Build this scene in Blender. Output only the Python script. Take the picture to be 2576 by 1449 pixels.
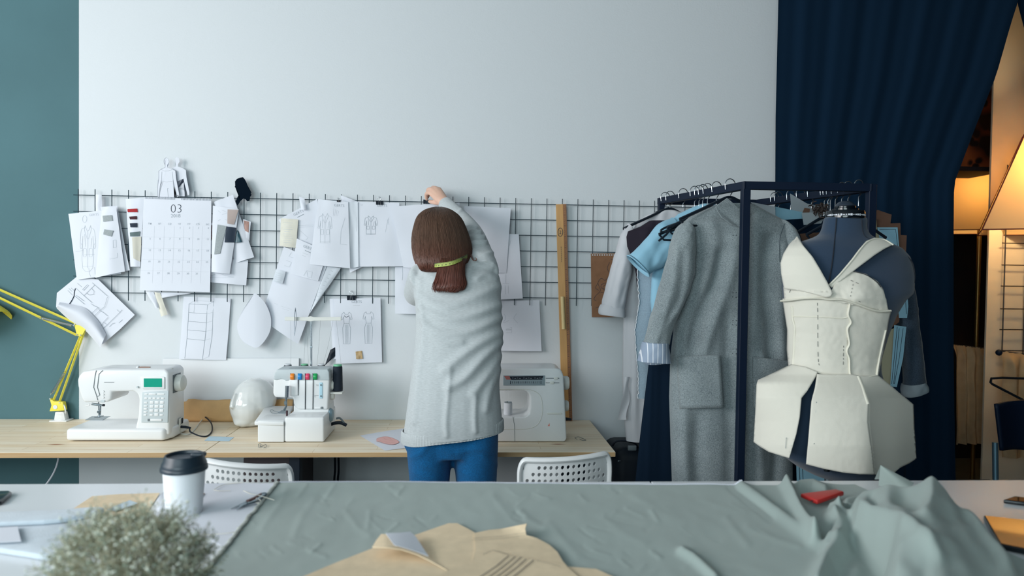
import bpy, bmesh, math, random
from mathutils import Vector, Matrix, noise as mnoise
C = bpy.context.scene
COL = C.collection
for o in list(bpy.data.objects):
    bpy.data.objects.remove(o)
V = Vector
R = math.radians
# ------------------------------------------------------------------ camera
FPX, CU, CV = 1780.0, 1288.0, 724.5
CAMZ = 1.416
psi, th, rho = 0.0611, 0.0235, 0.0142
F_ = V((math.sin(psi)*math.cos(th), math.cos(psi)*math.cos(th), -math.sin(th)))
R0 = V((math.cos(psi), -math.sin(psi), 0))
U0 = R0.cross(F_)
R_ = R0*math.cos(rho) + U0*math.sin(rho)
U_ = U0*math.cos(rho) - R0*math.sin(rho)
cam = bpy.data.cameras.new('camera')
co = bpy.data.objects.new('camera', cam)
COL.objects.link(co)
co.matrix_world = Matrix(((R_.x, U_.x, -F_.x, 0), (R_.y, U_.y, -F_.y, 0), (R_.z, U_.z, -F_.z, CAMZ), (0, 0, 0, 1)))
cam.sensor_width = 36.0
cam.lens = FPX/2576*36.0
cam.clip_start = 0.05
cam.dof.use_dof = True
cam.dof.focus_distance = 2.75
cam.dof.aperture_fstop = 3.2
C.camera = co
# ------------------------------------------------------------------ world, lights, exposure
w = bpy.data.worlds.new('world')
C.world = w
w.use_nodes = True
bg = w.node_tree.nodes['Background']
bg.inputs['Color'].default_value = (0.48, 0.82, 0.90, 1)
bg.inputs['Strength'].default_value = 0.36
C.view_settings.view_transform = 'Standard'
C.view_settings.look = 'None'
C.view_settings.gamma = 1
C.view_settings.exposure = 0.0
C.view_settings.use_curve_mapping = False

def area(name, loc, target, sx, sy, power, col):
    l = bpy.data.lights.new(name, 'AREA')
    l.shape = 'RECTANGLE'
    l.size, l.size_y = sx, sy
    l.energy = power
    l.color = col
    o = bpy.data.objects.new(name, l)
    COL.objects.link(o)
    o.location = loc
    o.rotation_euler = (V(target)-V(loc)).to_track_quat('-Z', 'Y').to_euler()
    return o
# daylight from the tall windows on the left of the camera, plus added frontal fill
area('window_and_fill_light', (-3.5, 1.35, 2.15), (0.2, 2.2, 0.9), 1.5, 1.6, 32, (1.0, 0.985, 0.985))
area('window_and_fill_light', (-3.5, -0.35, 2.2), (0.3, 1.6, 0.9), 1.7, 1.5, 104, (1.0, 0.985, 0.985))
area('window_and_fill_light', (-1.0, -2.45, 1.8), (0.4, 2.6, 1.1), 3.0, 1.8, 135, (0.80, 0.97, 1.0))  # added fill light behind the viewer, no window known there

def ray(u, v):
    return F_ + R_*((u-CU)/FPX) - U_*((v-CV)/FPX)
CAM = V((0, 0, CAMZ))
def PY(u, v, y):
    r = ray(u, v)
    return CAM + r*(y/r.y)
def PZ(u, v, z):
    r = ray(u, v)
    return CAM + r*((z-CAMZ)/r.z)
def proj(p):
    d = V(p)-CAM
    k = d.dot(F_)
    return (CU + FPX*d.dot(R_)/k, CV - FPX*d.dot(U_)/k)
WALL = 3.206           # the back wall's plane
DESK = 0.74            # desk top height
CUT = 0.921            # cutting table height
# ------------------------------------------------------------------ materials
def lin(c):
    return tuple((x/12.92 if x <= 0.04045 else ((x+0.055)/1.055)**2.4) for x in c)
MATS = {}
def mat(name, rgb, rough=0.6, metal=0.0, var=0.0, vscale=8.0, rgb2=None, bump=0.0, bscale=60.0, sheen=0.0, coat=0.0,
        trans=0.0, emit=None, estr=0.0, stretch=(1, 1, 1), detail=3.0, spec=0.5, kind='noise', alpha=None):
    if name in MATS:
        return MATS[name]
    m = bpy.data.materials.new(name)
    m.use_nodes = True
    nt = m.node_tree
    N, L = nt.nodes, nt.links
    b = N['Principled BSDF']
    c = lin(rgb)
    b.inputs['Base Color'].default_value = (*c, 1)
    b.inputs['Roughness'].default_value = rough
    b.inputs['Metallic'].default_value = metal
    b.inputs['Specular IOR Level'].default_value = spec
    if sheen:
        b.inputs['Sheen Weight'].default_value = sheen
        b.inputs['Sheen Roughness'].default_value = 0.6
    if coat:
        b.inputs['Coat Weight'].default_value = coat
        b.inputs['Coat Roughness'].default_value = 0.06
    if emit:
        b.inputs['Emission Color'].default_value = (*lin(emit), 1)
        b.inputs['Emission Strength'].default_value = estr
    tc = mp = None
    if var or bump or rgb2:
        tc = N.new('ShaderNodeTexCoord')
        mp = N.new('ShaderNodeMapping')
        mp.inputs['Scale'].default_value = stretch
        L.new(tc.outputs['Object'], mp.inputs['Vector'])
    if var or rgb2:
        n = N.new('ShaderNodeTexNoise')
        n.inputs['Scale'].default_value = vscale
        n.inputs['Detail'].default_value = detail
        L.new(mp.outputs['Vector'], n.inputs['Vector'])
        mx = N.new('ShaderNodeMix')
        mx.data_type = 'RGBA'
        ca = tuple(max(0, x*(1-var)) for x in c)
        cb = lin(rgb2) if rgb2 else tuple(min(1, x*(1+var)) for x in c)
        mx.inputs['A'].default_value = (*ca, 1)
        mx.inputs['B'].default_value = (*cb, 1)
        rp = N.new('ShaderNodeMapRange')
        rp.inputs['From Min'].default_value = 0.3
        rp.inputs['From Max'].default_value = 0.7
        L.new(n.outputs['Fac'], rp.inputs['Value'])
        L.new(rp.outputs['Result'], mx.inputs['Factor'])
        L.new(mx.outputs['Result'], b.inputs['Base Color'])
    if bump:
        n2 = N.new('ShaderNodeTexNoise')
        n2.inputs['Scale'].default_value = bscale
        n2.inputs['Detail'].default_value = 3
        L.new(mp.outputs['Vector'], n2.inputs['Vector'])
        bp = N.new('ShaderNodeBump')
        bp.inputs['Strength'].default_value = bump
        bp.inputs['Distance'].default_value = 0.004
        L.new(n2.outputs['Fac'], bp.inputs['Height'])
        L.new(bp.outputs['Normal'], b.inputs['Normal'])
    if trans:
        t = N.new('ShaderNodeBsdfTranslucent')
        t.inputs['Color'].default_value = (*c, 1)
        ms = N.new('ShaderNodeMixShader')
        ms.inputs['Fac'].default_value = trans
        L.new(b.outputs['BSDF'], ms.inputs[1])
        L.new(t.outputs['BSDF'], ms.inputs[2])
        L.new(ms.outputs['Shader'], N['Material Output'].inputs['Surface'])
    MATS[name] = m
    return m

M = {}
def defmat(key, *a, **k):
    M[key] = mat(key, *a, **k)
defmat('wall_white', (0.83, 0.85, 0.865), rough=0.85, bump=0.12, bscale=140, spec=0.2)
defmat('wall_grey', (0.305, 0.435, 0.46), rough=0.8, bump=0.1, bscale=120, var=0.05, vscale=3, spec=0.25)
defmat('paper', (0.885, 0.90, 0.935), rough=0.75, trans=0.10, spec=0.2)
defmat('paper_grey', (0.84, 0.865, 0.895), rough=0.75, trans=0.10, spec=0.2)
defmat('paper_cream', (0.86, 0.85, 0.80), rough=0.8, var=0.06, vscale=30, spec=0.2)
defmat('ink', (0.56, 0.60, 0.64), rough=0.8)
defmat('ink_light', (0.73, 0.76, 0.79), rough=0.8)
defmat('ink_dark', (0.12, 0.17, 0.24), rough=0.7)
defmat('ink_faint', (0.78, 0.80, 0.83), rough=0.8)
defmat('black', (0.045, 0.095, 0.15), rough=0.55, spec=0.35)
defmat('black_gloss', (0.03, 0.06, 0.09), rough=0.12)
defmat('black_metal', (0.03, 0.095, 0.18), rough=0.55, spec=0.25)
defmat('wire', (0.13, 0.22, 0.26), rough=0.45, spec=0.4)
defmat('chrome', (0.80, 0.83, 0.86), rough=0.18, metal=1.0)
defmat('steel', (0.55, 0.60, 0.63), rough=0.3, metal=1.0)
defmat('white_plastic', (0.885, 0.895, 0.90), rough=0.35, coat=0.25, spec=0.4)
defmat('cream_plastic', (0.845, 0.85, 0.83), rough=0.4, spec=0.4)
defmat('grey_plastic', (0.735, 0.775, 0.79), rough=0.45, spec=0.4)
defmat('gloss_white', (0.88, 0.89, 0.885), rough=0.10, coat=0.5)
defmat('yellow', (0.91, 0.86, 0.33), rough=0.4, spec=0.4)
defmat('kraft', (0.88, 0.80, 0.68), rough=0.8, var=0.06, vscale=40, bump=0.08, bscale=200, spec=0.2)
defmat('kraft_dark', (0.55, 0.40, 0.30), rough=0.85, var=0.08, vscale=30, spec=0.2)
defmat('muslin', (0.855, 0.84, 0.795), rough=0.9, bump=0.10, bscale=420, sheen=0.15, spec=0.15)
defmat('muslin_edge', (0.88, 0.865, 0.81), rough=0.9, spec=0.15)
defmat('form_cloth', (0.15, 0.225, 0.31), rough=0.85, bump=0.1, bscale=300, sheen=0.2, spec=0.2)
defmat('thread_dark', (0.07, 0.12, 0.18), rough=0.8, bump=0.5, bscale=300, stretch=(0.1, 0.1, 2))
def emis(name, rgb, s):
    m = mat(name, rgb, emit=rgb, estr=s)
    return m
# pine boards: lengthwise staves with grain and a few knots
def pine(name, end=False):
    m = bpy.data.materials.new(name)
    m.use_nodes = True
    N, L = m.node_tree.nodes, m.node_tree.links
    b = N['Principled BSDF']
    b.inputs['Roughness'].default_value = 0.5
    b.inputs['Specular IOR Level'].default_value = 0.35
    tc = N.new('ShaderNodeTexCoord')
    br = N.new('ShaderNodeTexBrick')
    br.inputs['Scale'].default_value = 1.0
    br.inputs['Brick Width'].default_value = 0.62
    br.inputs['Row Height'].default_value = 0.042
    br.inputs['Mortar Size'].default_value = 0.0006
    br.inputs['Color1'].default_value = (*lin((0.94, 0.895, 0.81)), 1)
    br.inputs['Color2'].default_value = (*lin((0.91, 0.84, 0.725)), 1)
    br.inputs['Mortar'].default_value = (*lin((0.74, 0.62, 0.46)), 1)
    br.offset = 0.37
    L.new(tc.outputs['Object'], br.inputs['Vector'])
    mp = N.new('ShaderNodeMapping')
    mp.inputs['Scale'].default_value = (1.2, 26, 26)
    L.new(tc.outputs['Object'], mp.inputs['Vector'])
    n = N.new('ShaderNodeTexNoise')
    n.inputs['Scale'].default_value = 3.0
    n.inputs['Detail'].default_value = 5
    L.new(mp.outputs['Vector'], n.inputs['Vector'])
    cr = N.new('ShaderNodeValToRGB')
    cr.color_ramp.elements[0].position = 0.30
    cr.color_ramp.elements[0].color = (*lin((0.87, 0.76, 0.61)), 1)
    cr.color_ramp.elements[1].position = 0.52
    cr.color_ramp.elements[1].color = (1, 1, 1, 1)
    L.new(n.outputs['Fac'], cr.inputs['Fac'])
    mx = N.new('ShaderNodeMix')
    mx.data_type = 'RGBA'
    mx.blend_type = 'MULTIPLY'
    mx.inputs['Factor'].default_value = 0.4
    L.new(br.outputs['Color'], mx.inputs['A'])
    L.new(cr.outputs['Color'], mx.inputs['B'])
    vo = N.new('ShaderNodeTexVoronoi')
    mp2 = N.new('ShaderNodeMapping')
    mp2.inputs['Scale'].default_value = (2.2, 6.5, 6.5)
    L.new(tc.outputs['Object'], mp2.inputs['Vector'])
    L.new(mp2.outputs['Vector'], vo.inputs['Vector'])
    vo.inputs['Scale'].default_value = 1.0
    cr2 = N.new('ShaderNodeValToRGB')
    cr2.color_ramp.elements[0].position = 0.03
    cr2.color_ramp.elements[0].color = (1, 1, 1, 1)
    cr2.color_ramp.elements[1].position = 0.085
    cr2.color_ramp.elements[1].color = (0, 0, 0, 1)
    L.new(vo.outputs['Distance'], cr2.inputs['Fac'])
    mx2 = N.new('ShaderNodeMix')
    mx2.data_type = 'RGBA'
    L.new(cr2.outputs['Color'], mx2.inputs['Factor'])
    L.new(mx.outputs['Result'], mx2.inputs['A'])
    mx2.inputs['B'].default_value = (*lin((0.62, 0.40, 0.27)), 1)
    L.new(mx2.outputs['Result'], b.inputs['Base Color'])
    return m
M['pine'] = pine('pine')
# ------------------------------------------------------------------ mesh building
class MB:
    def __init__(s):
        s.v, s.f, s.m = [], [], []
    def add(s, vs, fs, m=0):
        k = len(s.v)
        s.v += [tuple(x) for x in vs]
        s.f += [tuple(i+k for i in f) for f in fs]
        s.m += [m]*len(fs)
        return s
    def bm(s, bm, m=0, mtx=None):
        bm.verts.ensure_lookup_table()
        bm.verts.index_update()
        s.add([(mtx @ x.co if mtx else x.co) for x in bm.verts], [[x.index for x in f.verts] for f in bm.faces], m)
        bm.free()
        return s
    def box(s, c, size, m=0, bev=0.0, seg=2, mtx=None):
        b = bmesh.new()
        bmesh.ops.create_cube(b, size=1.0)
        for x in b.verts:
            x.co = V((x.co.x*size[0], x.co.y*size[1], x.co.z*size[2]))
        if bev:
            bmesh.ops.bevel(b, geom=b.edges[:], offset=bev, segments=seg, affect='EDGES', profile=0.5)
        T = Matrix.Translation(c)
        return s.bm(b, m, (mtx @ T) if mtx else T)
    def box2(s, a, b, **k):
        return s.box([(p+q)/2 for p, q in zip(a, b)], [abs(q-p) for p, q in zip(a, b)], **k)
    def prism(s, poly, d, m=0, bev=0.0, seg=2, mtx=None):
        """polygon of 3-D points swept along the vector d"""
        b = bmesh.new()
        vs = [b.verts.new(p) for p in poly]
        f = b.faces.new(vs)
        r = bmesh.ops.extrude_face_region(b, geom=[f])
        bmesh.ops.translate(b, vec=V(d), verts=[x for x in r['geom'] if isinstance(x, bmesh.types.BMVert)])
        bmesh.ops.recalc_face_normals(b, faces=b.faces[:])
        if bev:
            bmesh.ops.bevel(b, geom=b.edges[:], offset=bev, segments=seg, affect='EDGES', profile=0.5)
        bmesh.ops.triangulate(b, faces=[f for f in b.faces if len(f.verts) > 4])
        return s.bm(b, m, mtx)
    def tube(s, pts, r, n=8, m=0, closed=False, caps=True, flat=None):
        pts = [V(p) for p in pts]
        k = len(pts)
        rs = r if isinstance(r, (list, tuple)) else [r]*k
        vs, fs = [], []
        prev = None
        for i, p in enumerate(pts):
            if closed:
                t = pts[(i+1) % k]-pts[i-1]
            else:
                t = pts[min(i+1, k-1)]-pts[max(i-1, 0)]
            t = t.normalized() if t.length > 1e-9 else V((0, 0, 1))
            if prev is None:
                a = V((0, 0, 1)) if abs(t.z) < 0.9 else V((1, 0, 0))
                x = t.cross(a).normalized()
            else:
                x = prev - t*prev.dot(t)
                x = x.normalized() if x.length > 1e-6 else t.orthogonal().normalized()
            prev = x
            y = t.cross(x)
            ri = rs[i]
            if not isinstance(ri, (list, tuple)):
                ri = (ri, ri)
            for j in range(n):
                a = 2*math.pi*j/n
                vs.append(p + x*(ri[0]*math.cos(a)) + y*(ri[1]*math.sin(a)))
        for i in range(k if closed else k-1):
            for j in range(n):
                a, b2 = i*n+j, i*n+(j+1) % n
                c, d = ((i+1) % k)*n+(j+1) % n, ((i+1) % k)*n+j
                fs.append((a, b2, c, d))
        if caps and not closed:
            fs.append(tuple(range(n))[::-1])
            fs.append(tuple((k-1)*n+j for j in range(n)))
        return s.add(vs, fs, m)
    def lathe(s, prof, c=(0, 0, 0), n=24, m=0, mtx=None, sx=1.0, sy=1.0):
        vs, fs = [], []
        for r, z in prof:
            for j in range(n):
                a = 2*math.pi*j/n
                p = V((r*sx*math.cos(a), r*sy*math.sin(a), z))
                p = (mtx @ p) if mtx else p
                vs.append(p+V(c))
        for i in range(len(prof)-1):
            for j in range(n):
                fs.append((i*n+j, i*n+(j+1) % n, (i+1)*n+(j+1) % n, (i+1)*n+j))
        if prof[0][0] > 1e-6:
            fs.append(tuple(range(n))[::-1])
        if prof[-1][0] > 1e-6:
            fs.append(tuple((len(prof)-1)*n+j for j in range(n)))
        return s.add(vs, fs, m)
    def loft(s, rings, m=0, cap0=True, cap1=True):
        n = len(rings[0])
        vs = [p for r in rings for p in r]
        fs = []
        for i in range(len(rings)-1):
            for j in range(n):
                fs.append((i*n+j, i*n+(j+1) % n, (i+1)*n+(j+1) % n, (i+1)*n+j))
        if cap0:
            fs.append(tuple(range(n))[::-1])
        if cap1:
            fs.append(tuple((len(rings)-1)*n+j for j in range(n)))
        return s.add(vs, fs, m)
    def grid(s, nx, ny, fn, m=0):
        vs = [fn(i/nx, j/ny) for j in range(ny+1) for i in range(nx+1)]
        w_ = nx+1
        fs = [(j*w_+i, j*w_+i+1, (j+1)*w_+i+1, (j+1)*w_+i) for j in range(ny) for i in range(nx)]
        return s.add(vs, fs, m)
    def ell(s, c, r, m=0, n=20, k=12, mtx=None):
        vs, fs = [], []
        for i in range(k+1):
            t = math.pi*i/k
            for j in range(n):
                a = 2*math.pi*j/n
                p = V((r[0]*math.sin(t)*math.cos(a), r[1]*math.sin(t)*math.sin(a), r[2]*math.cos(t)))
                if mtx:
                    p = mtx @ p
                vs.append(p+V(c))
        for i in range(k):
            for j in range(n):
                fs.append((i*n+j, (i+1)*n+j, (i+1)*n+(j+1) % n, i*n+(j+1) % n))
        return s.add(vs, fs, m)
    def build(s, name, mats, parent=None, smooth=40, clean=False):
        me = bpy.data.meshes.new(name)
        me.from_pydata(s.v, [], s.f)
        if not isinstance(mats, (list, tuple)):
            mats = [mats]
        for x in mats:
            me.materials.append(M[x] if isinstance(x, str) else x)
        if len(mats) > 1:
            me.polygons.foreach_set('material_index', s.m)
        if clean:
            b = bmesh.new()
            b.from_mesh(me)
            bmesh.ops.remove_doubles(b, verts=b.verts[:], dist=1e-6)
            bmesh.ops.recalc_face_normals(b, faces=b.faces[:])
            b.to_mesh(me)
            b.free()
        if smooth:
            me.polygons.foreach_set('use_smooth', [True]*len(me.polygons))
            me.set_sharp_from_angle(angle=R(smooth))
        me.update()
        o = bpy.data.objects.new(name, me)
        COL.objects.link(o)
        if parent is not None:
            attach(o, parent)
        return o

def attach(o, parent):
    """part geometry is written in world coordinates: keep it there"""
    o.parent = parent
    o.matrix_parent_inverse = parent_world(parent).inverted()
def parent_world(p):
    if p.parent:
        return parent_world(p.parent) @ p.matrix_parent_inverse @ p.matrix_basis
    return p.matrix_basis.copy()
def tag(o, label=None, cat=None, group=None, kind=None):
    if label: o['label'] = label
    if cat: o['category'] = cat
    if group: o['group'] = group
    if kind: o['kind'] = kind
    return o
def thing(name, label, cat, loc=(0, 0, 0), group=None):
    o = bpy.data.objects.new(name, None)
    COL.objects.link(o)
    o.location = loc
    o.empty_display_size = 0.05
    return tag(o, label, cat, group)
def copy_tree(o, parent=None):
    c = o.copy()
    COL.objects.link(c)
    if parent is not None:
        c.parent = parent
    for ch in list(o.children):
        copy_tree(ch, c)
    return c
def lerp(a, b, t):
    return a+(b-a)*t
def interp(rows, x):
    """rows: sorted tuples (x, ...) -> linear interpolation of the other columns"""
    if x <= rows[0][0]:
        return rows[0][1:]
    for a, b in zip(rows, rows[1:]):
        if x <= b[0]:
            t = (x-a[0])/(b[0]-a[0])
            t2 = t
            return tuple(lerp(p, q, t2) for p, q in zip(a[1:], b[1:]))
    return rows[-1][1:]
def smoothpath(pts, k=6):
    """Catmull-Rom through the points"""
    pts = [V(p) for p in pts]
    out = []
    n = len(pts)
    for i in range(n-1):
        p0, p1, p2, p3 = pts[max(i-1, 0)], pts[i], pts[i+1], pts[min(i+2, n-1)]
        for j in range(k):
            t = j/k
            out.append(0.5*((2*p1)+(p2-p0)*t+(2*p0-5*p1+4*p2-p3)*t*t+(3*p1-p0-3*p2+p3)*t**3))
    out.append(pts[-1])
    return out
def sp2(pts, k=5):
    return [(p.x, p.y) for p in smoothpath([V((a, b, 0)) for a, b in pts], k)]
_TXT = {}
def text_geo(s, thin=0.0):
    if (s, thin) in _TXT:
        return _TXT[(s, thin)]
    cu = bpy.data.curves.new('lettering', 'FONT')
    cu.body = s
    cu.offset = -thin
    cu.resolution_u = 3
    cu.align_x = 'CENTER'
    o = bpy.data.objects.new('lettering', cu)
    COL.objects.link(o)
    dg = bpy.context.evaluated_depsgraph_get()
    me = o.evaluated_get(dg).to_mesh()
    vs = [tuple(x.co) for x in me.vertices]
    fs = [tuple(p.vertices) for p in me.polygons]
    o.evaluated_get(dg).to_mesh_clear()
    bpy.data.objects.remove(o)
    bpy.data.curves.remove(cu)
    _TXT[(s, thin)] = (vs, fs)
    return vs, fs
def ribbon(mb, pts, w_, nrm, m=0):
    pts = [V(p) for p in pts]
    nrm = V(nrm).normalized()
    vs, fs = [], []
    k = len(pts)
    for i, p in enumerate(pts):
        t = pts[min(i+1, k-1)]-pts[max(i-1, 0)]
        sd = t.cross(nrm)
        sd = sd.normalized()*w_/2 if sd.length > 1e-9 else V((w_/2, 0, 0))
        vs += [p-sd, p+sd]
    for i in range(k-1):
        fs.append((2*i, 2*i+1, 2*i+3, 2*i+2))
    mb.add(vs, fs, m)
def remesh(mb, voxel, smooth_it=6, fac=0.5):
    """one continuous surface out of overlapping closed shapes"""
    me = bpy.data.meshes.new('tmp')
    me.from_pydata(mb.v, [], mb.f)
    o = bpy.data.objects.new('tmp', me)
    COL.objects.link(o)
    b = bmesh.new()
    b.from_mesh(me)
    bmesh.ops.recalc_face_normals(b, faces=b.faces[:])
    b.to_mesh(me)
    b.free()
    md = o.modifiers.new('r', 'REMESH')
    md.mode = 'VOXEL'
    md.voxel_size = voxel
    ms = o.modifiers.new('s', 'SMOOTH')
    ms.factor = fac
    ms.iterations = smooth_it
    dg = bpy.context.evaluated_depsgraph_get()
    e = o.evaluated_get(dg)
    m2 = e.to_mesh()
    out = MB()
    out.add([tuple(x.co) for x in m2.vertices], [tuple(p.vertices) for p in m2.polygons])
    nr = [tuple(x.normal) for x in m2.vertices]
    e.to_mesh_clear()
    bpy.data.objects.remove(o)
    bpy.data.meshes.remove(me)
    out.n = nr
    return out
def segdist(p, poly):
    best, bt = 1e9, 0
    for a, b in zip(poly, poly[1:]):
        dx, dy = b[0]-a[0], b[1]-a[1]
        l2 = dx*dx+dy*dy or 1e-9
        t = max(0, min(1, ((p[0]-a[0])*dx+(p[1]-a[1])*dy)/l2))
        d = math.hypot(p[0]-a[0]-t*dx, p[1]-a[1]-t*dy)
        if d < best:
            best = d
    return best
def folds(mb, ridges, normals=None, front=-0.05):
    """raise (or sink) cloth along fold lines: (polyline as the eye sees it, height m, half width px)"""
    bb = []
    for poly, h, wd in ridges:
        us = [p[0] for p in poly]
        vs = [p[1] for p in poly]
        bb.append((min(us)-2.5*wd, max(us)+2.5*wd, min(vs)-2.5*wd, max(vs)+2.5*wd))
    for i, p in enumerate(mb.v):
        n = V(normals[i]) if normals else V((0, -1, 0))
        if n.y > front:
            continue
        q = proj(p)
        d = 0
        for (poly, h, wd), b in zip(ridges, bb):
            if b[0] < q[0] < b[1] and b[2] < q[1] < b[3]:
                x = segdist(q, poly)/wd
                if x < 2.5:
                    d += h*math.exp(-x*x)
        if d:
            mb.v[i] = tuple(V(p)+n*d)
# ------------------------------------------------------------------ the room
XPAINT = PY(199, 600, WALL).x
XEND = PY(2015, 300, WALL).x          # the white wall stops behind the curtain
mb = MB()
mb.box2((-3.6, WALL, 0), (XPAINT, WALL+0.12, 3.0), m=1)
mb.box2((XPAINT, WALL-0.001, 0), (XEND, WALL+0.12, 3.0), m=0)
o = mb.build('wall_back', ['wall_white', 'wall_grey'], smooth=0)
tag(o, 'plastered back wall, white with a dark grey painted strip', kind='structure')
defmat('floor_grey', (0.36, 0.38, 0.38), rough=0.6, var=0.08, vscale=6, bump=0.05, bscale=40)
o = MB().box2((-3.6, -2.6, -0.05), (4.2, 5.6, 0)).build('floor', 'floor_grey', smooth=0)
tag(o, 'grey floor of the workshop', kind='structure')
# the lamp-lit room behind the curtain
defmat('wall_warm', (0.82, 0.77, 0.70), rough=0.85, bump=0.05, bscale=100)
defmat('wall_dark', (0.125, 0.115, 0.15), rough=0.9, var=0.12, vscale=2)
xp0 = PY(2482, 800, 3.62).x
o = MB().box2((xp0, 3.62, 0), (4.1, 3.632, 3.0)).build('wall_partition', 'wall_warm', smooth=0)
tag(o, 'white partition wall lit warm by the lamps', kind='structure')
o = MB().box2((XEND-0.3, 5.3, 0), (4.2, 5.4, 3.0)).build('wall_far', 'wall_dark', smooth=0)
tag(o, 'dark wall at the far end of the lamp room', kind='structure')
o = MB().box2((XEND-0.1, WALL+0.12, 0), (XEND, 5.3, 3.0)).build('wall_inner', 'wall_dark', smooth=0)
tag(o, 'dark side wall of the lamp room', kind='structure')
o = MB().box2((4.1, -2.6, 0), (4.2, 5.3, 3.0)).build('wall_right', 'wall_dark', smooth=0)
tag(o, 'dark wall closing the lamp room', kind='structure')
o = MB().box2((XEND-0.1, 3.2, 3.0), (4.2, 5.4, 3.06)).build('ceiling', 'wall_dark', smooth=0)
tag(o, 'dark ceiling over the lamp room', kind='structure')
o = MB().box2((-3.6, -2.6, 3.0), (4.2, 3.2, 3.06)).build('ceiling', mat('ceiling_grey', (0.70, 0.72, 0.73), rough=0.9), smooth=0)
o2 = MB().box2((-3.7, -2.6, 0), (-3.6, 3.2, 1.0)).build('wall_left', 'wall_white', smooth=0)
o3 = MB().box2((-3.7, -2.7, 0), (4.2, -2.6, 3.0)).build('wall_front', 'floor_grey', smooth=0)
tag(o3, 'grey wall behind the viewer', kind='structure')
tag(o2, 'low white wall under the windows', kind='structure')
tag(o, 'white ceiling over the sewing studio', kind='structure')

# ------------------------------------------------------------------ black curtains
defmat('curtain', (0.075, 0.158, 0.238), rough=0.95, spec=0.05)
YC = 3.10
def curtain(name, label, left, right, y0, npl, amp, top=-140, bot=1420, ny=50, nx=220):
    def fn(s, t):
        v = lerp(top, bot, t)
        a = interp(left, v)[0]
        b = interp(right, v)[0]
        ph = s*npl*2*math.pi
        k = min(1.0, (b-a)/ (interp(right, top)[0]-interp(left, top)[0]))
        dy = amp*(math.sin(ph)+0.35*math.sin(2.3*ph+1.0+1.5*t)+0.3*math.sin(0.43*ph+2*t))*(0.6+0.6*k)
        # slight tightening of the pleats where the cloth is tied back
        p = PY(a+(b-a)*s, v, y0+dy)
        return p
    mb = MB().grid(nx, ny, fn)
    o = mb.build(name, 'curtain', smooth=80)
    return tag(o, label, 'curtain')
left = [(-140, 1961), (0, 1958), (300, 1951), (500, 1950), (1420, 1946)]
right = [(-140, 2600), (10, 2559), (60, 2543), (190, 2506), (330, 2450), (462, 2400), (600, 2399), (900, 2399), (1213, 2404), (1420, 2408)]
curtain('curtain', 'tall black curtain behind the clothes rack, drawn aside at its edge', left, right, YC, 6, 0.004)
curtain('curtain', 'black curtain edge at the top corner above the lampshades', [(-140, 2540), (10, 2560), (78, 2578), (190, 2606), (400, 2690), (1420, 2900)],
        [(-140, 2960), (1420, 3060)], YC+0.06, 4, 0.02, nx=80, bot=640)

# ------------------------------------------------------------------ pine desks against the wall
defmat('leg_black', (0.05, 0.10, 0.15), rough=0.5, spec=0.3)
defmat('drawer_brown', (0.20, 0.155, 0.17), rough=0.6, var=0.1, vscale=6)
YF = PZ(900, 1138, DESK).y
xr = PZ(1547, 1135, DESK).x
xm = PZ(567, 1100, DESK).x
def desk(x0, x1, label, legs):
    t = thing('desk', label, 'desk', ((x0+x1)/2, (YF+WALL)/2, 0), 'pine desks along the wall')
    mb = MB().box2((x0, YF, DESK-0.019), (x1, WALL-0.004, DESK), bev=0.0015, seg=1)
    # local wood coordinates: keep origin at the board's corner
    mb.v = [(p[0]-x0, p[1]-YF, p[2]-DESK) for p in mb.v]
    o = mb.build('desktop', 'pine', smooth=0)
    o.location = (x0, YF, DESK)
    o.parent = t
    o.matrix_parent_inverse = parent_world(t).inverted()
    for lx in legs:
        for ly in (YF+0.06, WALL-0.07):
            lx = lx*(ly/(YF+0.06)) if lx > x0+0.1 and lx < x1-0.3 else lx
            MB().box2((lx-0.02, ly-0.02, 0), (lx+0.02, ly+0.02, DESK-0.019), bev=0.002, seg=1).build('leg', 'leg_black', t, smooth=0)
    return t
d1 = desk(xm-1.9, xm-0.001, 'long pine desk under the white machine and yellow lamp', (xm-1.85,))
d2 = desk(xm+0.001, xr, 'pine desk ending beside the black bag, woman standing at it', (PY(744, 1180, YF+0.06).x, PY(1462, 1180, YF+0.06).x))
# dark drawer unit under the join
ax, bx = PY(612, 1170, YF+0.1).x, PY(737, 1170, YF+0.1).x
t = thing('drawer_unit', 'dark brown drawer unit standing under the pine desks', 'drawer unit', ((ax+bx)/2, YF+0.3, 0))
MB().box2((ax, YF+0.10, 0.05), (bx, WALL-0.12, DESK-0.03), bev=0.004).build('carcass', 'drawer_brown', t, smooth=0)
for k in range(3):
    z0 = 0.08+k*0.2
    d = MB().box2((ax+0.008, YF+0.085, z0), (bx-0.008, YF+0.10, z0+0.19), bev=0.003).build('drawer', 'drawer_brown', t, smooth=0)
    MB().tube([((ax+bx)/2-0.03, YF+0.075, z0+0.15), ((ax+bx)/2+0.03, YF+0.075, z0+0.15)], 0.004).build('handle', 'leg_black', d)
MB().box2((ax+0.02, YF+0.12, 0), (bx-0.02, WALL-0.14, 0.05)).build('plinth', 'leg_black', t, smooth=0)
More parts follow.
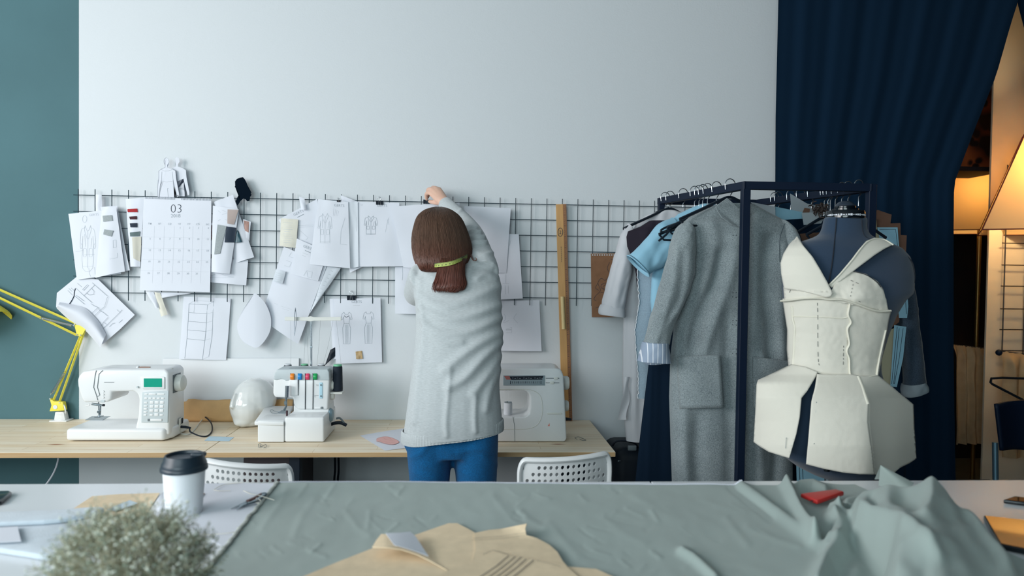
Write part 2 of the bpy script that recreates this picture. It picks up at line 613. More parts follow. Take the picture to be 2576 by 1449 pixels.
# cables under the desks
o = MB().tube(smoothpath([PY(148, 1120, 2.9), PY(146, 1156, 2.9), PY(137, 1185, 2.9), PY(118, 1216, 2.9), PY(80, 1262, 2.95), PY(60, 1400, 3.0)]), 0.0032, n=6).build('cable', 'paper')
tag(o, 'thin white cable hanging below the desk by the grey wall', 'cable')
for du, lab in ((842, 'black cable hanging under the desk, nearer the brown drawer unit'), (851, 'black cable hanging under the desk, nearer the woman')):
    o = MB().tube(smoothpath([PY(du, 1120, 3.1), PY(du+1, 1180, 3.1), PY(du-1, 1230, 3.1), PY(du+6, 1400, 3.1)]), 0.005, n=6).build('cable', 'black')
    tag(o, lab, 'cable', 'black cables under the desk')

# ------------------------------------------------------------------ wire grid on the wall
YG = WALL-0.022
x0g = PY(198, 500, YG).x
ZT, SP = 1.7200, 0.0703
mb = MB()
NX = 42
sx = 0.0703
for k in range(7):
    z = ZT-k*SP
    mb.tube([(x0g-0.022, YG, z), (x0g+NX*sx+0.02, YG, z)], 0.0019, n=6)
for i in range(NX+1):
    x = x0g+i*sx
    mb.tube([(x, YG-0.003, ZT+0.026), (x, YG-0.003, ZT-6*SP-0.034)], 0.0019, n=6)
gridt = mb.build('wire_grid', 'wire')
tag(gridt, 'black wire memo grid fixed along the white wall', 'wire grid')
# ------------------------------------------------------------------ papers pinned to the wall
PXM = 1/565.0
SMATS = ['paper', 'ink', 'ink_light', 'ink_dark', 'paper_grey', 'paper_cream', 'kraft', 'kraft_dark', 'ink_faint']
class Sheet:
    """a sheet between four corners TL, TR, BR, BL as seen in the photograph, hung at depth y and gently curled"""
    def __init__(s, q, y, bulge=0.006, lift=0.0, wave=0.002, seed=0, mat=0, n=12, dy=(0, 0, 0, 0)):
        s.q, s.y, s.bulge, s.lift, s.wave, s.seed, s.n = q, y, bulge, lift, wave, seed, n
        s.P = [PY(a, b, y-d) for (a, b), d in zip(q, dy)]
        s.mb = MB()
        s.mb.grid(n, n+2, s.S, m=mat)
    def S(s, a, b, up=0.0):
        tl, tr, br, bl = s.P
        p = (tl*(1-a)+tr*a)*(1-b)+(bl*(1-a)+br*a)*b
        d = s.bulge*math.sin(math.pi*a)*(0.4+0.6*b) + s.lift*b*b
        d += s.wave*mnoise.noise(V((a*2.3+s.seed*7.1, b*2.7, s.seed*1.7)))*2
        return V((p.x, p.y-d-up, p.z))
    def inv(s, u, v):
        tl, tr, br, bl = s.q
        a = b = 0.5
        for _ in range(8):
            x = (tl[0]*(1-a)+tr[0]*a)*(1-b)+(bl[0]*(1-a)+br[0]*a)*b-u
            z = (tl[1]*(1-a)+tr[1]*a)*(1-b)+(bl[1]*(1-a)+br[1]*a)*b-v
            xa = (tr[0]-tl[0])*(1-b)+(br[0]-bl[0])*b
            za = (tr[1]-tl[1])*(1-b)+(br[1]-bl[1])*b
            xb = (bl[0]-tl[0])*(1-a)+(br[0]-tr[0])*a
            zb = (bl[1]-tl[1])*(1-a)+(br[1]-tr[1])*a
            d = xa*zb-xb*za or 1e-9
            a -= (x*zb-xb*z)/d
            b -= (xa*z-x*za)/d
        return a, b
    def at(s, u, v, up=0.0007):
        a, b = s.inv(u, v)
        return s.S(min(1, max(0, a)), min(1, max(0, b)), up)
    def line(s, pts, wpx=1.1, m=1, sub=3):
        pp = []
        for p, q in zip(pts, pts[1:]):
            for k in range(sub):
                t = k/sub
                pp.append((lerp(p[0], q[0], t), lerp(p[1], q[1], t)))
        pp.append(pts[-1])
        ribbon(s.mb, [s.at(*p) for p in pp], wpx*PXM*0.62, (0, -1, 0), m)
        return s
    def lines(s, ls, wpx=1.1, m=1):
        for l in ls:
            s.line(l, wpx, m)
        return s
    def text(s, txt, u, v, h, ang=0.0, m=1, thin=0.012):
        vs, fs = text_geo(txt, thin)
        c, sn = math.cos(ang), math.sin(ang)
        k = h/0.70
        s.mb.add([s.at(u+k*(x*c-y*sn), v-k*(x*sn+y*c)) for x, y, z in vs], fs, m)
        return s
    def quad(s, q, m=1, up=0.0009, n=4):
        def f(a, b):
            u = lerp(lerp(q[0][0], q[1][0], a), lerp(q[3][0], q[2][0], a), b)
            v = lerp(lerp(q[0][1], q[1][1], a), lerp(q[3][1], q[2][1], a), b)
            return s.at(u, v, up)
        s.mb.grid(n, n, f, m)
        return s
    def patch(s, name, q, mat, parent, up=0.0018, n=6, label=None, ruck=0.0012):
        mb = MB()
        def f(a, b):
            u = lerp(lerp(q[0][0], q[1][0], a), lerp(q[3][0], q[2][0], a), b)
            v = lerp(lerp(q[0][1], q[1][1], a), lerp(q[3][1], q[2][1], a), b)
            e = ruck*(1+mnoise.noise(V((u*0.2, v*0.2, 3))))
            return s.at(u, v, up+e)
        mb.grid(n, n, f)
        o = mb.build(name, mat, parent, smooth=60)
        if label: o['label'] = label
        return o
    def done(s, name, label, cat='sheet of paper', group=None):
        return tag(s.mb.build(name, SMATS, smooth=60), label, cat, group)
def cutout(name, label, outline, y, mat, cat, th=0.0012, group=None, curl=None):
    pts = [PY(u, v, y) for u, v in outline]
    if curl:
        pts = [V((p.x, p.y-curl(*q), p.z)) for p, q in zip(pts, outline)]
    b = bmesh.new()
    f = b.faces.new([b.verts.new(p) for p in pts])
    bmesh.ops.triangulate(b, faces=[f])
    mb = MB().bm(b)
    k = len(mb.v)
    nf = len(mb.f)
    mb.add([(x, yy+th, z) for x, yy, z in mb.v[:k]], [tuple(i for i in reversed(f)) for f in mb.f[:nf]])
    for i in range(len(pts)):
        j = (i+1) % len(pts)
        mb.f.append((i, j, j+k, i+k))
        mb.m.append(0)
    return tag(mb.build(name, mat, smooth=30), label, cat, group)
GP = 'papers pinned along the wall grid'
Y0 = YG-0.006
def coat_lines(x, y, w_, h, collar=True):
    f = lambda a, b: (x+a*w_, y+b*h)
    L = [[f(-.18, .0), f(-.2, .06), f(-.42, .12), f(-.5, .5), f(-.38, .52), f(-.32, .25)],
         [f(.18, .0), f(.2, .06), f(.42, .12), f(.5, .5), f(.38, .52), f(.32, .25)],
         [f(-.32, .25), f(-.34, 1.0), f(.34, 1.0), f(.32, .25)],
         [f(0, .12), f(0, 1.0)], [f(-.18, .0), f(0, .14), f(.18, .0)],
         [f(-.3, .55), f(-.1, .55), f(-.1, .72), f(-.3, .72), f(-.3, .55)],
         [f(.3, .55), f(.1, .55), f(.1, .72), f(.3, .72), f(.3, .55)],
         [f(-.18, .02), f(-.22, .1), f(-.04, .32)], [f(.18, .02), f(.22, .1), f(.04, .32)], [f(-.44, .42), f(-.4, .46)], [f(.44, .42), f(.4, .46)], [f(-.33, .96), f(.33, .96)], [f(-.2, .2), f(-.16, .5)], [f(.24, .3), f(.2, .52)]]
    return L
def dress_lines(x, y, w_, h):
    f = lambda a, b: (x+a*w_, y+b*h)
    return [[f(-.22, 0), f(-.4, .05), f(-.5, .22), f(-.36, .24), f(-.28, .14)], [f(.22, 0), f(.4, .05), f(.5, .22), f(.36, .24), f(.28, .14)],
            [f(-.22, 0), f(-.14, .07), f(.14, .07), f(.22, 0)], [f(-.28, .14), f(-.22, .36), f(-.36, .5), f(-.3, 1.0), f(.3, 1.0), f(.36, .5), f(.22, .36), f(.28, .14)],
            [f(-.22, .36), f(.22, .36)], [f(-.12, .4), f(-.12, .98)], [f(0, .4), f(0, .98)], [f(.12, .4), f(.12, .98)]]
# --- stack with the coat drawing at the wall's grey edge
s = Sheet([(250, 521), (294, 518), (327, 680), (246, 696)], Y0-0.004, seed=1)
s.done('paper_sheet', 'plain white sheet showing behind the swatch sheet beside the grey wall', group=GP)
s = Sheet([(172, 538), (262, 529), (304, 689), (193, 704)], Y0-0.011, seed=2, bulge=0.008)
s.text('GERTS', 237, 543, 6, 0.1, 2)
s.lines([sp2(l, 3) for l in coat_lines(222, 567, 40, 107)], 1.0, 2)
s.line([(208+10*math.cos(a*0.52)*0.55+6, 551+9*math.sin(a*0.52)) for a in range(13)], 1.0, 2)
s.lines([[(190, 633), (210, 630)], [(212, 641), (240, 640)], [(225, 673), (228, 690), (231, 696)], [(240, 672), (242, 690)]], 1.0, 2)
s.done('paper_sheet', 'fashion drawing of a long coat on white paper overlapping the grey wall', 'drawing', GP)
s = Sheet([(256, 530), (292, 519), (314, 683), (240, 699)], Y0-0.020, seed=3, bulge=0.01)
s.lines([[(286, 605), (293, 603), (294, 622), (287, 624), (286, 605)], [(279, 652), (297, 648), (296, 636)]], 1.0, 2)
t = s.done('paper_sheet', 'white sheet with two small grey wool swatches', 'swatch sheet', GP)
defmat('wool_grey', (0.60, 0.63, 0.64), rough=0.95, var=0.15, vscale=400)
s.patch('swatch', [(259, 543), (283, 541), (285, 555), (261, 558)], 'wool_grey', t)
s.patch('swatch', [(264, 577), (287, 580), (283, 595), (262, 590)], 'wool_grey', t)
s = Sheet([(240, 489), (256, 490), (257, 540), (241, 538)], Y0-0.004, n=4, seed=4)
s.done('paper_strip', 'white paper strip hooked on the grid above the coat drawing', 'paper strip', GP)
# --- torn pattern plan hanging below, one edge rolled up
t = thing('pattern_plan', 'large sheet of pattern pieces hanging with its lower edge rolled up', 'pattern sheet', PY(230, 770, Y0), GP)
q = Sheet([(168, 716), (246, 702), (340, 793), (226, 850)], Y0-0.002, n=10, seed=5, bulge=0.002)
mb = MB()
out = [(192, 697), (247, 703), (339, 792), (300, 830), (258, 866), (215, 830), (180, 806), (141, 772), (143, 737)]
def planpt(u, v, up=0):
    return PY(u, v, Y0-0.004-up-0.004*math.sin((u+v)*0.02))
b = bmesh.new()
f = b.faces.new([b.verts.new(planpt(*p)) for p in out])
bmesh.ops.triangulate(b, faces=[f])
mb.bm(b)
def zz(u, v):
    return (140+u/7.245, 680+v/7.245)
for L in ([(240, 330), (300, 385)], [(220, 365), (310, 455)], [(280, 320), (350, 380)], [(345, 465), (525, 620)], [(375, 455), (515, 560)], [(365, 320), (500, 450), (660, 590)],
          [(665, 225), (935, 465)], [(510, 465), (715, 265)], [(560, 415), (610, 450), (690, 435), (700, 385), (655, 330)], [(490, 350), (580, 260), (605, 272), (515, 365), (490, 350)],
          [(395, 235), (480, 305)], [(640, 605), (700, 650), (770, 675), (800, 735), (870, 770), (945, 835)], [(800, 735), (890, 660), (920, 560), (930, 510), (955, 475)],
          [(630, 805), (775, 675)], [(685, 850), (800, 735)], [(870, 945), (935, 995), (1165, 770), (1115, 715)], [(870, 945), (955, 855)], [(825, 1010), (870, 945)], [(860, 1060), (935, 995)],
          [(1165, 770), (1205, 720)], [(975, 1030), (1030, 975), (1080, 960)], [(1150, 960), (1215, 900)]):
    ribbon(mb, [planpt(*zz(*p), up=0.0008) for p in L], 0.75*PXM, (0, -1, 0), 1)
mb.tube([planpt(*zz(*p), up=0.001) for p in [(360, 330), (340, 400), (335, 470), (300, 540), (240, 630)]], 0.0017, n=5, m=3)
mb.build('sheet', SMATS, t, smooth=0)
lo = sp2([(142, 775), (165, 797), (186, 813), (217, 834), (252, 874)], 5)
hi = sp2([(150, 760), (186, 767), (214, 775), (232, 790), (251, 812), (267, 841)], 4)
def rolled(a, b):
    i = a*(len(lo)-1.001); j = a*(len(hi)-1.001)
    p = [lerp(lo[int(i)][k], lo[int(i)+1][k], i % 1) for k in (0, 1)]
    r = [lerp(hi[int(j)][k], hi[int(j)+1][k], j % 1) for k in (0, 1)]
    return PY(lerp(r[0], p[0], b), lerp(r[1], p[1], b), Y0-0.008-0.03*math.sin(math.pi*b))
MB().grid(24, 12, rolled).build('rolled_edge', 'paper', t, smooth=60)
# --- swatch strip beside the calendar
s = Sheet([(316, 501), (362, 497), (353, 671), (328, 671)], Y0-0.003, seed=6, n=8)
t = s.done('paper_strip', 'paper strip with red, maroon, navy and grey cloth swatches', 'swatch strip', GP)
for q, c, lab in (([(321, 526), (347, 525), (348, 534), (322, 534)], (0.62, 0.10, 0.13), 'red swatch'), ([(326, 545), (346, 544), (346, 552), (328, 552)], (0.24, 0.07, 0.12), 'maroon swatch'),
             ([(328, 562), (347, 561), (347, 572), (330, 572)], (0.10, 0.15, 0.22), 'navy swatch'), ([(328, 585), (354, 582), (352, 594), (329, 595)], (0.36, 0.43, 0.44), 'grey green swatch'),
             ([(334, 597), (356, 595), (356, 660), (338, 650)], (0.80, 0.79, 0.74), 'cream cloth swatch')):
    defmat(lab, c, rough=0.8)
    s.patch('swatch', q, lab, t, label=lab)
# --- calendar
YCAL = Y0-0.018
s = Sheet([(362, 496), (532, 501), (529.5, 735), (353, 730)], YCAL, n=14, bulge=0.004, lift=0.006, seed=7, wave=0.001)
K = lambda x, z: (x/3.22, 350+z/3.22)
s.text('03', *K(1430, 597), 22, 0, 3, 0.022)
s.text('2018', *K(1424, 634), 8.6, 0, 1)
colx = [1216, 1296, 1376, 1456, 1533, 1605, 1683]
for d, x in zip(['пн', 'вт', 'ср', 'чт', 'пт', 'сб', 'вс'], colx):
    s.text(d, *K(x, 690+(x-1216)*0.016), 5.4, 0, 1)
rowz = [722, 812, 905, 998, 1092]
k = 0
for r in range(5):
    for c in range(7):
        n = r*7+c-2
        if 1 <= n <= 31:
            s.text(str(n), *K(colx[c]+5-r*3+ (0 if c < 6 else 0), rowz[r]+(colx[c]-1216)*0.012), 4.6, 0, 1)
for r in range(1, 5):
    z0 = 700+r*91
    s.line([K(1150-r*2, z0), K(1700, z0+10)], 0.5, 8)
for c in range(6):
    x0 = (colx[c]+colx[c+1])/2
    s.line([K(x0-4, 705), K(x0-16, 1165)], 0.5, 8)
t = s.done('wall_calendar', 'March wall calendar with big date figures hooked on the grid', 'calendar')
mb = MB()
for i in range(46):
    if 21 <= i <= 24:
        continue
    u = lerp(365, 530, i/45)
    vv = lerp(496, 501, i/45)
    mb.tube([PY(u, vv+4.0, YCAL-0.003), PY(u, vv-0.5, YCAL-0.005), PY(u, vv-2, YCAL), PY(u, vv-0.5, YCAL+0.003)], 0.0008, n=5)
mb.build('wire_binding', 'ink', t)
p = PY(447, 497, YCAL-0.004)
MB().tube([p+V((0.006*math.cos(a), -0.002, 0.009*math.sin(a))) for a in [i*math.pi/8 for i in range(9)]], 0.001, n=6).build('hook', 'steel', t)
# --- paper figures over the calendar
def figure(dx, dy, k):
    pts = [(418, 396), (424, 400), (425, 408), (421, 415), (421, 421), (433, 425), (441, 430), (443, 450), (447, 470), (450, 486), (450, 494), (446, 496), (443, 484), (438, 466),
           (435, 452), (436, 470), (438, 490), (438, 498), (401, 498), (401, 490), (404, 470), (406, 452), (403, 466), (400, 484), (399, 496), (396, 494), (396, 470), (399, 450), (399, 430),
           (406, 425), (415, 421), (415, 415), (412, 408), (413, 400)]
    return [(418+(a-418)*k+dx, 497+(b-497)*k+dy) for a, b in pts]
o = cutout('paper_figure', 'white paper cutout of a standing figure above the calendar', figure(0, 0, 1), Y0-0.016, 'paper', 'paper cutout', group='paper figures above the calendar')
mbk = MB()
fg = figure(0, 0, 1)
mbk.tube([PY(a, b, Y0-0.0165) for a, b in fg], 0.0008, n=4, closed=True)
for L in ([(406, 426), (412, 430), (424, 430), (433, 426)], [(404, 455), (420, 458), (436, 455)], [(421, 474), (423, 497)], [(421, 474), (424, 474)], [(407, 432), (406, 452)], [(433, 432), (435, 452)]):
    mbk.tube([PY(a, b, Y0-0.0165) for a, b in L], 0.0007, n=4)
mbk.build('pencil_outline', 'ink_faint', o)
fg2 = [(a, b) for a, b in figure(27, -4, 0.97)]
cutout('paper_figure', 'second paper cutout figure peeping out behind the standing one', fg2, Y0-0.004, 'paper', 'paper cutout', group='paper figures above the calendar')
# --- papers beside the calendar
s = Sheet([(530, 650), (624, 654), (619, 718), (530, 710)], Y0-0.002, seed=8)
s.line(sp2([(531, 694), (550, 688), (570, 694), (590, 697)], 4), 1.0, 2).line(sp2([(531, 697), (560, 699), (590, 697)], 4), 1.0, 2)
s.done('paper_sheet', 'white sheet hanging lowest at the calendar side, faint curved line on it', group=GP)
s = Sheet([(611, 551), (631, 558), (627, 606), (610, 600)], Y0-0.003, n=5, seed=9)
t = s.done('photo_print', 'small print with reddish brown strands beside the calendar papers', 'photo print', GP)
defmat('hair_print', (0.66, 0.52, 0.48), rough=0.7, var=0.25, vscale=60, stretch=(5, 1, 0.5))
s.patch('picture', [(613, 554), (627, 558), (626, 585), (616, 580)], 'hair_print', t, up=0.001, ruck=0)
s = Sheet([(538, 508), (586, 490), (639, 647), (592, 662)], Y0-0.007, seed=10, bulge=0.008)
s.done('paper_sheet', 'tilted blank white sheet behind the narrow swatch sheet', group=GP)
s = Sheet([(531, 560), (541, 563), (539, 640), (530, 640)], Y0-0.009, n=4, seed=11)
t = s.done('paper_strip', 'narrow strip with a dark red edge at the calendar side', 'paper strip', GP)
defmat('dark_red', (0.24, 0.13, 0.17), rough=0.8)
s.patch('swatch', [(531, 566), (539, 568), (535, 600), (531, 608)], 'dark_red', t)
defmat('teal_ribbon', (0.20, 0.33, 0.38), rough=0.35)
s = Sheet([(596, 578), (600, 582), (609, 609), (590, 611)], Y0-0.018, n=6, seed=12, mat=0)
o = s.mb.build('ribbon', 'teal_ribbon', smooth=60)
tag(o, 'short dark teal ribbon hanging over a tilted white sheet', 'ribbon')
s = Sheet([(535.5, 517), (601, 527), (578, 689), (532, 684)], Y0-0.024, seed=13, bulge=0.014, n=14)
s.lines([[(549, 530), (556, 535)], [(560, 529), (573, 535)], [(560, 540), (573, 537)], [(568, 552), (573, 555)], [(549, 556), (556, 552)]], 0.9, 2)
t = s.done('paper_sheet', 'narrow curled sheet with grey wool, beige and navy swatches', 'swatch sheet', GP)
defmat('beige_swatch', (0.68, 0.62, 0.60), rough=0.7)
defmat('navy_label', (0.09, 0.16, 0.24), rough=0.6)
s.patch('swatch', [(549, 565), (572, 569), (556, 638), (541, 640)], 'wool_grey', t, label='grey wool swatch')
s.patch('swatch', [(574, 527), (601, 528), (590, 565), (574, 563)], 'beige_swatch', t, label='beige swatch')
k = s.patch('swatch', [(572, 570), (595, 573), (590, 610), (567, 610)], 'navy_label', t, label='navy swatch with a small label')
# --- black profile silhouette
Z3 = lambda x, z: (560+x/4.026, 440+z/4.026)
out = [Z3(*p) for p in [(125, 65), (145, 40), (175, 28), (205, 22), (225, 45), (238, 70), (252, 105), (258, 128), (262, 137), (282, 160), (291, 178), (284, 187), (292, 197), (282, 203), (286, 214),
                        (276, 222), (268, 235), (272, 262), (250, 268), (234, 250), (213, 236), (180, 265), (150, 312), (130, 270), (150, 225), (163, 203), (165, 178), (150, 160), (143, 158),
                        (140, 147), (137, 140), (128, 126), (122, 122), (128, 108), (130, 95), (126, 82)]]
cutout('paper_silhouette', 'black cut-out profile of a long haired head above the grid', out, Y0-0.013, mat('black_paper', (0.035, 0.08, 0.125), rough=0.95, spec=0.05), 'paper cutout', th=0.0015)
# --- scraps below the calendar
s = Sheet([(380, 735), (486, 737), (440, 744), (405, 750)], Y0-0.004, n=6, seed=14)
s.done('paper_sheet', 'corner of a sheet showing under the calendar', group=GP)
s = Sheet([(366, 734), (386, 734), (401, 773), (393, 777)], Y0-0.010, n=6, seed=15, bulge=0.01)
s.done('paper_strip', 'folded paper strip dangling under the calendar', 'paper strip', GP)
s = Sheet([(388, 734), (403, 737), (422, 791), (405, 797)], Y0-0.008, n=6, seed=16, mat=5)
s.done('paper_strip', 'cream paper strip dangling lowest under the calendar', 'paper strip', GP)
# --- shelf sketch
YW = WALL-0.012
s = Sheet([(462, 746), (580.6, 751), (570, 905), (452, 903)], YW, seed=17, lift=0.006)
Z4 = lambda x, z: (400+x/3.294, 740+z/3.294)
for L in ([(250, 80), (235, 370), (220, 530)], [(405, 88), (385, 380), (368, 538)], [(455, 60), (440, 370), (420, 515)], [(250, 80), (405, 88)], [(250, 152), (400, 162)], [(245, 224), (393, 236)], [(240, 295), (390, 308)],
          [(234, 368), (380, 382)]):
    s.line([Z4(*p) for p in L], 1.3, 1)
for L in ([(400, 162), (450, 150)], [(393, 236), (445, 222)], [(390, 308), (440, 295)], [(380, 382), (430, 368)], [(250, 80), (300, 52), (455, 60)], [(405, 88), (455, 60)], [(300, 52), (290, 150)], [(368, 538), (420, 515)], [(220, 530), (368, 538)]):
    s.line([Z4(*p) for p in L], 0.9, 2)
s.done('paper_sheet', 'pencil drawing of a tall open shelf on white paper below the grid', 'drawing', GP)
# --- teardrop paper pattern
out = sp2([(640, 739), (647, 739), (667, 761), (679, 789), (682, 812), (678, 837), (664, 861), (650, 873), (637, 872), (612, 858), (599, 837), (597, 813), (609, 785), (628, 757), (640, 739)], 4)[:-1]
o = cutout('paper_pattern', 'white teardrop shaped paper pattern hanging below the grid', out, WALL-0.062, 'paper', 'paper pattern', curl=lambda u, v: 0.012*math.sin((u-600)/26), group=GP)
# --- overlapping tilted sheets left of the woman
s = Sheet([(818, 668), (858, 674), (812, 742), (774, 797)], Y0-0.004, seed=18, bulge=0.012, mat=4)
for i in range(9):
    s.line([(838-i*5, 683+i*9), (832-i*5, 681+i*9)], 0.8, 1)
s.done('paper_sheet', 'folded back sheet with a printed scale, seen from behind', group=GP)
s = Sheet([(700, 553), (798, 500), (806, 622), (742, 605)], Y0-0.003, seed=19)
s.text('GERTS', 752, 538, 6.5, 0.42, 1).line([(748, 547), (764, 539)], 2.2, 1)
s.lines([[(750, 568), (790, 566)], [(752, 572), (788, 570)], [(755, 580), (776, 598), (770, 604)]], 0.9, 2)
s.done('paper_sheet', 'tilted sheet with printed heading and one handwritten word', 'drawing', GP)
s = Sheet([(752, 495), (766, 499), (771, 527), (758, 528)], Y0-0.016, n=4, seed=20)
s.done('paper_strip', 'curled white tab on the top wire over the tilted heading sheet', 'paper strip', GP)
s = Sheet([(706.5, 549), (750, 552), (745, 624), (704, 619)], Y0-0.016, seed=21, mat=5, lift=0.006)
for i in range(10):
    s.line([(712+(i*7 % 5), 560+i*5.6), (738-(i*5 % 7), 561+i*5.6)], 0.9, 8 if i % 3 else 2)
s.done('receipt', 'cream printed receipt pinned over the tilted sheets', 'receipt')
s = Sheet([(714, 620), (822, 668), (750, 866), (655, 800)], Y0-0.010, seed=22, bulge=0.012, n=14)
s.lines([[(733, 635), (727, 645), (738, 649), (744, 640)], [(720, 655), (734, 660), (728, 672), (716, 668)]], 1.0, 2)
s.lines([[(690, 762), (700, 766)], [(708, 770), (735, 778)], [(712, 776), (728, 781)]], 0.8, 8)
s.done('paper_sheet', 'long tilted white sheet hanging down behind the sewing machine stand', group=GP)
s = Sheet([(747, 600), (824, 634), (800, 707), (731, 689)], Y0-0.021, seed=23, bulge=0.006)
s.text('GERTS', 775, 626, 6.5, -0.38, 1).line([(768, 630), (782, 636)], 2.2, 1)
s.lines([[(772, 681), (786, 684), (784, 699), (775, 697), (772, 681), (764, 694)], [(762, 636), (776, 641)], [(760, 642), (770, 646)]], 0.9, 2)
s.done('paper_sheet', 'sheet with a heading and a skirt drawing, on the long tilted sheet', 'drawing', GP)
s = Sheet([(694, 678), (719, 683), (711.5, 714), (687, 708)], Y0-0.024, n=6, seed=24, lift=0.006, mat=4)
for i in range(5):
    s.line([(695-i, 686+i*5), (711-i, 690+i*5)], 0.8, 2)
s.done('receipt', 'small printed slip low on the long tilted sheet', 'receipt')
s = Sheet([(857, 491), (899, 507), (911, 672), (880, 686)], Y0-0.002, seed=25)
s.done('paper_sheet', 'sheet whose top corner rises over the wire between two coat drawings', group=GP)
s = Sheet([(800, 501), (876, 508), (881, 675), (779, 665)], Y0-0.027, seed=26, bulge=0.006)
s.text('GERTS', 853.5, 520, 6.3, -0.06, 1)
s.lines(coat_lines(818, 537, 36, 74), 1.0, 2)
s.lines([[(868, 548), (858, 582), (856, 614), (874, 616)]], 1.0, 2)
for i in range(4):
    s.line([(840+i*4, 525+i*2), (838+i*3.6, 543)], 0.8, 8)
s.done('paper_sheet', 'drawing of a long straight coat on white paper under a small clip', 'drawing', GP)
s = Sheet([(875, 508), (900, 508), (902, 671), (882, 675)], Y0-0.024, n=8, seed=27, bulge=-0.008, mat=4)
s.lines([[(896, 546), (898, 562), (896, 582)]], 0.9, 8)
s.done('paper_sheet', 'creased narrow sheet between the two coat drawings', group=GP)
s = Sheet([(899, 507), (1004, 510), (1016, 670), (901.5, 671)], Y0-0.018, seed=28, bulge=0.004)
s.text('GERTS', 961, 520, 6.3, 0, 1)
s.text('57', 910, 518, 4.5, 0, 8)
s.lines(coat_lines(933, 543, 34, 47), 1.0, 1)
s.lines([[(978, 548), (972, 570), (970, 584)], [(974, 552), (979, 566)]], 0.9, 2)
s.done('paper_sheet', 'drawing of a short jacket on white paper under a black clip', 'drawing', GP)
s = Sheet([(983, 519), (1156, 510), (1162, 682), (1016, 672)], Y0-0.034, seed=29, bulge=0.004, lift=0.03)
s.done('paper_sheet', 'blank sheet the woman is clipping up, before her face', group=GP)
s = Sheet([(994, 672), (1075, 670), (1075, 790), (994, 789)], Y0-0.003, seed=30)
s.line(sp2([(1012, 672), (1013, 690), (1012, 705)], 3), 0.8, 1)
s.done('paper_sheet', 'white sheet behind the woman at elbow height', group=GP)
s = Sheet([(1168, 518), (1285, 524), (1274, 687), (1160, 683)], Y0-0.014, seed=31, bulge=0.01)
s.done('paper_sheet', 'blank white sheet hanging beside the raised arm', group=GP)
s = Sheet([(1222, 588), (1305, 589), (1315, 751), (1232, 754)], Y0-0.006, seed=32, bulge=0.008)
s.lines([[(1284, 605), (1282, 618)], [(1272, 690), (1272, 712)], [(1264, 713), (1280, 713)], [(1262, 718), (1262, 738)], [(1270, 718), (1271, 740)], [(1278, 718), (1278, 738)]], 0.9, 2)
s.done('paper_sheet', 'white sheet with faint vertical pencil marks behind the blank one', 'drawing', GP)
s = Sheet([(1232, 757), (1357, 755), (1362, 883), (1240, 881)], YW-0.004, seed=33, lift=0.012)
s.lines([sp2([(1268, 790), (1272, 800), (1266, 812), (1280, 806)], 3), sp2([(1300, 788), (1292, 800), (1302, 812)], 3), [(1272, 828), (1287, 823), (1287, 837), (1272, 837)], [(1272, 830), (1284, 829)]], 0.9, 2)
s.line([(1273, 829.5), (1285, 829)], 1.6, 1)
s.done('paper_sheet', 'white sheet with a small pocket sketch hanging above the plain machine', 'drawing', GP)
# --- dress drawing with a gold swatch
s = Sheet([(829, 752), (850, 751), (853, 900), (838, 905)], YW, n=6, seed=34)
s.done('paper_sheet', 'blank sheet edge behind the drawing of two dresses', group=GP)
s = Sheet([(840, 752), (957, 749), (961, 911.5), (845, 914.5)], YW-0.010, seed=35, bulge=0.006)
s.text('GERTS', 897.5, 762, 6.3, 0, 1).line([(889, 768), (906, 768)], 1.5, 8)
s.lines(dress_lines(872, 785, 28, 80), 1.0, 1)
s.lines(dress_lines(927, 784, 28, 80), 1.0, 1)
s.line([(866, 794), (871, 798), (879, 794)], 1.8, 3)
t = s.done('paper_sheet', 'drawing of two sheath dresses with a gold cloth swatch', 'drawing', GP)
defmat('gold_cloth', (0.72, 0.60, 0.42), rough=0.4, var=0.2, vscale=80)
s.patch('swatch', [(895, 884), (911, 882), (913, 902), (897, 903)], 'gold_cloth', t, label='gold cloth swatch', ruck=0.003)
s = Sheet([(831, 880), (843, 873.5), (843, 896), (817, 920)], YW-0.006, n=8, seed=36)
tag(s.mb.build('fabric_scrap', 'black', smooth=60), 'black pointed scrap of cloth beside the dress drawing', 'fabric scrap')
# --- kraft figure study by the rack
s = Sheet([(1486, 638), (1580, 637), (1584, 797), (1489, 798)], Y0-0.006, seed=37, mat=7)
for i in range(14):
    s.quad([(1489+i*6, 640), (1492+i*6, 640), (1492+i*6, 643), (1489+i*6, 643)], 4)
for L in ([(1533, 660), (1527, 675), (1533, 690), (1522, 705), (1512, 700), (1504, 712), (1510, 730), (1500, 742)], [(1536, 652), (1545, 656), (1548, 668)], [(1504, 712), (1498, 724), (1506, 730)],
          [(1533, 690), (1528, 712), (1516, 722), (1524, 735)], [(1500, 742), (1494, 752), (1500, 757)], [(1510, 735), (1530, 738)], [(1498, 775), (1508, 772), (1515, 780)], [(1512, 716), (1524, 712), (1522, 726), (1512, 724), (1512, 716)]):
    s.line(sp2(L, 4), 1.4, 3)
s.done('sketch_sheet', 'brown kraft figure study behind the white sleeve', 'drawing')
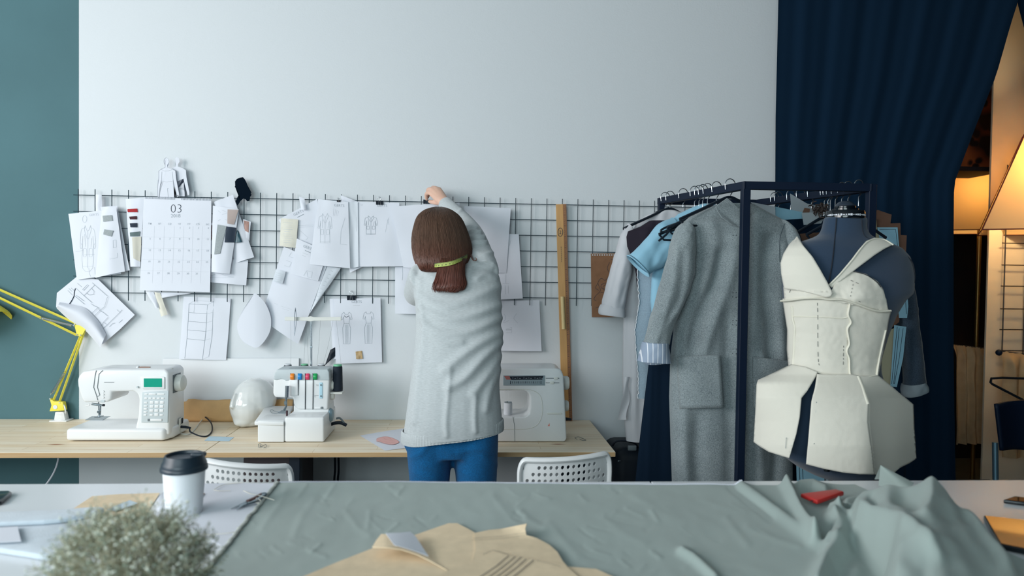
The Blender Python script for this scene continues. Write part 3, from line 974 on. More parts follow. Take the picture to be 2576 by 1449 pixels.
# --- binder clips
def clip(u, v, y, k, label, up=True):
    t = thing('binder_clip', label, 'binder clip', PY(u, v, y), 'black binder clips on the papers')
    a = 9.0*k
    p = [PY(u-a, v+5*k, y), PY(u+a, v+5*k, y), PY(u+a, v-5*k, y), PY(u-a, v-5*k, y)]
    mb = MB()
    h = (p[0]-p[3]).length
    x0, x1 = p[0].x, p[1].x
    zb, zt = p[0].z, p[3].z
    prof = [(-0.0075*k, zt), (0.0075*k, zt), (0.0012, zb), (-0.0012, zb)]
    mb.prism([V((x0, y+q, z)) for q, z in prof], (x1-x0, 0, 0))
    mb.build('clip_body', 'black', t, smooth=20)
    for sg in (-1, 1):
        yy = y+sg*0.004*k
        c = V(((x0+x1)/2, yy, zb))
        H = 0.034*k
        sgn = 1 if up else -1
        w_ = 0.006*k
        pts = [c+V((-w_*0.8, sg*-0.002, 0)), c+V((-w_*0.45, sg*0.004, sgn*H*0.5)), c+V((-w_, sg*0.006, sgn*H*0.85)), c+V((0, sg*0.007, sgn*H)), c+V((w_, sg*0.006, sgn*H*0.85)), c+V((w_*0.45, sg*0.004, sgn*H*0.5)), c+V((w_*0.8, sg*-0.002, 0))]
        MB().tube(smoothpath(pts, 4), 0.0007, n=6).build('wire_handle', 'chrome', t)
    return t
clip(852, 505.5, Y0-0.030, 0.5, 'tiny black binder clip over the long coat drawing')
clip(955, 510, Y0-0.022, 1.0, 'black binder clip on the short jacket drawing')
clip(1074, 507.5, Y0-0.040, 1.0, 'black binder clip pinched between the woman\'s fingers')
clip(884, 749, YW-0.014, 1.2, 'black binder clip holding the two dresses drawing')
# --- white board and kraft paper leaning on the wall behind the machines
a, b2, c2 = PY(408, 903, WALL-0.02), PY(751, 902, WALL-0.02), PY(751, 1058, WALL-0.06)
mb = MB().prism([V((a.x, WALL-0.012, a.z)), V((b2.x, WALL-0.012, b2.z)), V((b2.x, WALL-0.022, DESK+0.001)), V((a.x, WALL-0.022, DESK+0.001))], (0, 0.007, 0.001), bev=0.001, seg=1)
o = mb.build('white_board', 'board_white' if 'board_white' in M else mat('board_white', (0.87, 0.885, 0.90), rough=0.7), smooth=20)
tag(o, 'white board leaning on the wall behind the head and machines', 'board')
def kraft_fn(s_, t_):
    u = lerp(444, 737, s_)
    top = 1006+1.5*math.sin(u*0.05)+2*mnoise.noise(V((u*0.04, 1, 0)))+(5 if u < 470 else 0)
    p = PY(u, top, WALL-0.04)
    z = lerp(p.z, DESK+0.0015, t_)
    return V((p.x, WALL-0.036-0.018*t_-0.008*math.sin(math.pi*t_)-0.004*mnoise.noise(V((u*0.02, t_*2, 5))), z))
mb = MB().grid(60, 10, kraft_fn)
k = len(mb.v)
o = mb.build('kraft_paper', 'kraft', smooth=50)
defmat('kraft_warm', (0.80, 0.64, 0.44), rough=0.75, var=0.06, vscale=20)
o.data.materials[0] = M['kraft_warm']
md = o.modifiers.new('thick', 'SOLIDIFY')
md.thickness = 0.002
tag(o, 'crumpled brown kraft paper standing on the desk against the wall', 'kraft paper')
# --- metre ruler and dowel
yr = WALL-0.034
q = [PY(1398.5, 514, yr), PY(1424.5, 513, yr), PY(1441, 1068, yr), PY(1414.5, 1068, yr)]
dz = DESK+0.001-min(q[2].z, q[3].z)
t = thing('wooden_ruler', 'wooden metre ruler standing on the desk against the wall grid', 'ruler', q[3])
defmat('ruler_wood', (0.78, 0.60, 0.38), rough=0.5, var=0.06, vscale=20, stretch=(6, 6, 0.6))
defmat('ruler_scale', (0.60, 0.42, 0.28), rough=0.5, var=0.08, vscale=20)
ax = (q[0]-q[3]); wx = (q[1]-q[0])
q[3] = q[3]+ax.normalized()*dz; q[2] = V((q[3].x+wx.x, yr, q[3].z))
MB().prism([q[3], lerp(q[3], q[2], 0.68), lerp(q[0], q[1], 0.68), q[0]], (0, 0.006, 0), bev=0.0008, seg=1).build('blade', 'ruler_wood', t, smooth=20)
mb = MB().prism([lerp(q[3], q[2], 0.68), q[2], q[1], lerp(q[0], q[1], 0.68)], (0, 0.005, 0), m=0)
N_ = 200
for i in range(1, N_):
    f_ = i/N_
    e = lerp(q[3], q[0], f_); r2 = lerp(q[2], q[1], f_)
    l = 0.28 if i % 10 == 0 else (0.18 if i % 5 == 0 else 0.11)
    ribbon(mb, [lerp(r2, e, 0.005)+V((0, -0.0006, 0)), lerp(r2, e, l)+V((0, -0.0006, 0))], 0.0009, (0, -1, 0), 1)
for i in range(1, 100, 1):
    vs, fs = text_geo(str(100-i))
    e = lerp(lerp(q[3], q[2], 0.70), lerp(q[0], q[1], 0.70), i/100)
    dv = ax.normalized()
    mb.add([e+dv*(x*0.006)+V((0.0022, -0.0006, 0))-V((y*0.006, 0, 0))*-0.2+V((y*0.004, 0, 0)) for x, y, z in vs], fs, 1)
mb.build('scale', ['ruler_scale', 'ink_dark'], t, smooth=20)
mb = MB()
cc = PY(1409.5, 584, yr-0.0008)
mb.tube([cc+V((0.011*math.cos(a), 0, 0.019*math.sin(a))) for a in [i*math.pi/10 for i in range(20)]], 0.0012, n=5, closed=True)
vs, fs = text_geo('2')
mb.add([cc+V((x*0.020, -0.0002, y*0.022-0.008)) for x, y, z in vs], fs)
for i in range(8):
    mb.box(PY(1411.5+i*0.15, 622+i*5, yr-0.0005), (0.0016, 0.0004, 0.006))
mb.build('printed_mark', 'ink_dark', t)
defmat('pale_wood', (0.86, 0.76, 0.55), rough=0.45)
o = MB().tube([PY(1414.5, 746, yr-0.012), PY(1418, 828, yr-0.012)], 0.0085, n=16).build('dowel', 'pale_wood', smooth=50)
tag(o, 'short pale wooden dowel hanging on the metre ruler', 'dowel')
# ------------------------------------------------------------------ sewing machine with the green display
GM = 'sewing machines on the desks'
defmat('screen_green', (0.03, 0.60, 0.50), rough=0.25)
defmat('panel_grey', (0.745, 0.785, 0.80), rough=0.45)
defmat('brown_thread', (0.55, 0.42, 0.36), rough=0.8, bump=0.4, bscale=200)
defmat('seam_grey', (0.40, 0.44, 0.46), rough=0.6)
def pxprism(poly, y0, dep, m=0, bev=0.008, seg=3, mb=None):
    return (mb or MB()).prism([PY(u, v, y0) for u, v in poly], (0, dep, 0), m=m, bev=bev, seg=seg)
def pxbox(u0, v0, u1, v1, y0, dep, **k):
    return pxprism([(u0, v1), (u1, v1), (u1, v0), (u0, v0)], y0, dep, **k)
y1 = PZ(300, 1112, DESK).y
t = thing('sewing_machine', 'white sewing machine with a green display and keypad', 'sewing machine', PZ(300, 1112, DESK), GM)
a = PY(165, 1100, y1); b2 = PY(411, 1100, y1)
zb = PY(300, 1079, y1).z
mb = MB()
# bed: wide low box with rounded edges
mb.prism([V((a.x, y1, DESK+0.004)), V((b2.x, y1, DESK+0.004)), V((b2.x+0.022, y1+0.05, DESK+0.004)), V((b2.x+0.022, y1+0.20, DESK+0.004)), V((a.x+0.012, y1+0.20, DESK+0.004)), V((a.x, y1+0.16, DESK+0.004))],
         (0, 0, zb-DESK-0.004), bev=0.012, seg=4)
prof = [(197, 946), (207, 935), (240, 930), (415, 929), (425, 938), (426, 1095), (338, 1095), (341, 1072), (347, 1045), (349, 1003), (345, 991), (336, 984.5), (281, 986), (280, 1006), (270, 1012), (210, 1013), (203, 1000), (195, 972), (194, 956)]
pxprism(prof, y1+0.014, 0.15, bev=0.009, seg=3, mb=mb)
mb.build('body', 'white_plastic', t, smooth=35)
yf = y1+0.0132
mb = MB()
mb.tube([PY(u, v, yf) for u, v in [(242, 932), (239, 946), (235.5, 974), (243, 996), (246, 1007)]], 0.0011, n=6)
mb.tube([PY(u, v, yf) for u, v in [(258, 932), (249, 941), (245, 974), (251, 994), (246, 997), (243, 996)]], 0.0011, n=6)
mb.build('thread_slot', 'seam_grey', t)
mb = MB()
mb.tube([PY(262, 961.5, yf), PY(287, 961.5, yf)], 0.0007, n=6)
mb.build('printed_line', 'seam_grey', t)
fr = pxprism([(353, 948), (414, 948), (414, 979), (357, 979)], y1+0.009, 0.008, bev=0.003).build('display_frame', 'white_plastic', t, smooth=35)
pxbox(361.5, 952, 407, 974, y1+0.0075, 0.003, bev=0.0005, seg=1).build('screen', 'screen_green', fr, smooth=20)
pn = pxprism([(357, 986.5), (424, 983), (422, 1063.5), (355, 1063.5)], y1+0.011, 0.006, bev=0.002).build('keypad', 'panel_grey', t, smooth=30)
Zm = lambda x, z: (160+x/6.3, 900+z/6.3)
btn = []
for x in (1306,): btn.append((x, 578, 50, 22))
btn += [(1407, 578, 115, 24), (1540, 578, 115, 24)]
btn += [(x, 643, 48, 26) for x in (1302, 1370, 1435, 1502, 1568)]
btn += [(1300, 711, 52, 26)] + [(x, 709, 60, 44) for x in (1395, 1476, 1557)]
btn += [(1297, 766, 52, 26)] + [(x, 772, 60, 44) for x in (1392, 1472, 1552)]
btn += [(1295, 812, 52, 26)] + [(x, 838, 60, 44) for x in (1388, 1468, 1550)]
btn += [(1293, 860, 52, 26), (1290, 908, 50, 26), (1388, 908, 50, 26), (1468, 902, 60, 44), (1548, 908, 50, 26)]
for x, z, w_, h in btn:
    u, v = Zm(x, z)
    pxbox(u-w_/12.6, v-h/12.6, u+w_/12.6, v+h/12.6, y1+0.0095, 0.004, bev=0.0008, seg=2).build('button', 'white_plastic', pn, smooth=35)
u, v = Zm(1445, 988)
sl = pxbox(u-18.5, v-3.4, u+18.5, v+3.4, y1+0.0102, 0.004, bev=0.0015).build('speed_slot', 'seam_grey', pn, smooth=35)
pxbox(u-12, v-3, u+17.5, v+3, y1+0.0088, 0.004, bev=0.0012).build('slider', 'white_plastic', sl, smooth=35)
c = PY(346.5, 973.5, y1+0.012)
MB().lathe([(0, -0.004), (0.0035, -0.004), (0.004, 0)], c, n=16, mtx=Matrix.Rotation(R(-90), 4, 'X')).build('button', 'grey_plastic', t)
for i, zz_ in enumerate((532, 580, 628)):
    c = PY(*Zm(628, zz_), y1+0.013)
    MB().lathe([(0, -0.002), (0.0032, -0.002), (0.0037, 0)], c, n=16, mtx=Matrix.Rotation(R(-90), 4, 'X')).build('button', 'white_plastic', t)
pxbox(Zm(580, 675)[0], Zm(580, 675)[1], Zm(650, 710)[0], Zm(650, 710)[1], y1+0.012, 0.003, bev=0.0005, seg=1).build('lamp_label', 'panel_grey', t, smooth=20)
xr1 = PY(425, 960, y1+0.014).x
hw = V((xr1, y1+0.085, PY(445, 963, y1+0.085).z))
RX = Matrix.Rotation(R(90), 4, 'Y')
MB().lathe([(0, -0.006), (0.029, -0.006), (0.033, 0.0), (0.0335, 0.016), (0.031, 0.026), (0.024, 0.031), (0, 0.032)], hw, n=32, mtx=RX).build('handwheel', 'cream_plastic', t, smooth=35)
MB().box(hw+V((0.0012, 0, 0)), (0.002, 0.072, 0.072), bev=0.0005, seg=1).build('wheel_gap', 'seam_grey', t, smooth=20)
# spool on the top pin, knobs
zt = PY(370, 930, y1+0.09).z+0.002
xs0, xs1 = PY(351, 922, y1+0.09).x, PY(386, 922, y1+0.09).x
sp = MB().tube([(xs0, y1+0.07, zt+0.006), (xs1+0.02, y1+0.07, zt+0.006)], 0.002, n=10).build('spool_pin', 'white_plastic', t)
MB().lathe([(0, -0.003), (0.010, -0.003), (0.0105, 0.001), (0.009, 0.004), (0, 0.005)], (xs0+0.003, y1+0.07, zt+0.006), n=20, mtx=RX).build('spool_cap', 'white_plastic', sp)
MB().lathe([(0.0065, 0), (0.007, 0.006), (0.007, 0.034), (0.0065, 0.04)], (xs0+0.010, y1+0.07, zt+0.006), n=20, mtx=RX).build('thread_spool', 'brown_thread', sp)
for u, h_, r_ in ((270, 0.007, 0.007), (277, 0.006, 0.004), (246, 0.004, 0.004), (415, 0.012, 0.0012), (432, 0.010, 0.005)):
    p = PY(u, 930, y1+0.07)
    MB().lathe([(r_*0.6, -0.004), (r_*0.6, h_*0.5), (r_, h_*0.6), (r_, h_), (0, h_)], (p.x, y1+0.07, zt-0.002), n=16).build('top_knob', 'steel' if u in (277, 415) else 'cream_plastic', t)
# needle bar, presser foot, plate
yn = y1+0.065
nb = MB().tube([PY(248, 1008, yn), PY(249, 1047, yn)], 0.0022, n=10).build('needle_bar', 'chrome', t)
MB().tube([PY(231, 1016, yn-0.004), PY(246, 1018, yn-0.004), PY(258, 1020, yn-0.004)], [0.0045, 0.005, 0.003], n=10).build('needle_clamp', 'steel', nb)
MB().lathe([(0, -0.004), (0.0045, -0.004), (0.0045, 0.003), (0, 0.003)], PY(261, 1019.5, yn-0.004), n=14, mtx=RX).build('clamp_screw', 'black', nb)
MB().tube([PY(216, 1021, yn), PY(224, 1020, yn), PY(226, 1015, yn)], 0.0022, n=8).build('threader', 'white_plastic', t)
mb = MB().tube([PY(253, 1020, yn), PY(252, 1044, yn)], 0.0028, n=10)
mb.box(PY(249, 1036, yn-0.004), (0.012, 0.008, 0.009), bev=0.001, seg=1)
mb.box(PY(249, 1048, yn-0.012), (0.022, 0.03, 0.003), bev=0.001, seg=1)
mb.build('presser_foot', 'steel', t, smooth=30)
MB().prism([PZ(u, v, zb+0.0003) for u, v in [(214, 1057), (258, 1057), (278, 1047.5), (231, 1047.5)]], (0, 0, 0.0012)).build('needle_plate', 'steel', t, smooth=20)
MB().tube([PY(282, 987, y1+0.09), PY(288, 990, y1+0.085), PY(300, 988, y1+0.085)], [0.003, 0.004, 0.003], n=8).build('presser_lever', 'black', t)
# side plate, plug and cables
MB().box(V((b2.x+0.022, y1+0.11, DESK+0.045)), (0.004, 0.035, 0.05), bev=0.001, seg=1).build('socket_plate', 'cream_plastic', t, smooth=20)
MB().box(V((b2.x+0.025, y1+0.115, DESK+0.058)), (0.004, 0.012, 0.022), bev=0.001, seg=1).build('power_switch', 'black', t, smooth=20)
xs = b2.x+0.024
MB().tube([(xs, y1+0.105, DESK+0.036), (xs+0.018, y1+0.105, DESK+0.035), (xs+0.04, y1+0.10, DESK+0.032)], [0.005, 0.0055, 0.0035], n=10).build('plug', 'black', t)
def deskpath(pts, z):
    return smoothpath([PZ(u, v, DESK+zz_) for u, v, zz_ in pts], 8)
MB().tube([V((xs+0.035, y1+0.10, DESK+0.033))]+deskpath([(478, 1086, 0.02), (500, 1096, 0.008), (520, 1097, 0.0035), (533, 1085, 0.0035), (532, 1066, 0.012), (520, 1052, 0.02), (507, 1046, 0.018), (498, 1053, 0.004)], 0), 0.0028, n=8).build('power_cable', 'black', t)
MB().tube([V((xs, y1+0.10, DESK+0.025))]+deskpath([(455, 1091, 0.006), (475, 1092, 0.003), (490, 1080, 0.003), (505, 1060, 0.006), (520, 1046, 0.02), (530, 1062, 0.002)], 0), 0.0024, n=8).build('pedal_cable', 'cream_plastic', t)

# ------------------------------------------------------------------ overlock machine
Zs = lambda x, z: (620+x/3.714, 740+z/3.714)
y2 = PZ(730, 1114, DESK).y
t = thing('overlock_machine', 'white overlock machine with four coloured tension dials', 'sewing machine', PZ(730, 1114, DESK), GM)
mb = MB()
pxbox(648, 1058, 714.5, 1112.5, y2, 0.12, bev=0.004, mb=mb)
pxbox(716, 1050, 815, 1112.5, y2, 0.24, bev=0.007, mb=mb)
mb.build('base', 'white_plastic', t, smooth=35)
zt2 = PY(680, 1060, y2).z
mb = MB()
A = [PZ(u, v, zt2) for u, v in [(640, 1060), (714, 1061), (722, 1050), (737, 1021), (668, 1021)]]
mb.prism(A, (0, 0, -0.016), bev=0.004, seg=3).build('sewing_table', 'white_plastic', t, smooth=35)
mb = MB()
prof = [Zs(*p) for p in [(250, 800), (262, 735), (285, 705), (760, 705), (772, 730), (776, 810), (762, 1080), (480, 1080), (440, 1042), (436, 970), (265, 966), (246, 930)]]
pxprism(prof, y2+0.10, 0.12, bev=0.008, mb=mb)
pxprism([Zs(*p) for p in [(440, 1040), (770, 1040), (770, 1180), (440, 1180)]], y2+0.11, 0.11, bev=0.004, mb=mb)
mb.build('body', 'white_plastic', t, smooth=35)
prof = [Zs(*p) for p in [(252, 800), (264, 733), (287, 703), (758, 703), (772, 730), (776, 806), (690, 806), (400, 806), (365, 812), (352, 800), (320, 795), (280, 806)]]
pxprism(prof, y2+0.097, 0.10, bev=0.004).build('top_cover', 'grey_plastic', t, smooth=35)
MB().tube(smoothpath([PY(*Zs(405, 712), y2+0.13), PY(*Zs(420, 697), y2+0.13), PY(*Zs(650, 697), y2+0.13), PY(*Zs(665, 712), y2+0.13)], 4), 0.004, n=8).build('carry_handle', 'seam_grey', t)
p = PY(*Zs(382, 722), y2+0.11)
MB().lathe([(0.007, -0.003), (0.007, 0.002), (0.004, 0.003), (0, 0.003)], p, n=16).build('top_knob', 'black', t)
mb = MB()
for x, z0, z1 in ((412, 740, 945), (482, 740, 945), (548, 740, 1078), (620, 740, 1078)):
    mb = MB().tube([PY(*Zs(x, z0), y2+0.0965), PY(*Zs(x+2, z0+60), y2+0.0965), PY(*Zs(x, z1), y2+0.0985)], 0.0014, n=6)
    mb.build('thread_slot', 'black', t)
pxbox(*Zs(398, 800), *Zs(481, 946), y2+0.094, 0.01, bev=0.003).build('front_plate', 'white_plastic', t, smooth=35)
for (x, c, nm) in ((432, (0.90, 0.52, 0.14), 'orange'), (502, (0.10, 0.52, 0.80), 'blue'), (574, (0.85, 0.25, 0.40), 'pink'), (645, (0.08, 0.62, 0.33), 'green')):
    defmat('dial_'+nm, c, rough=0.4)
    p = PY(*Zs(x, 770), y2+0.099)
    hz = 31/3.714*p.y/FPX
    hx = 17/3.714*p.y/FPX
    o = MB().lathe([(hz*0.9, -hx), (hz, -hx*0.7), (hz, hx*0.7), (hz*0.9, hx)], p, n=28, mtx=RX, sx=1).build('tension_dial', 'dial_'+nm, t, smooth=35)
    o['label'] = nm+' tension dial'
pxbox(*Zs(681, 826), *Zs(711, 976), y2+0.0975, 0.004, bev=0.0012).build('stitch_scale', 'teal_scale' if 'teal_scale' in M else mat('teal_scale', (0.66, 0.80, 0.86)), t, smooth=30)
for z in (848, 952):
    MB().lathe([(0, -0.003), (0.003, -0.003), (0.003, 0.001)], PY(*Zs(696, z), y2+0.0975), n=12, mtx=Matrix.Rotation(R(-90), 4, 'X')).build('scale_knob', 'seam_grey', t)
mb = MB()
for q in ((650, 845, 676, 847), (654, 856, 676, 857), (634, 946, 674, 947), (634, 960, 650, 961)):
    mb.tube([PY(*Zs(q[0], q[1]), y2+0.0995), PY(*Zs(q[2], q[3]), y2+0.0995)], 0.0005, n=5)
mb.build('printed_line', 'seam_grey', t)
pxbox(*Zs(640, 1055), *Zs(692, 1070), y2+0.098, 0.004, bev=0.0008).build('lever_plate', 'white_plastic', t, smooth=30)
pxbox(*Zs(696, 1052), *Zs(716, 1072), y2+0.098, 0.004, bev=0.0008).build('lever_tip', 'seam_grey', t, smooth=30)
yb = y2+0.075
mb = MB().tube([PY(*Zs(382, 855), yb), PY(*Zs(378, 962), yb)], [0.0085, 0.0085], n=14)
mb.build('presser_bar', 'chrome', t, smooth=35)
mb = MB().tube([PY(*Zs(372, 962), yb), PY(*Zs(370, 1050), yb), PY(*Zs(350, 1090), yb-0.01)], [0.004, 0.004, 0.005], n=10)
mb.box(PY(*Zs(366, 1015), yb), (0.011, 0.008, 0.014), bev=0.001, seg=1)
mb.build('presser_foot', 'steel', t, smooth=35)
p0 = zt2+0.001
MB().prism([PZ(*Zs(*q), p0) for q in [(290, 1112), (360, 1118), (378, 1085), (330, 1088)]], (0, 0, 0.002)).build('needle_plate', 'steel', t, smooth=20)
MB().tube(smoothpath([PZ(*Zs(*q), p0+0.002) for q in [(320, 1100), (270, 1095), (235, 1078), (222, 1092), (245, 1112), (290, 1112)]], 5), 0.001, n=6).build('guide_wire', 'steel', t)
pxbox(*Zs(368, 1090), *Zs(383, 1140), y2+0.03, 0.01, bev=0.002).build('looper_tip', 'dark_red', t, smooth=30)
for (x, z, rr, d0, d1) in ((778, 848, 0.022, 0.0, 0.022), (776, 945, 0.0175, 0.0, 0.022)):
    p = PY(*Zs(770, z), y2+0.15)
    MB().lathe([(0, d0), (rr, d0), (rr, d1*0.8), (rr*0.9, d1), (0, d1)], p, n=26, mtx=RX).build('side_knob', 'cream_plastic', t, smooth=35)
p = PY(*Zs(770, 1130), y2+0.13)
MB().lathe([(0, 0), (0.028, 0), (0.028, 0.008), (0.022, 0.016), (0, 0.016)], p, n=28, mtx=RX).build('handwheel', 'teal_ring' if 'teal_ring' in M else mat('teal_ring', (0.50, 0.60, 0.65), rough=0.4), t, smooth=35)
zs = PY(*Zs(830, 905), y2+0.15).z
q0, q1 = PY(*Zs(765, 905), y2+0.15), PY(*Zs(908, 905), y2+0.15)
MB().box2((q0.x, y2+0.12, zs-0.008), (q1.x, y2+0.18, zs), bev=0.003).build('cone_tray', 'cream_plastic', t, smooth=35)
MB().box2((q0.x-0.10, y2+0.22, DESK+0.19), (q0.x+0.01, y2+0.27, DESK+0.198), bev=0.002).build('cone_tray', 'cream_plastic', t, smooth=35)
st = MB().tube([PY(783, 940, y2+0.25), PY(783, 868, y2+0.25), PY(783, 805, y2+0.25)], [0.0045, 0.0045, 0.004], n=12).build('stand_pole', 'chrome', t)
MB().box(PY(783, 873, y2+0.25), (0.009, 0.009, 0.006), bev=0.001).build('collar', 'steel', st)
pxprism([(716, 797), (770, 798), (781, 795.5), (790, 798), (858, 797), (858, 806.5), (790, 807), (781, 809), (770, 807), (716, 806.5)], y2+0.245, 0.008, bev=0.001, seg=1).build('guide_arm', 'cream_plastic', st, smooth=30)
cable = [PY(829, 1062, y2+0.16), PY(845, 1066, y2+0.15), PY(858, 1058, y2+0.16), PY(871, 1071, y2+0.15)]
MB().tube(smoothpath([PY(830, 1068, y2+0.15), PY(845, 1064, y2+0.15), PY(858, 1064, y2+0.15), PY(872, 1070, y2+0.15)], 4), 0.007, n=8).build('plug', 'black', t)
MB().tube(smoothpath([PY(846, 1053, y2+0.15), PY(855, 1052, y2+0.15), PY(866, 1064, y2+0.15)], 4), 0.004, n=8).build('power_cable', 'seam_grey', t)
thr = [((731, 806), (731, 918)), ((768, 806), (764, 918)), ((769, 806), (776, 918)), ((806, 806), (797, 918)), ((838, 806), (812, 920)), ((846, 806), (858, 918))]
for a_, b_ in thr:
    MB().tube(smoothpath([PY(*a_, y2+0.246), PY(lerp(a_[0], b_[0], 0.5)+1, lerp(a_[1], b_[1], 0.5)+4, y2+0.246), PY(*b_, y2+0.246)], 4), 0.0003, n=4).build('thread', 'seam_grey', st)
defmat('cap_green', (0.45, 0.74, 0.58), rough=0.5)
defmat('cap_white', (0.82, 0.84, 0.86), rough=0.5)
GC = 'dark thread cones on the overlock machine'
for u, vt, vb, hw_, cap, lab in ((724, 915, 952, 9.8, 'cap_white', 'dark thread cone with a white cap, behind the orange dial'), (766, 915, 952, 10, 'cap_green', 'dark thread cone with a green cap behind the dials'),
                           (808, 915, 952, 9.8, 'cap_white', 'dark thread cone with a grey cap beside the black cloth scrap'), (849, 916, 980, 12, 'cap_green', 'tall dark thread cone standing outside on the side tray')):
    yy = y2+0.245 if u < 840 else y2+0.15
    p0, p1 = PY(u, vb, yy), PY(u, vt, yy)
    if u < 840: p0.z = DESK+0.199
    else: p0.z = zs+0.001
    h = p1.z-p0.z
    k = yy/FPX
    tc_ = thing('thread_cone', lab, 'thread cone', (p0.x, yy, p0.z), GC)
    MB().lathe([(0, 0.001), (hw_*1.06*k, 0.001), (hw_*1.08*k, h*0.06), (hw_*0.96*k, h*0.88), (hw_*0.86*k, h*0.93)], (p0.x, yy, p0.z), n=26).build('thread', 'thread_dark', tc_, smooth=35)
    MB().lathe([(hw_*0.86*k, h*0.93), (hw_*0.86*k, h*0.99), (hw_*0.6*k, h), (0, h)], (p0.x, yy, p0.z), n=26).build('cap', cap, tc_, smooth=35)
# tweezers hung over the thread arm
t = thing('tweezers', 'silver tweezers hanging on the overlock thread arm', 'tweezers', PY(743, 845, y2+0.238))
for dx, lab in ((-0.0018, 0), (0.0018, 1)):
    pts = [PY(743.5, 774, y2+0.238), PY(743.5, 795, y2+0.238)+V((dx*2.2, 0, 0)), PY(743, 815, y2+0.238)+V((dx*2.0, 0, 0)), PY(741, 845, y2+0.238)]
    MB().tube(pts, [(0.0042, 0.0012), (0.0046, 0.0012), (0.0036, 0.0012), (0.0008, 0.0006)], n=8).build('arm', 'chrome', t)

# ------------------------------------------------------------------ plain white machine beside the woman
Z6 = lambda x, z: (960+x/3.22, 780+z/3.22)
y3 = PZ(1340, 1113, DESK).y
t = thing('sewing_machine', 'white sewing machine with a dark stitch panel, partly behind the woman', 'sewing machine', PZ(1300, 1113, DESK), GM)
prof = [(1130, 940), (1140, 930), (1160, 927), (1400, 927), (1412, 931), (1418, 945), (1426, 1104), (1421, 1111.5), (1128, 1111.5), (1124, 1100), (1126, 1050), (1320, 1048), (1331, 1040), (1334, 1025), (1334, 998), (1328, 987), (1318, 983), (1215, 983), (1212, 1012), (1160, 1014), (1140, 1005), (1131, 975)]
mb = MB()
pxprism(prof, y3, 0.17, bev=0.007, seg=3, mb=mb)
mb.build('body', 'white_plastic', t, smooth=35)
# sunk frame around the opening
ring_o = [(1215, 979)] + sp2([(1300, 979), (1335, 981), (1357, 993), (1364, 1015), (1363, 1045), (1352, 1068), (1330, 1078), (1300, 1080)], 4) + [(1215, 1080)]
mb = MB()
mb.tube([PY(u, v, y3+0.0005) for u, v in ring_o], 0.0016, n=6)
mb.build('opening_rim', 'cream_plastic', t)
mb = MB().tube([PY(1290, 1048, y3-0.0004), PY(1294, 1070, y3-0.0004), PY(1295, 1111, y3-0.0004)], 0.0007, n=5)
mb.build('bed_joint', 'seam_grey', t)
p = pxbox(1266, 944.5, 1371, 970, y3-0.0015, 0.004, bev=0.0008).build('stitch_panel', 'panel_teal' if 'panel_teal' in M else mat('panel_teal', (0.56, 0.62, 0.65), rough=0.4), t, smooth=30)
pxprism([(1282, 947), (1367, 946), (1364, 955), (1286, 955.5)], y3-0.0022, 0.002, bev=0.0002, seg=1).build('chart', 'black', p, smooth=20)
pxprism([(1268, 946), (1281, 946), (1285, 955), (1274, 955)], y3-0.0022, 0.002, bev=0.0002, seg=1).build('red_mark', mat('mark_red', (0.68, 0.42, 0.40)), p, smooth=20)
mb = MB()
for i in range(17):
    u = 1284+i*4.8
    h = 6 if i in (0, 16) else 4
    mb.box(PY(u, 962, y3-0.002), (0.0022, 0.0006, h*2*0.001), m=0 if i % 4 else 1)
mb.build('stitch_symbols', ['seam_grey', 'ink_dark'], p, smooth=0)
mb = MB()
for i in range(3):
    for j in range(4):
        mb.box(PY(1290+i*28+j*6, 951+0.6*(j % 2), y3-0.0026), (0.006, 0.0004, 0.001))
mb.build('printed_line', 'ink_light', p, smooth=0)
for z, kx in ((550, 1412), (587, 1380)):
    g = pxbox(*Z6(1330, z), *Z6(1440, z+5), y3-0.0008, 0.002, bev=0.0004, seg=1).build('slider_slot', 'seam_grey', t, smooth=20)
    pxbox(*Z6(kx-16, z-7), *Z6(kx+16, z+12), y3-0.005, 0.006, bev=0.001).build('slider', 'cream_plastic', g, smooth=30)
g = pxbox(*Z6(1342, 832), *Z6(1460, 845), y3-0.0045, 0.006, bev=0.0015).build('reverse_lever', 'cream_plastic', t, smooth=30)
pxprism([Z6(1345, 940), Z6(1362, 940), Z6(1360, 915)], y3-0.0005, 0.001, bev=0).build('red_triangle', mat('mark_pink', (0.84, 0.52, 0.48)), t, smooth=20)
for z, rr in ((590, 0.028), (775, 0.022)):
    p = V((PY(1424, 960, y3+0.03).x-0.006, y3+0.08, PY(*Z6(1490, z), y3+0.08).z))
    MB().lathe([(0, 0), (rr, 0), (rr, 0.018), (rr*0.85, 0.024), (0, 0.024)], p, n=28, mtx=RX).build('handwheel', 'cream_plastic', t, smooth=35)
MB().tube([V((PY(1424, 1054, y3+0.06).x-0.004, y3+0.06, PY(1430, 1054, y3+0.06).z)), PY(1437, 1055, y3+0.06)], [0.007, 0.005], n=10).build('plug', 'black', t)
zsp = PY(1300, 1049, y3+0.02).z
k = (y3+0.03)/FPX
sp = PY(1278, 1045, y3+0.035)
zz0 = PY(1300, 1048, y3).z+0.0005
t2 = thing('thread_spool', 'white thread spool standing in the opening of the plain machine', 'thread spool', (sp.x, y3+0.04, zz0))
h = PY(1278, 1011, y3+0.04).z-zz0
defmat('white_thread', (0.87, 0.88, 0.90), rough=0.8, bump=0.3, bscale=300)
MB().lathe([(0.0165, 0), (0.0175, 0.003), (0.017, h*0.9), (0.015, h*0.95)], (sp.x, y3+0.04, zz0), n=26).build('thread', 'white_thread', t2)
MB().lathe([(0.015, h*0.94), (0.016, h), (0.007, h), (0.006, h*0.9), (0, h*0.9)], (sp.x, y3+0.04, zz0), n=26).build('core', 'steel', t2)

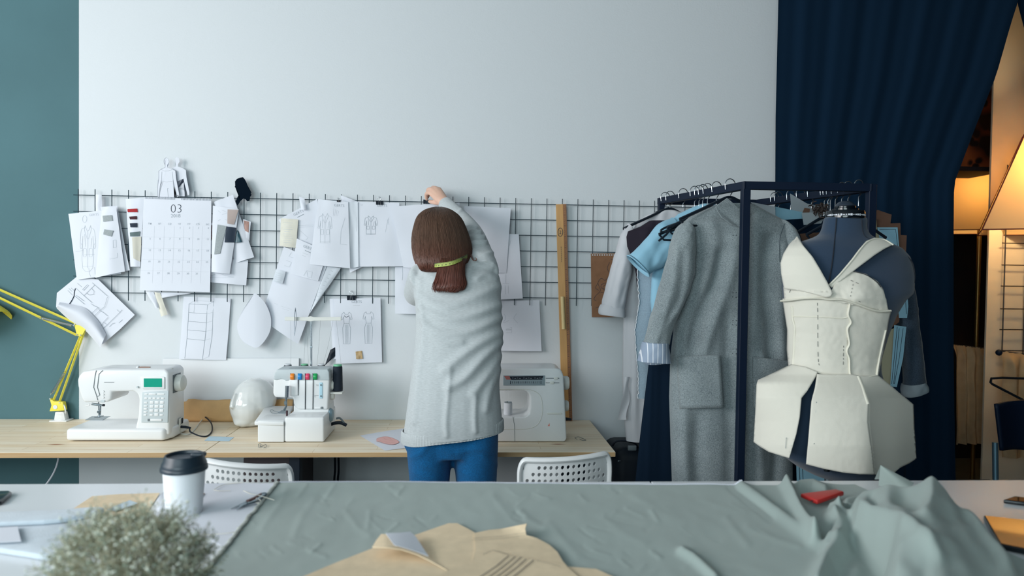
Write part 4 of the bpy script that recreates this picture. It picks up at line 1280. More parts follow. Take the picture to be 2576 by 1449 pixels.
# ------------------------------------------------------------------ white display head
hc = PZ(634, 1080, DESK)
hy = PZ(634, 1079, DESK).y+0.08
t_c = V((PY(640, 1020, hy).x, hy, DESK))
mb = MB()
mb.ell((0.0, 0.004, 0.102), (0.081, 0.098, 0.090))        # skull, facing -Y
mb.ell((0.0, -0.038, 0.078), (0.070, 0.066, 0.080))       # face
mb.ell((0.0, -0.050, 0.030), (0.046, 0.046, 0.034))       # jaw
mb.ell((0.0, -0.01, 0.02), (0.058, 0.066, 0.03))          # base
mb.tube([(0, -0.088, 0.142), (0, -0.101, 0.118), (0, -0.112, 0.092), (0, -0.098, 0.085)], [(0.007, 0.010), (0.007, 0.010), (0.012, 0.010), (0.010, 0.008)], n=10)
mb.ell((0, -0.096, 0.066), (0.020, 0.008, 0.0045))
mb.ell((0, -0.094, 0.056), (0.017, 0.008, 0.006))
mb.ell((0, -0.086, 0.022), (0.018, 0.012, 0.014))
hm = remesh(mb, 0.0035, 14)
Mh = Matrix.Translation(t_c) @ Matrix.Rotation(R(-33), 4, 'Z') @ Matrix.Rotation(R(2), 4, 'X') @ Matrix.Scale(1.02, 4)
hm.v = [tuple(Mh @ V(p)) for p in hm.v]
zmin = min(p[2] for p in hm.v)
hm.v = [(p[0], p[1], max(p[2]-zmin-0.004, 0.0)+DESK if p[2]-zmin < 0.02 else p[2]-zmin-0.004+DESK) for p in hm.v]
o = hm.build('display_head', 'gloss_white', smooth=180)
tag(o, 'glossy white mannequin head on the desk between two machines', 'mannequin head')

# ------------------------------------------------------------------ yellow desk lamp
yl = PZ(155, 1058, DESK).y
Zl = lambda x, z: (x/2.898, 680+z/2.898)
t = thing('desk_lamp', 'yellow jointed desk lamp clamped to the desk', 'lamp', PZ(155, 1058, DESK))
pl = PZ(155, 1058, DESK)
mb = MB().box2((pl.x-0.036, yl-0.03, DESK), (pl.x+0.036, yl+0.03, DESK+0.006), bev=0.002)
a = PY(143, 1054, yl); b2 = PY(166, 1035, yl)
mb.prism([V((a.x-0.004, yl-0.016, DESK+0.005)), V((b2.x+0.006, yl-0.016, DESK+0.005)), V((b2.x-0.002, yl-0.016, b2.z)), V((a.x+0.001, yl-0.016, b2.z))], (0, 0.032, 0), bev=0.003)
mb.build('clamp', 'gloss_white', t, smooth=35)
pxprism([(124, 1002), (136, 1010), (147, 1010), (158, 1012), (162, 1033), (124, 1035), (129, 1020)], yl-0.012, 0.024, bev=0.002).build('base_joint', 'yellow', t, smooth=30)
MB().lathe([(0, -0.001), (0.009, -0.001), (0.009, 0.002)], PY(139, 1024, yl-0.0125), n=18, mtx=Matrix.Rotation(R(-90), 4, 'X')).build('sticker', 'paper', t)
def bar(p, q, name, mt='yellow', par=t, r=0.0062, dy=0.0):
    A, B = PY(*p, yl+dy), PY(*q, yl+dy)
    return MB().tube([A, B], [(r, r*0.8)]*2, n=4).build(name, mt, par, smooth=0)
la = bar((134, 1008), (203.6, 842), 'lower_arm')
bar((150, 1010), (216, 823), 'lower_arm')
ua = bar((193, 843), (-70, 716), 'upper_arm', r=0.0065)
bar((210, 822), (-66, 700), 'upper_arm', r=0.0065)
pxprism([(186, 817), (219, 821), (205, 847), (193, 845), (190, 830)], yl-0.010, 0.003, bev=0.0006, seg=1).build('elbow_plate', 'yellow', t, smooth=20)
pxprism([(186, 817), (219, 821), (205, 847), (193, 845), (190, 830)], yl+0.008, 0.003, bev=0.0006, seg=1).build('elbow_plate', 'yellow', t, smooth=20)
for u, v in ((216, 824), (203, 843), (194, 842), (186, 819), (126, 1003), (150, 1013)):
    MB().lathe([(0, -0.002), (0.003, -0.002), (0.003, 0.001)], PY(u, v, yl-0.0115), n=12, mtx=Matrix.Rotation(R(-90), 4, 'X')).build('bolt', 'chrome', t)
def spring(p, q, rad, turns):
    A, B = PY(*p, yl-0.012), PY(*q, yl-0.012)
    d = B-A
    x = d.cross(V((0, 1, 0))).normalized(); y = V((0, 1, 0))
    n = turns*8
    pts = [A+d*(i/n)+x*(rad*math.cos(i*math.pi/4))+y*(rad*math.sin(i*math.pi/4)) for i in range(n+1)]
    MB().tube([A-d*0.08]+pts+[B+d*0.08], 0.0012, n=5).build('spring', 'chrome', t)
spring((130, 990), (162, 938), 0.0045, 26)
spring((104, 800), (180, 819), 0.0045, 34)
MB().tube(smoothpath([PY(186, 817, yl-0.004), PY(196, 808, yl-0.004), PY(212, 809, yl-0.004), PY(222, 820, yl-0.004), PY(226, 835, yl-0.004)], 5), 0.0022, n=8).build('cord', 'gloss_white', t)
MB().tube(smoothpath([PY(154, 1012, yl-0.006), PY(162, 1022, yl-0.008), PY(165, 1036, yl-0.008), PY(164, 1052, yl+0.01)], 5), 0.003, n=8).build('cord', 'gloss_white', t)
hd = pxprism([(-75, 700), (-58, 700), (-60, 740), (-78, 735)], yl-0.012, 0.024, bev=0.002).build('head_joint', 'yellow', t, smooth=30)
sc = PY(-66, 742, yl)
ax = V((0.55, -0.25, -0.8)).normalized()
Ms = V((0, 0, 1)).rotation_difference(ax).to_matrix().to_4x4()
o = MB().lathe([(0.012, -0.01), (0.03, 0.0), (0.036, 0.03), (0.046, 0.06), (0.072, 0.10), (0.088, 0.135), (0.090, 0.15), (0.088, 0.15), (0.070, 0.10), (0.044, 0.06), (0.03, 0.02), (0, 0.01)], sc, n=36, mtx=Ms).build('lamp_shade', 'yellow', t, smooth=40)
# ------------------------------------------------------------------ small things on the desk
def flat(name, label, q, z, mtl, cat, bulge=0.002, extra=None, mats=None, n=10, group=None, th=0.0):
    mb = MB()
    P = [PZ(u, v, z) for u, v in q]
    def f(a, b):
        p = lerp(lerp(P[0], P[1], a), lerp(P[3], P[2], a), b)
        return V((p.x, p.y, z+0.0006+bulge*math.sin(math.pi*a)*(0.3+0.7*math.sin(math.pi*b*0.9+0.2))))
    mb.grid(n, n, f)
    if extra: extra(mb)
    o = mb.build(name, mats or mtl, smooth=60)
    return tag(o, label, cat, group)
defmat('card_blue', (0.71, 0.81, 0.86), rough=0.7)
flat('card', 'pale blue card lying on the pine desk', [(526, 1098), (589, 1100), (576, 1110.5), (514, 1109)], DESK, 'card_blue', 'card', 0.001)
defmat('pink_wash', (0.89, 0.70, 0.68), rough=0.8)
def pink(mb):
    pts = sp2([(947, 1104), (956, 1100), (972, 1098), (988, 1102), (1000, 1108), (1003, 1113), (990, 1118), (970, 1116), (955, 1111), (947, 1110)], 3)
    b = bmesh.new()
    f = b.faces.new([b.verts.new(PZ(u, v, DESK+0.0045)) for u, v in pts])
    bmesh.ops.triangulate(b, faces=[f])
    mb.bm(b, m=1)
    ribbon(mb, [PZ(u, v, DESK+0.0048) for u, v in pts], 0.0012, (0, 0, 1), 2)
    for L in ([(962, 1100), (972, 1106), (990, 1109)], [(975, 1099), (985, 1105)], [(955, 1108), (975, 1113), (995, 1113)]):
        ribbon(mb, [PZ(u, v, DESK+0.0048) for u, v in L], 0.0012, (0, 0, 1), 2)
flat('paper_sheet', 'white sheet with a pink garment sketch lying on the desk', [(905, 1096), (1030, 1076), (1060, 1124), (968, 1134)], DESK, None, 'drawing', 0.003, pink, ['paper', 'pink_wash', mat('pink_ink', (0.80, 0.50, 0.47))], group=GP)
o = MB().tube(smoothpath([PZ(u, v, DESK+0.003) for u, v in [(652, 1126), (650, 1118), (657, 1117), (655, 1124), (662, 1121), (669, 1118), (670, 1124), (663, 1127)]], 5), 0.0009, n=6).build('wire_twist', 'seam_grey')
tag(o, 'small bent wire lying before the overlock machine', 'wire')
o = MB().tube(smoothpath([PZ(u, v, DESK+0.002) for u, v in [(1452, 1105), (1446, 1101), (1456, 1099), (1466, 1103), (1474, 1107), (1466, 1108), (1458, 1104)]], 5), 0.0008, n=6).build('wire_twist', 'seam_grey')
tag(o, 'small bent wire near the desk end by the plain machine', 'wire')
# ------------------------------------------------------------------ the woman at the wall, seen from behind
def ring(cx, cy, z, a, b, n=36, e=1.0, tilt=0.0, rot=0.0):
    out = []
    for i in range(n):
        t = 2*math.pi*i/n
        x, y = math.cos(t), math.sin(t)
        if e != 1.0:
            x = math.copysign(abs(x)**e, x); y = math.copysign(abs(y)**e, y)
        x, y = x*a, y*b
        if rot:
            x, y = x*math.cos(rot)-y*math.sin(rot), x*math.sin(rot)+y*math.cos(rot)
        out.append(V((cx+x, cy+y, z+tilt*x)))
    return out
def pxrings(rows, n=36, e=0.9, shrink=0.0, sub=3, rb=1.0):
    """rows: (v, uL, uR, y, half depth) -> stacked rings, smoothly interpolated"""
    pts = []
    for i in range(len(rows)-1):
        for k in range(sub):
            t = k/sub
            p0, p1, p2, p3 = rows[max(i-1, 0)], rows[i], rows[i+1], rows[min(i+2, len(rows)-1)]
            pts.append([0.5*((2*b)+(c-a)*t+(2*a-5*b+4*c-d)*t*t+(3*b-a-3*c+d)*t**3) for a, b, c, d in zip(p0, p1, p2, p3)])
    pts.append(list(rows[-1]))
    R_out = []
    for v, ul, ur, y, b in pts:
        A, B = PY(ul, v, y), PY(ur, v, y)
        c = (A+B)/2
        R_out.append(ring(c.x, y, c.z, max(0.004, (B-A).length/2-shrink), max(0.004, b*rb-shrink), n, e, tilt=0.0))
    return R_out
TORSO = [(1112, 1012, 1268, 2.425, .118), (1040, 1022, 1262, 2.425, .124), (960, 1033, 1256, 2.435, .118), (880, 1043, 1258, 2.455, .112), (800, 1047, 1260, 2.485, .112),
         (740, 1043, 1260, 2.515, .112), (700, 1040, 1257, 2.535, .106), (670, 1048, 1243, 2.555, .092), (648, 1070, 1215, 2.575, .074), (630, 1095, 1180, 2.59, .058)]
SH_R, EL_R, WR_R = PY(1212, 668, 2.55), PY(1184, 586, 2.80), PY(1124, 517, 3.03)
SH_L, EL_L, WR_L = PY(1064, 702, 2.54), PY(1050, 738, 2.78), PY(1085, 690, 3.0)
person = thing('person', 'woman in a grey sweater and jeans, seen from behind, reaching up to clip paper', 'person', (PY(1135, 1000, 2.43).x, 2.43, 0))
px_ = PY(1135, 1000, 2.43).x
HIPZ = PY(1135, 1100, 2.43).z
# ---- body: one continuous skin
mb = MB()
mb.loft(pxrings(TORSO[2:], shrink=0.014, sub=2))
mb.loft([ring(px_, 2.43, HIPZ-0.025, 0.12, 0.08), ring(px_, 2.43, HIPZ+0.03, 0.140, 0.09), ring(px_, 2.435, PY(1135, 940, 2.43).z, 0.135, 0.10)])
legx = []
for u0, u1 in ((1027, 1135), (1144, 1250)):
    c = PY((u0+u1)/2, 1160, 2.43)
    legx.append(c.x)
    mb.tube([(c.x, 2.43, HIPZ+0.03), (c.x, 2.425, 0.62), (c.x, 2.42, 0.47), (c.x, 2.44, 0.33), (c.x, 2.45, 0.10)], [0.060, 0.058, 0.046, 0.046, 0.034], n=18)
    mb.tube([(c.x, 2.47, 0.05), (c.x, 2.43, 0.055), (c.x, 2.33+0.22, 0.03)], [0.034, 0.036, 0.026], n=12)
HC = PY(1112, 604, 2.615)            # head centre
mb.tube([PY(1130, 655, 2.58), PY(1120, 630, 2.62), HC+V((0, 0.0, -0.05))], [0.052, 0.05, 0.052], n=16)
mb.ell(HC+V((0, -0.012, 0.025)), (0.072, 0.088, 0.080))
mb.ell(HC+V((0, 0.045, -0.045)), (0.056, 0.052, 0.068))
mb.ell(HC+V((0, 0.078, -0.085)), (0.026, 0.024, 0.022))                                    # chin
mb.tube([HC+V((0, 0.088, 0.02)), HC+V((0, 0.102, -0.012)), HC+V((0, 0.115, -0.026)), HC+V((0, 0.098, -0.036))], [0.008, 0.009, 0.012, 0.009], n=10)   # nose
mb.ell(HC+V((0, 0.094, -0.056)), (0.021, 0.009, 0.005))
mb.ell(HC+V((0, 0.092, -0.065)), (0.018, 0.009, 0.006))                                     # lips
for sg in (-1, 1):
    mb.ell(HC+V((sg*0.031, 0.082, 0.017)), (0.021, 0.011, 0.006))
    mb.ell(HC+V((sg*0.030, 0.078, 0.0)), (0.013, 0.009, 0.008))
    mb.ell(HC+V((sg*0.040, 0.060, -0.025)), (0.018, 0.018, 0.016))
    mb.ell(HC+V((sg*0.076, -0.005, -0.01)), (0.008, 0.018, 0.030))
# arms
for S_, E_, W_ in ((SH_R, EL_R, WR_R), (SH_L, EL_L, WR_L)):
    mb.tube(smoothpath([lerp(S_, E_, -0.12), S_, E_, W_], 5), [0.045]*6+[0.045, 0.043, 0.040, 0.037, 0.036, 0.036, 0.034, 0.030, 0.027, 0.025], n=16)
# right hand: palm, four curled fingers and a thumb pinching the clip
H = lambda u, v, y: PY(u, v, y)
palm_c = H(1107, 495, 3.065)
mcp = [H(1082, 485, 3.085), H(1087, 476, 3.088), H(1095, 472.5, 3.090), H(1104, 474.5, 3.090)]
for m_ in mcp:
    mb.tube([WR_R+V((0, -0.004, 0)), lerp(WR_R, m_, 0.5), m_], [0.018, 0.0165, 0.0105], n=12)
mb.ell(palm_c, (0.026, 0.014, 0.026))
fing = [[mcp[0], H(1073, 487, 3.105), H(1072, 497, 3.122), H(1074.5, 504, 3.130)],
        [mcp[1], H(1077, 477, 3.118), H(1075.5, 489, 3.138), H(1077, 499, 3.144)],
        [mcp[2], H(1087.5, 472.5, 3.122), H(1085.5, 484, 3.142), H(1087, 493, 3.146)],
        [mcp[3], H(1099, 474, 3.116), H(1097, 484, 3.134), H(1098, 491, 3.138)]]
for f_, k in zip(fing, (1.0, 1.03, 1.0, 0.88)):
    mb.tube(smoothpath(f_, 4), [x*k for x in (0.0098, 0.0092, 0.0090, 0.0088, 0.0088, 0.0083, 0.0080, 0.0078, 0.0078, 0.0074, 0.0071, 0.0068, 0.0060)], n=10)
mb.tube(smoothpath([H(1110, 509, 3.05), H(1097, 509.5, 3.072), H(1086, 508, 3.098), H(1078.5, 506.5, 3.118)], 4), [0.012, 0.012, 0.0118, 0.0115, 0.0112, 0.0108, 0.0104, 0.0102, 0.0100, 0.0094, 0.0086, 0.0078, 0.0066], n=10)
# left hand, hidden in front of her, holding the sheet
W_ = WR_L
for i in range(4):
    d = V((-0.006+0.018*i-0.02, 0.035, 0.035))
    mb.tube(smoothpath([W_, W_+d*1.0, W_+d*1.6+V((0, 0.015, 0)), W_+d*2.0+V((0, 0.03, -0.005))], 3), [0.017, 0.016, 0.014, 0.011, 0.0095, 0.009, 0.0085, 0.008, 0.0075, 0.007], n=10)
mb.tube([W_, W_+V((0.03, 0.02, 0.02)), W_+V((0.04, 0.05, 0.045))], [0.014, 0.011, 0.007], n=10)
defmat('skin', (0.86, 0.70, 0.62), rough=0.5, var=0.05, vscale=40)
MATS['skin'].node_tree.nodes['Principled BSDF'].inputs['Subsurface Weight'].default_value = 0.15
MATS['skin'].node_tree.nodes['Principled BSDF'].inputs['Subsurface Scale'].default_value = 0.01
body = remesh(mb, 0.0042, 4)
body.build('body', 'skin', person, smooth=180)
# ---- jeans
mb = MB()
mb.loft([ring(px_, 2.43, PY(1135, 1141, 2.43).z, 0.13, 0.10, e=0.9), ring(px_, 2.43, HIPZ-0.03, 0.158, 0.103, e=0.85), ring(px_, 2.43, HIPZ+0.0, 0.160, 0.104, e=0.85), ring(px_, 2.43, HIPZ+0.10, 0.150, 0.11)])
for (u0, u1, u2, u3), cx in zip(((1023, 1138, 1031, 1131), (1142, 1253, 1147, 1249)), legx):
    A, B = PY(u0, 1120, 2.43), PY(u1, 1120, 2.43)
    C2, D2 = PY(u2, 1212, 2.43), PY(u3, 1212, 2.43)
    mb.loft([ring((A.x+B.x)/2, 2.43, HIPZ+0.03, (B.x-A.x)/2, 0.108, e=0.9), ring((A.x+B.x)/2, 2.43, A.z, (B.x-A.x)/2, 0.104, e=0.9), ring((C2.x+D2.x)/2, 2.425, C2.z, (D2.x-C2.x)/2, 0.088, e=0.95),
             ring((C2.x+D2.x)/2, 2.42, 0.46, 0.064, 0.070), ring((C2.x+D2.x)/2, 2.44, 0.30, 0.062, 0.068), ring((C2.x+D2.x)/2, 2.45, 0.09, 0.055, 0.06)])
jm = remesh(mb, 0.007, 5)
folds(jm, [([(1080, 1110), (1060, 1140), (1035, 1150)], 0.004, 7), ([(1110, 1125), (1136, 1142)], 0.004, 6), ([(1150, 1140), (1190, 1128), (1230, 1132)], 0.004, 7), ([(1065, 1170), (1110, 1180)], 0.0025, 7),
           ([(1045, 1190), (1100, 1205)], 0.0025, 6), ([(1215, 1150), (1245, 1170)], 0.003, 7), ([(1160, 1190), (1200, 1200)], 0.002, 7)], jm.n)
defmat('denim', (0.035, 0.34, 0.54), rough=0.9, var=0.22, vscale=260, bump=0.15, bscale=500, sheen=0.1, spec=0.15)
jm.build('jeans', 'denim', person, smooth=180)
for cx in legx:
    sh = MB().loft([ring(cx, 2.455, 0.0, 0.045, 0.125, n=24), ring(cx, 2.455, 0.02, 0.047, 0.128, n=24), ring(cx, 2.445, 0.05, 0.042, 0.105, n=24), ring(cx, 2.43, 0.085, 0.036, 0.06, n=24)])
    sh.build('shoe', 'white_plastic', person, smooth=50)
# ---- sweater: torso and sleeves in one knitted surface
mb = MB()
mb.loft(pxrings(TORSO, sub=3))
def arm_tube(S_, E_, W_, r, ends):
    p = smoothpath([lerp(S_, E_, -0.22), S_, E_, W_], 6)
    n = len(p)
    rs = []
    for i in range(n):
        t = i/(n-1)
        rs.append(interp([(0, r[0]), (0.33, r[1]), (0.66, r[2]), (1.0, r[3])], t)[0])
    return p, rs
p, rs = arm_tube(SH_R, EL_R, WR_R, (0.052, 0.056, 0.046, 0.0325), 0)
mb.tube(p, rs, n=20)
mb.ell(SH_R+V((0.004, 0.0, -0.02)), (0.056, 0.072, 0.068))
p, rs = arm_tube(SH_L, EL_L, WR_L, (0.050, 0.056, 0.050, 0.036), 0)
mb.tube(p, rs, n=20)
mb.ell(SH_L+V((-0.002, 0.01, -0.01)), (0.05, 0.07, 0.055))
sw = remesh(mb, 0.0044, 8)
RG = [  # broad folds pulled from the raised shoulder and across the back
    (sp2([(1058, 742), (1090, 765), (1130, 770), (1200, 745), (1250, 722)]), 0.0068, 12), (sp2([(1060, 775), (1110, 800), (1170, 798), (1252, 770)]), 0.0081, 11), (sp2([(1062, 800), (1090, 832), (1140, 842), (1200, 828), (1256, 800)]), 0.0081, 11),
    (sp2([(1070, 838), (1120, 862), (1160, 862)]), 0.0068, 10), (sp2([(1256, 838), (1200, 868), (1150, 905), (1120, 930)]), 0.0108, 13), (sp2([(1257, 862), (1215, 900), (1170, 950), (1130, 975)]), 0.0108, 12),
    (sp2([(1257, 895), (1225, 945), (1190, 990)]), 0.0081, 11), (sp2([(1254, 930), (1232, 980), (1222, 1030)]), 0.0068, 10), (sp2([(1133, 930), (1128, 990), (1122, 1060), (1124, 1095)]), 0.0054, 7),
    (sp2([(1196, 1000), (1194, 1050), (1196, 1085)]), 0.0054, 7), (sp2([(1065, 850), (1052, 950), (1042, 1060)]), 0.0054, 10), (sp2([(1200, 700), (1222, 690), (1246, 700)]), 0.0054, 8),
    (sp2([(1186, 652), (1205, 668), (1236, 672)]), 0.0054, 8), (sp2([(1190, 632), (1215, 640), (1238, 636)]), 0.0041, 6),
    (sp2([(1176, 622), (1195, 612), (1222, 612)]), 0.012, 3.4), (sp2([(1172, 610), (1190, 599), (1217, 599)]), 0.013, 3.2), (sp2([(1168, 597), (1184, 585), (1208, 587)]), 0.012, 3.2), (sp2([(1162, 582), (1178, 571), (1198, 575)]), 0.009, 4.2),
    (sp2([(1140, 548), (1150, 538), (1160, 528)]), 0.003, 4),
    (sp2([(1042, 690), (1056, 712), (1052, 745)]), 0.005, 8), (sp2([(1062, 680), (1090, 700), (1100, 720)]), 0.003, 9), (sp2([(1056, 755), (1066, 790), (1068, 830)]), 0.006, 8)]
folds(sw, RG, sw.n, front=0.3)
defmat('knit', (0.73, 0.755, 0.765), rough=0.95, var=0.10, vscale=90, stretch=(1, 1, 6), bump=0.25, bscale=420, sheen=0.25, spec=0.1)
for i, p in enumerate(sw.v):
    if p[2] < PY(1135, 1060, 2.43).z:
        q = proj((p[0], 2.43, p[2]))
        lim = lerp(1104, 1076, (q[0]-1007)/262)
        if q[1] > lim:
            sw.v[i] = (p[0], p[1], PY(q[0], lim, 2.43).z)
swo = sw.build('sweater', 'knit', person, smooth=180)
# ribbed hem
hem = [(1004, 1106), (1006, 1095), (1268, 1080)]
def hem_ring(off, grow):
    out = []
    N_ = 288
    for i in range(N_):
        a = 2*math.pi*i/N_
        A, B = PY(1007, 1108, 2.425), PY(1269, 1079, 2.425)
        c = (A+B)/2
        h = (B-A)/2
        rib = 0.0013*math.sin(a*96)
        sx_ = math.copysign(abs(math.cos(a))**0.9, math.cos(a)); sy_ = math.copysign(abs(math.sin(a))**0.9, math.sin(a))
        wob = 0.004*math.sin(a*5+1)
        p = c+h*(sx_*(0.985+grow)) + V((0, sy_*(0.1195+grow*0.12+rib+wob*0.3), 0))
        p.x += rib*sx_
        # the hem dips a little at the left side and centre
        p.z += off - 0.006*math.exp(-((sx_+0.75)/0.35)**2)
        out.append(p)
    return out
MB().loft([hem_ring(0.038, -0.03), hem_ring(0.034, -0.006), hem_ring(0.022, -0.002), hem_ring(0.004, 0.0), hem_ring(-0.001, -0.006), hem_ring(0.003, -0.03)], cap0=False, cap1=False).build('ribbed_hem', 'knit', person, smooth=80)
# cuff of the raised sleeve
d = (WR_R-lerp(EL_R, WR_R, 0.8)).normalized()
MB().tube([WR_R-d*0.03, WR_R-d*0.01, WR_R+d*0.012, WR_R+d*0.016], [0.0335, 0.034, 0.033, 0.029], n=40).build('cuff', 'knit', person, smooth=50)
# ---- hair: a smooth mass with fine strands over it
HAIR = [(522, 1096, 1112, 2.615, .012), (525, 1082, 1126, 2.615, .035), (533, 1064, 1143, 2.615, .066), (548, 1049, 1160, 2.61, .092), (572, 1041, 1172, 2.60, .108), (600, 1036, 1182, 2.585, .116), (630, 1037, 1188, 2.565, .122),
        (650, 1041, 1188, 2.55, .122), (664, 1046, 1184, 2.54, .115), (676, 1052, 1162, 2.53, .10), (685, 1058, 1120, 2.52, .07)]
def hair_mat(name, top, tip, z0, z1):
    m = bpy.data.materials.new(name)
    m.use_nodes = True
    N, L = m.node_tree.nodes, m.node_tree.links
    b = N['Principled BSDF']
    b.inputs['Roughness'].default_value = 0.42
    b.inputs['Specular IOR Level'].default_value = 0.45
    b.inputs['Anisotropic'].default_value = 0.6
    g = N.new('ShaderNodeNewGeometry')
    sx_ = N.new('ShaderNodeSeparateXYZ')
    L.new(g.outputs['Position'], sx_.inputs['Vector'])
    mr = N.new('ShaderNodeMapRange')
    mr.inputs['From Min'].default_value = z0
    mr.inputs['From Max'].default_value = z1
    L.new(sx_.outputs['Z'], mr.inputs['Value'])
    mx = N.new('ShaderNodeMix'); mx.data_type = 'RGBA'
    mx.inputs['A'].default_value = (*lin(tip), 1)
    mx.inputs['B'].default_value = (*lin(top), 1)
    L.new(mr.outputs['Result'], mx.inputs['Factor'])
    hv = N.new('ShaderNodeHueSaturation')
    mr2 = N.new('ShaderNodeMapRange')
    mr2.inputs['To Min'].default_value = 0.75
    mr2.inputs['To Max'].default_value = 1.35
    L.new(g.outputs['Random Per Island'], mr2.inputs['Value'])
    L.new(mr2.outputs['Result'], hv.inputs['Value'])
    L.new(mx.outputs['Result'], hv.inputs['Color'])
    L.new(hv.outputs['Color'], b.inputs['Base Color'])
    return m
M['hair'] = hair_mat('hair', (0.34, 0.25, 0.20), (0.37, 0.195, 0.15), PY(1100, 700, 2.6).z, PY(1100, 600, 2.6).z)
hr = pxrings(HAIR, n=72, e=1.0, sub=3)
rnd = random.Random(4)
# follow the rings: surface point for angle a (fraction) and level t
def hsurf(a, t, off=0.0):
    L_ = t*(len(hr)-1)
    i = min(int(L_), len(hr)-2)
    f_ = L_-i
    n = len(hr[0])
    j = (a % 1.0)*n
    j0 = int(j) % n
    fj = j-int(j)
    g = lambda r: lerp(r[j0], r[(j0+1) % n], fj)
    p = lerp(g(hr[i]), g(hr[i+1]), f_)
    c = sum(hr[min(i, len(hr)-2)], V((0, 0, 0)))/n
    d = V((p.x-c.x, p.y-c.y, 0.3*(1-t)))
    if d.length > 1e-6: d.normalize()
    return p+d*off
mb = MB()
mb.loft([[hsurf(k/72, t/24, -0.003) for k in range(72)] for t in range(25)])
PT = [(650, 1098, 1172, 2.455, .035), (668, 1104, 1168, 2.435, .032), (690, 1100, 1167, 2.425, .030), (708, 1095, 1170, 2.415, .026), (722, 1092, 1165, 2.405, .02), (731, 1098, 1140, 2.40, .012)]
pr = pxrings(PT, n=120, e=1.0, sub=3)
mb.loft(pr)
# strands
for k in range(2600):
    a = rnd.random()
    # bias to the back half (angles .5 .. 1 are towards the camera)
    if rnd.random() < 0.75: a = 0.5+0.5*rnd.random()
    t0 = rnd.choice([0.0, 0.0, 0.02, 0.1, 0.25])*rnd.random()*2
    t1 = 0.86+0.14*rnd.random()
    off = rnd.uniform(-0.0008, 0.0014)
    dr = rnd.uniform(-0.02, 0.02)
    pts = []
    for i in range(13):
        t = lerp(t0, t1, i/12)
        pts.append(hsurf(a+dr*(i/12)**2+0.003*math.sin(i*0.9+k), t, off+0.0008*math.sin(i*1.3+k)))
    rr = rnd.uniform(0.0004, 0.0009)
    mb.tube(pts, [rr*0.7]+[rr]*10+[rr*0.7, rr*0.2], n=4)
for k in range(600):
    a = rnd.random()*2*math.pi
    if rnd.random() < 0.7: a = math.pi+rnd.random()*math.pi
    n_ = len(pr)
    off = rnd.uniform(0.9, 1.06)
    sp_ = rnd.uniform(-0.012, 0.012)
    pts = []
    last = n_-1-rnd.choice([0, 0, 1, 2, 3])
    for i in range(0, last+1, 2):
        c = sum(pr[i], V((0, 0, 0)))/len(pr[i])
        j = int((a/(2*math.pi))*120) % 120
        p = c+(pr[i][j]-c)*off
        pts.append(p+V((sp_*(i/n_)**2, 0, -0.012*rnd.random()*(i/n_))))
    rr = rnd.uniform(0.0004, 0.0009)
    mb.tube(pts, [rr]*(len(pts)-1)+[rr*0.3], n=4)
# loose lock curling over the right shoulder
for k in range(26):
    dx, dy = rnd.uniform(-4, 4), rnd.uniform(-0.01, 0.01)
    pts = smoothpath([PY(1168+dx, 590, 2.60+dy), PY(1181+dx*0.7, 625, 2.575+dy), PY(1186+dx*0.5, 645, 2.50+dy), PY(1193+dx*0.3, 656, 2.44+dy*0.5), PY(1199, 653+dx*0.3, 2.43), PY(1196+dx*0.2, 648, 2.43)], 4)
    mb.tube(pts, [0.001]*(len(pts)-1)+[0.0003], n=4)
mb.build('hair', 'hair', person, smooth=180)
# eyes
for sg in (-1, 1):
    MB().ell(HC+V((sg*0.030, 0.081, 0.002)), (0.011, 0.0085, 0.0075)).build('eye', 'gloss_white', person)
# ---- tape measure round her neck
defmat('tape', (0.66, 0.71, 0.36), rough=0.5)
mb = MB()
pts = smoothpath([PY(1176, 644, 2.48), PY(1166, 649, 2.44), PY(1158, 653, 2.412), PY(1135, 662, 2.398), PY(1102, 667, 2.41), PY(1090, 667, 2.44), PY(1080, 666, 2.48)], 10)
wd = 0.0068
vs, fs = [], []
for i, p in enumerate(pts):
    up = V((0.05, -0.10, 1)).normalized()
    vs += [p-up*wd, p+up*wd]
for i in range(len(pts)-1):
    fs.append((2*i, 2*i+1, 2*i+3, 2*i+2))
mb.add(vs, fs, 0)
ml = len(pts)
def on_tape(f_, h):
    L_ = f_*(ml-1)
    i = min(int(L_), ml-2)
    p = lerp(pts[i], pts[i+1], L_-i)
    up = V((0.05, -0.10, 1)).normalized()
    n = (pts[i+1]-pts[i]).cross(up).normalized()
    if n.y > 0: n = -n
    return p+up*(h*wd)+n*0.0006
for k in range(110):
    f_ = k/110
    ribbon(mb, [on_tape(f_, 0.95), on_tape(f_, 0.35 if k % 5 == 0 else 0.6)], 0.0006, (0, -1, 0), 1)
    if k % 5 == 2:
        vs, fs = text_geo(str(60-k//5))
        mb.add([on_tape(f_+x*0.016, -0.55+y*1.05) for x, y, z in vs], fs, 1)
o = mb.build('tape_measure', ['tape', 'ink_dark'], smooth=60)
tag(o, 'yellow green tape measure hung round the woman\'s neck', 'tape measure')
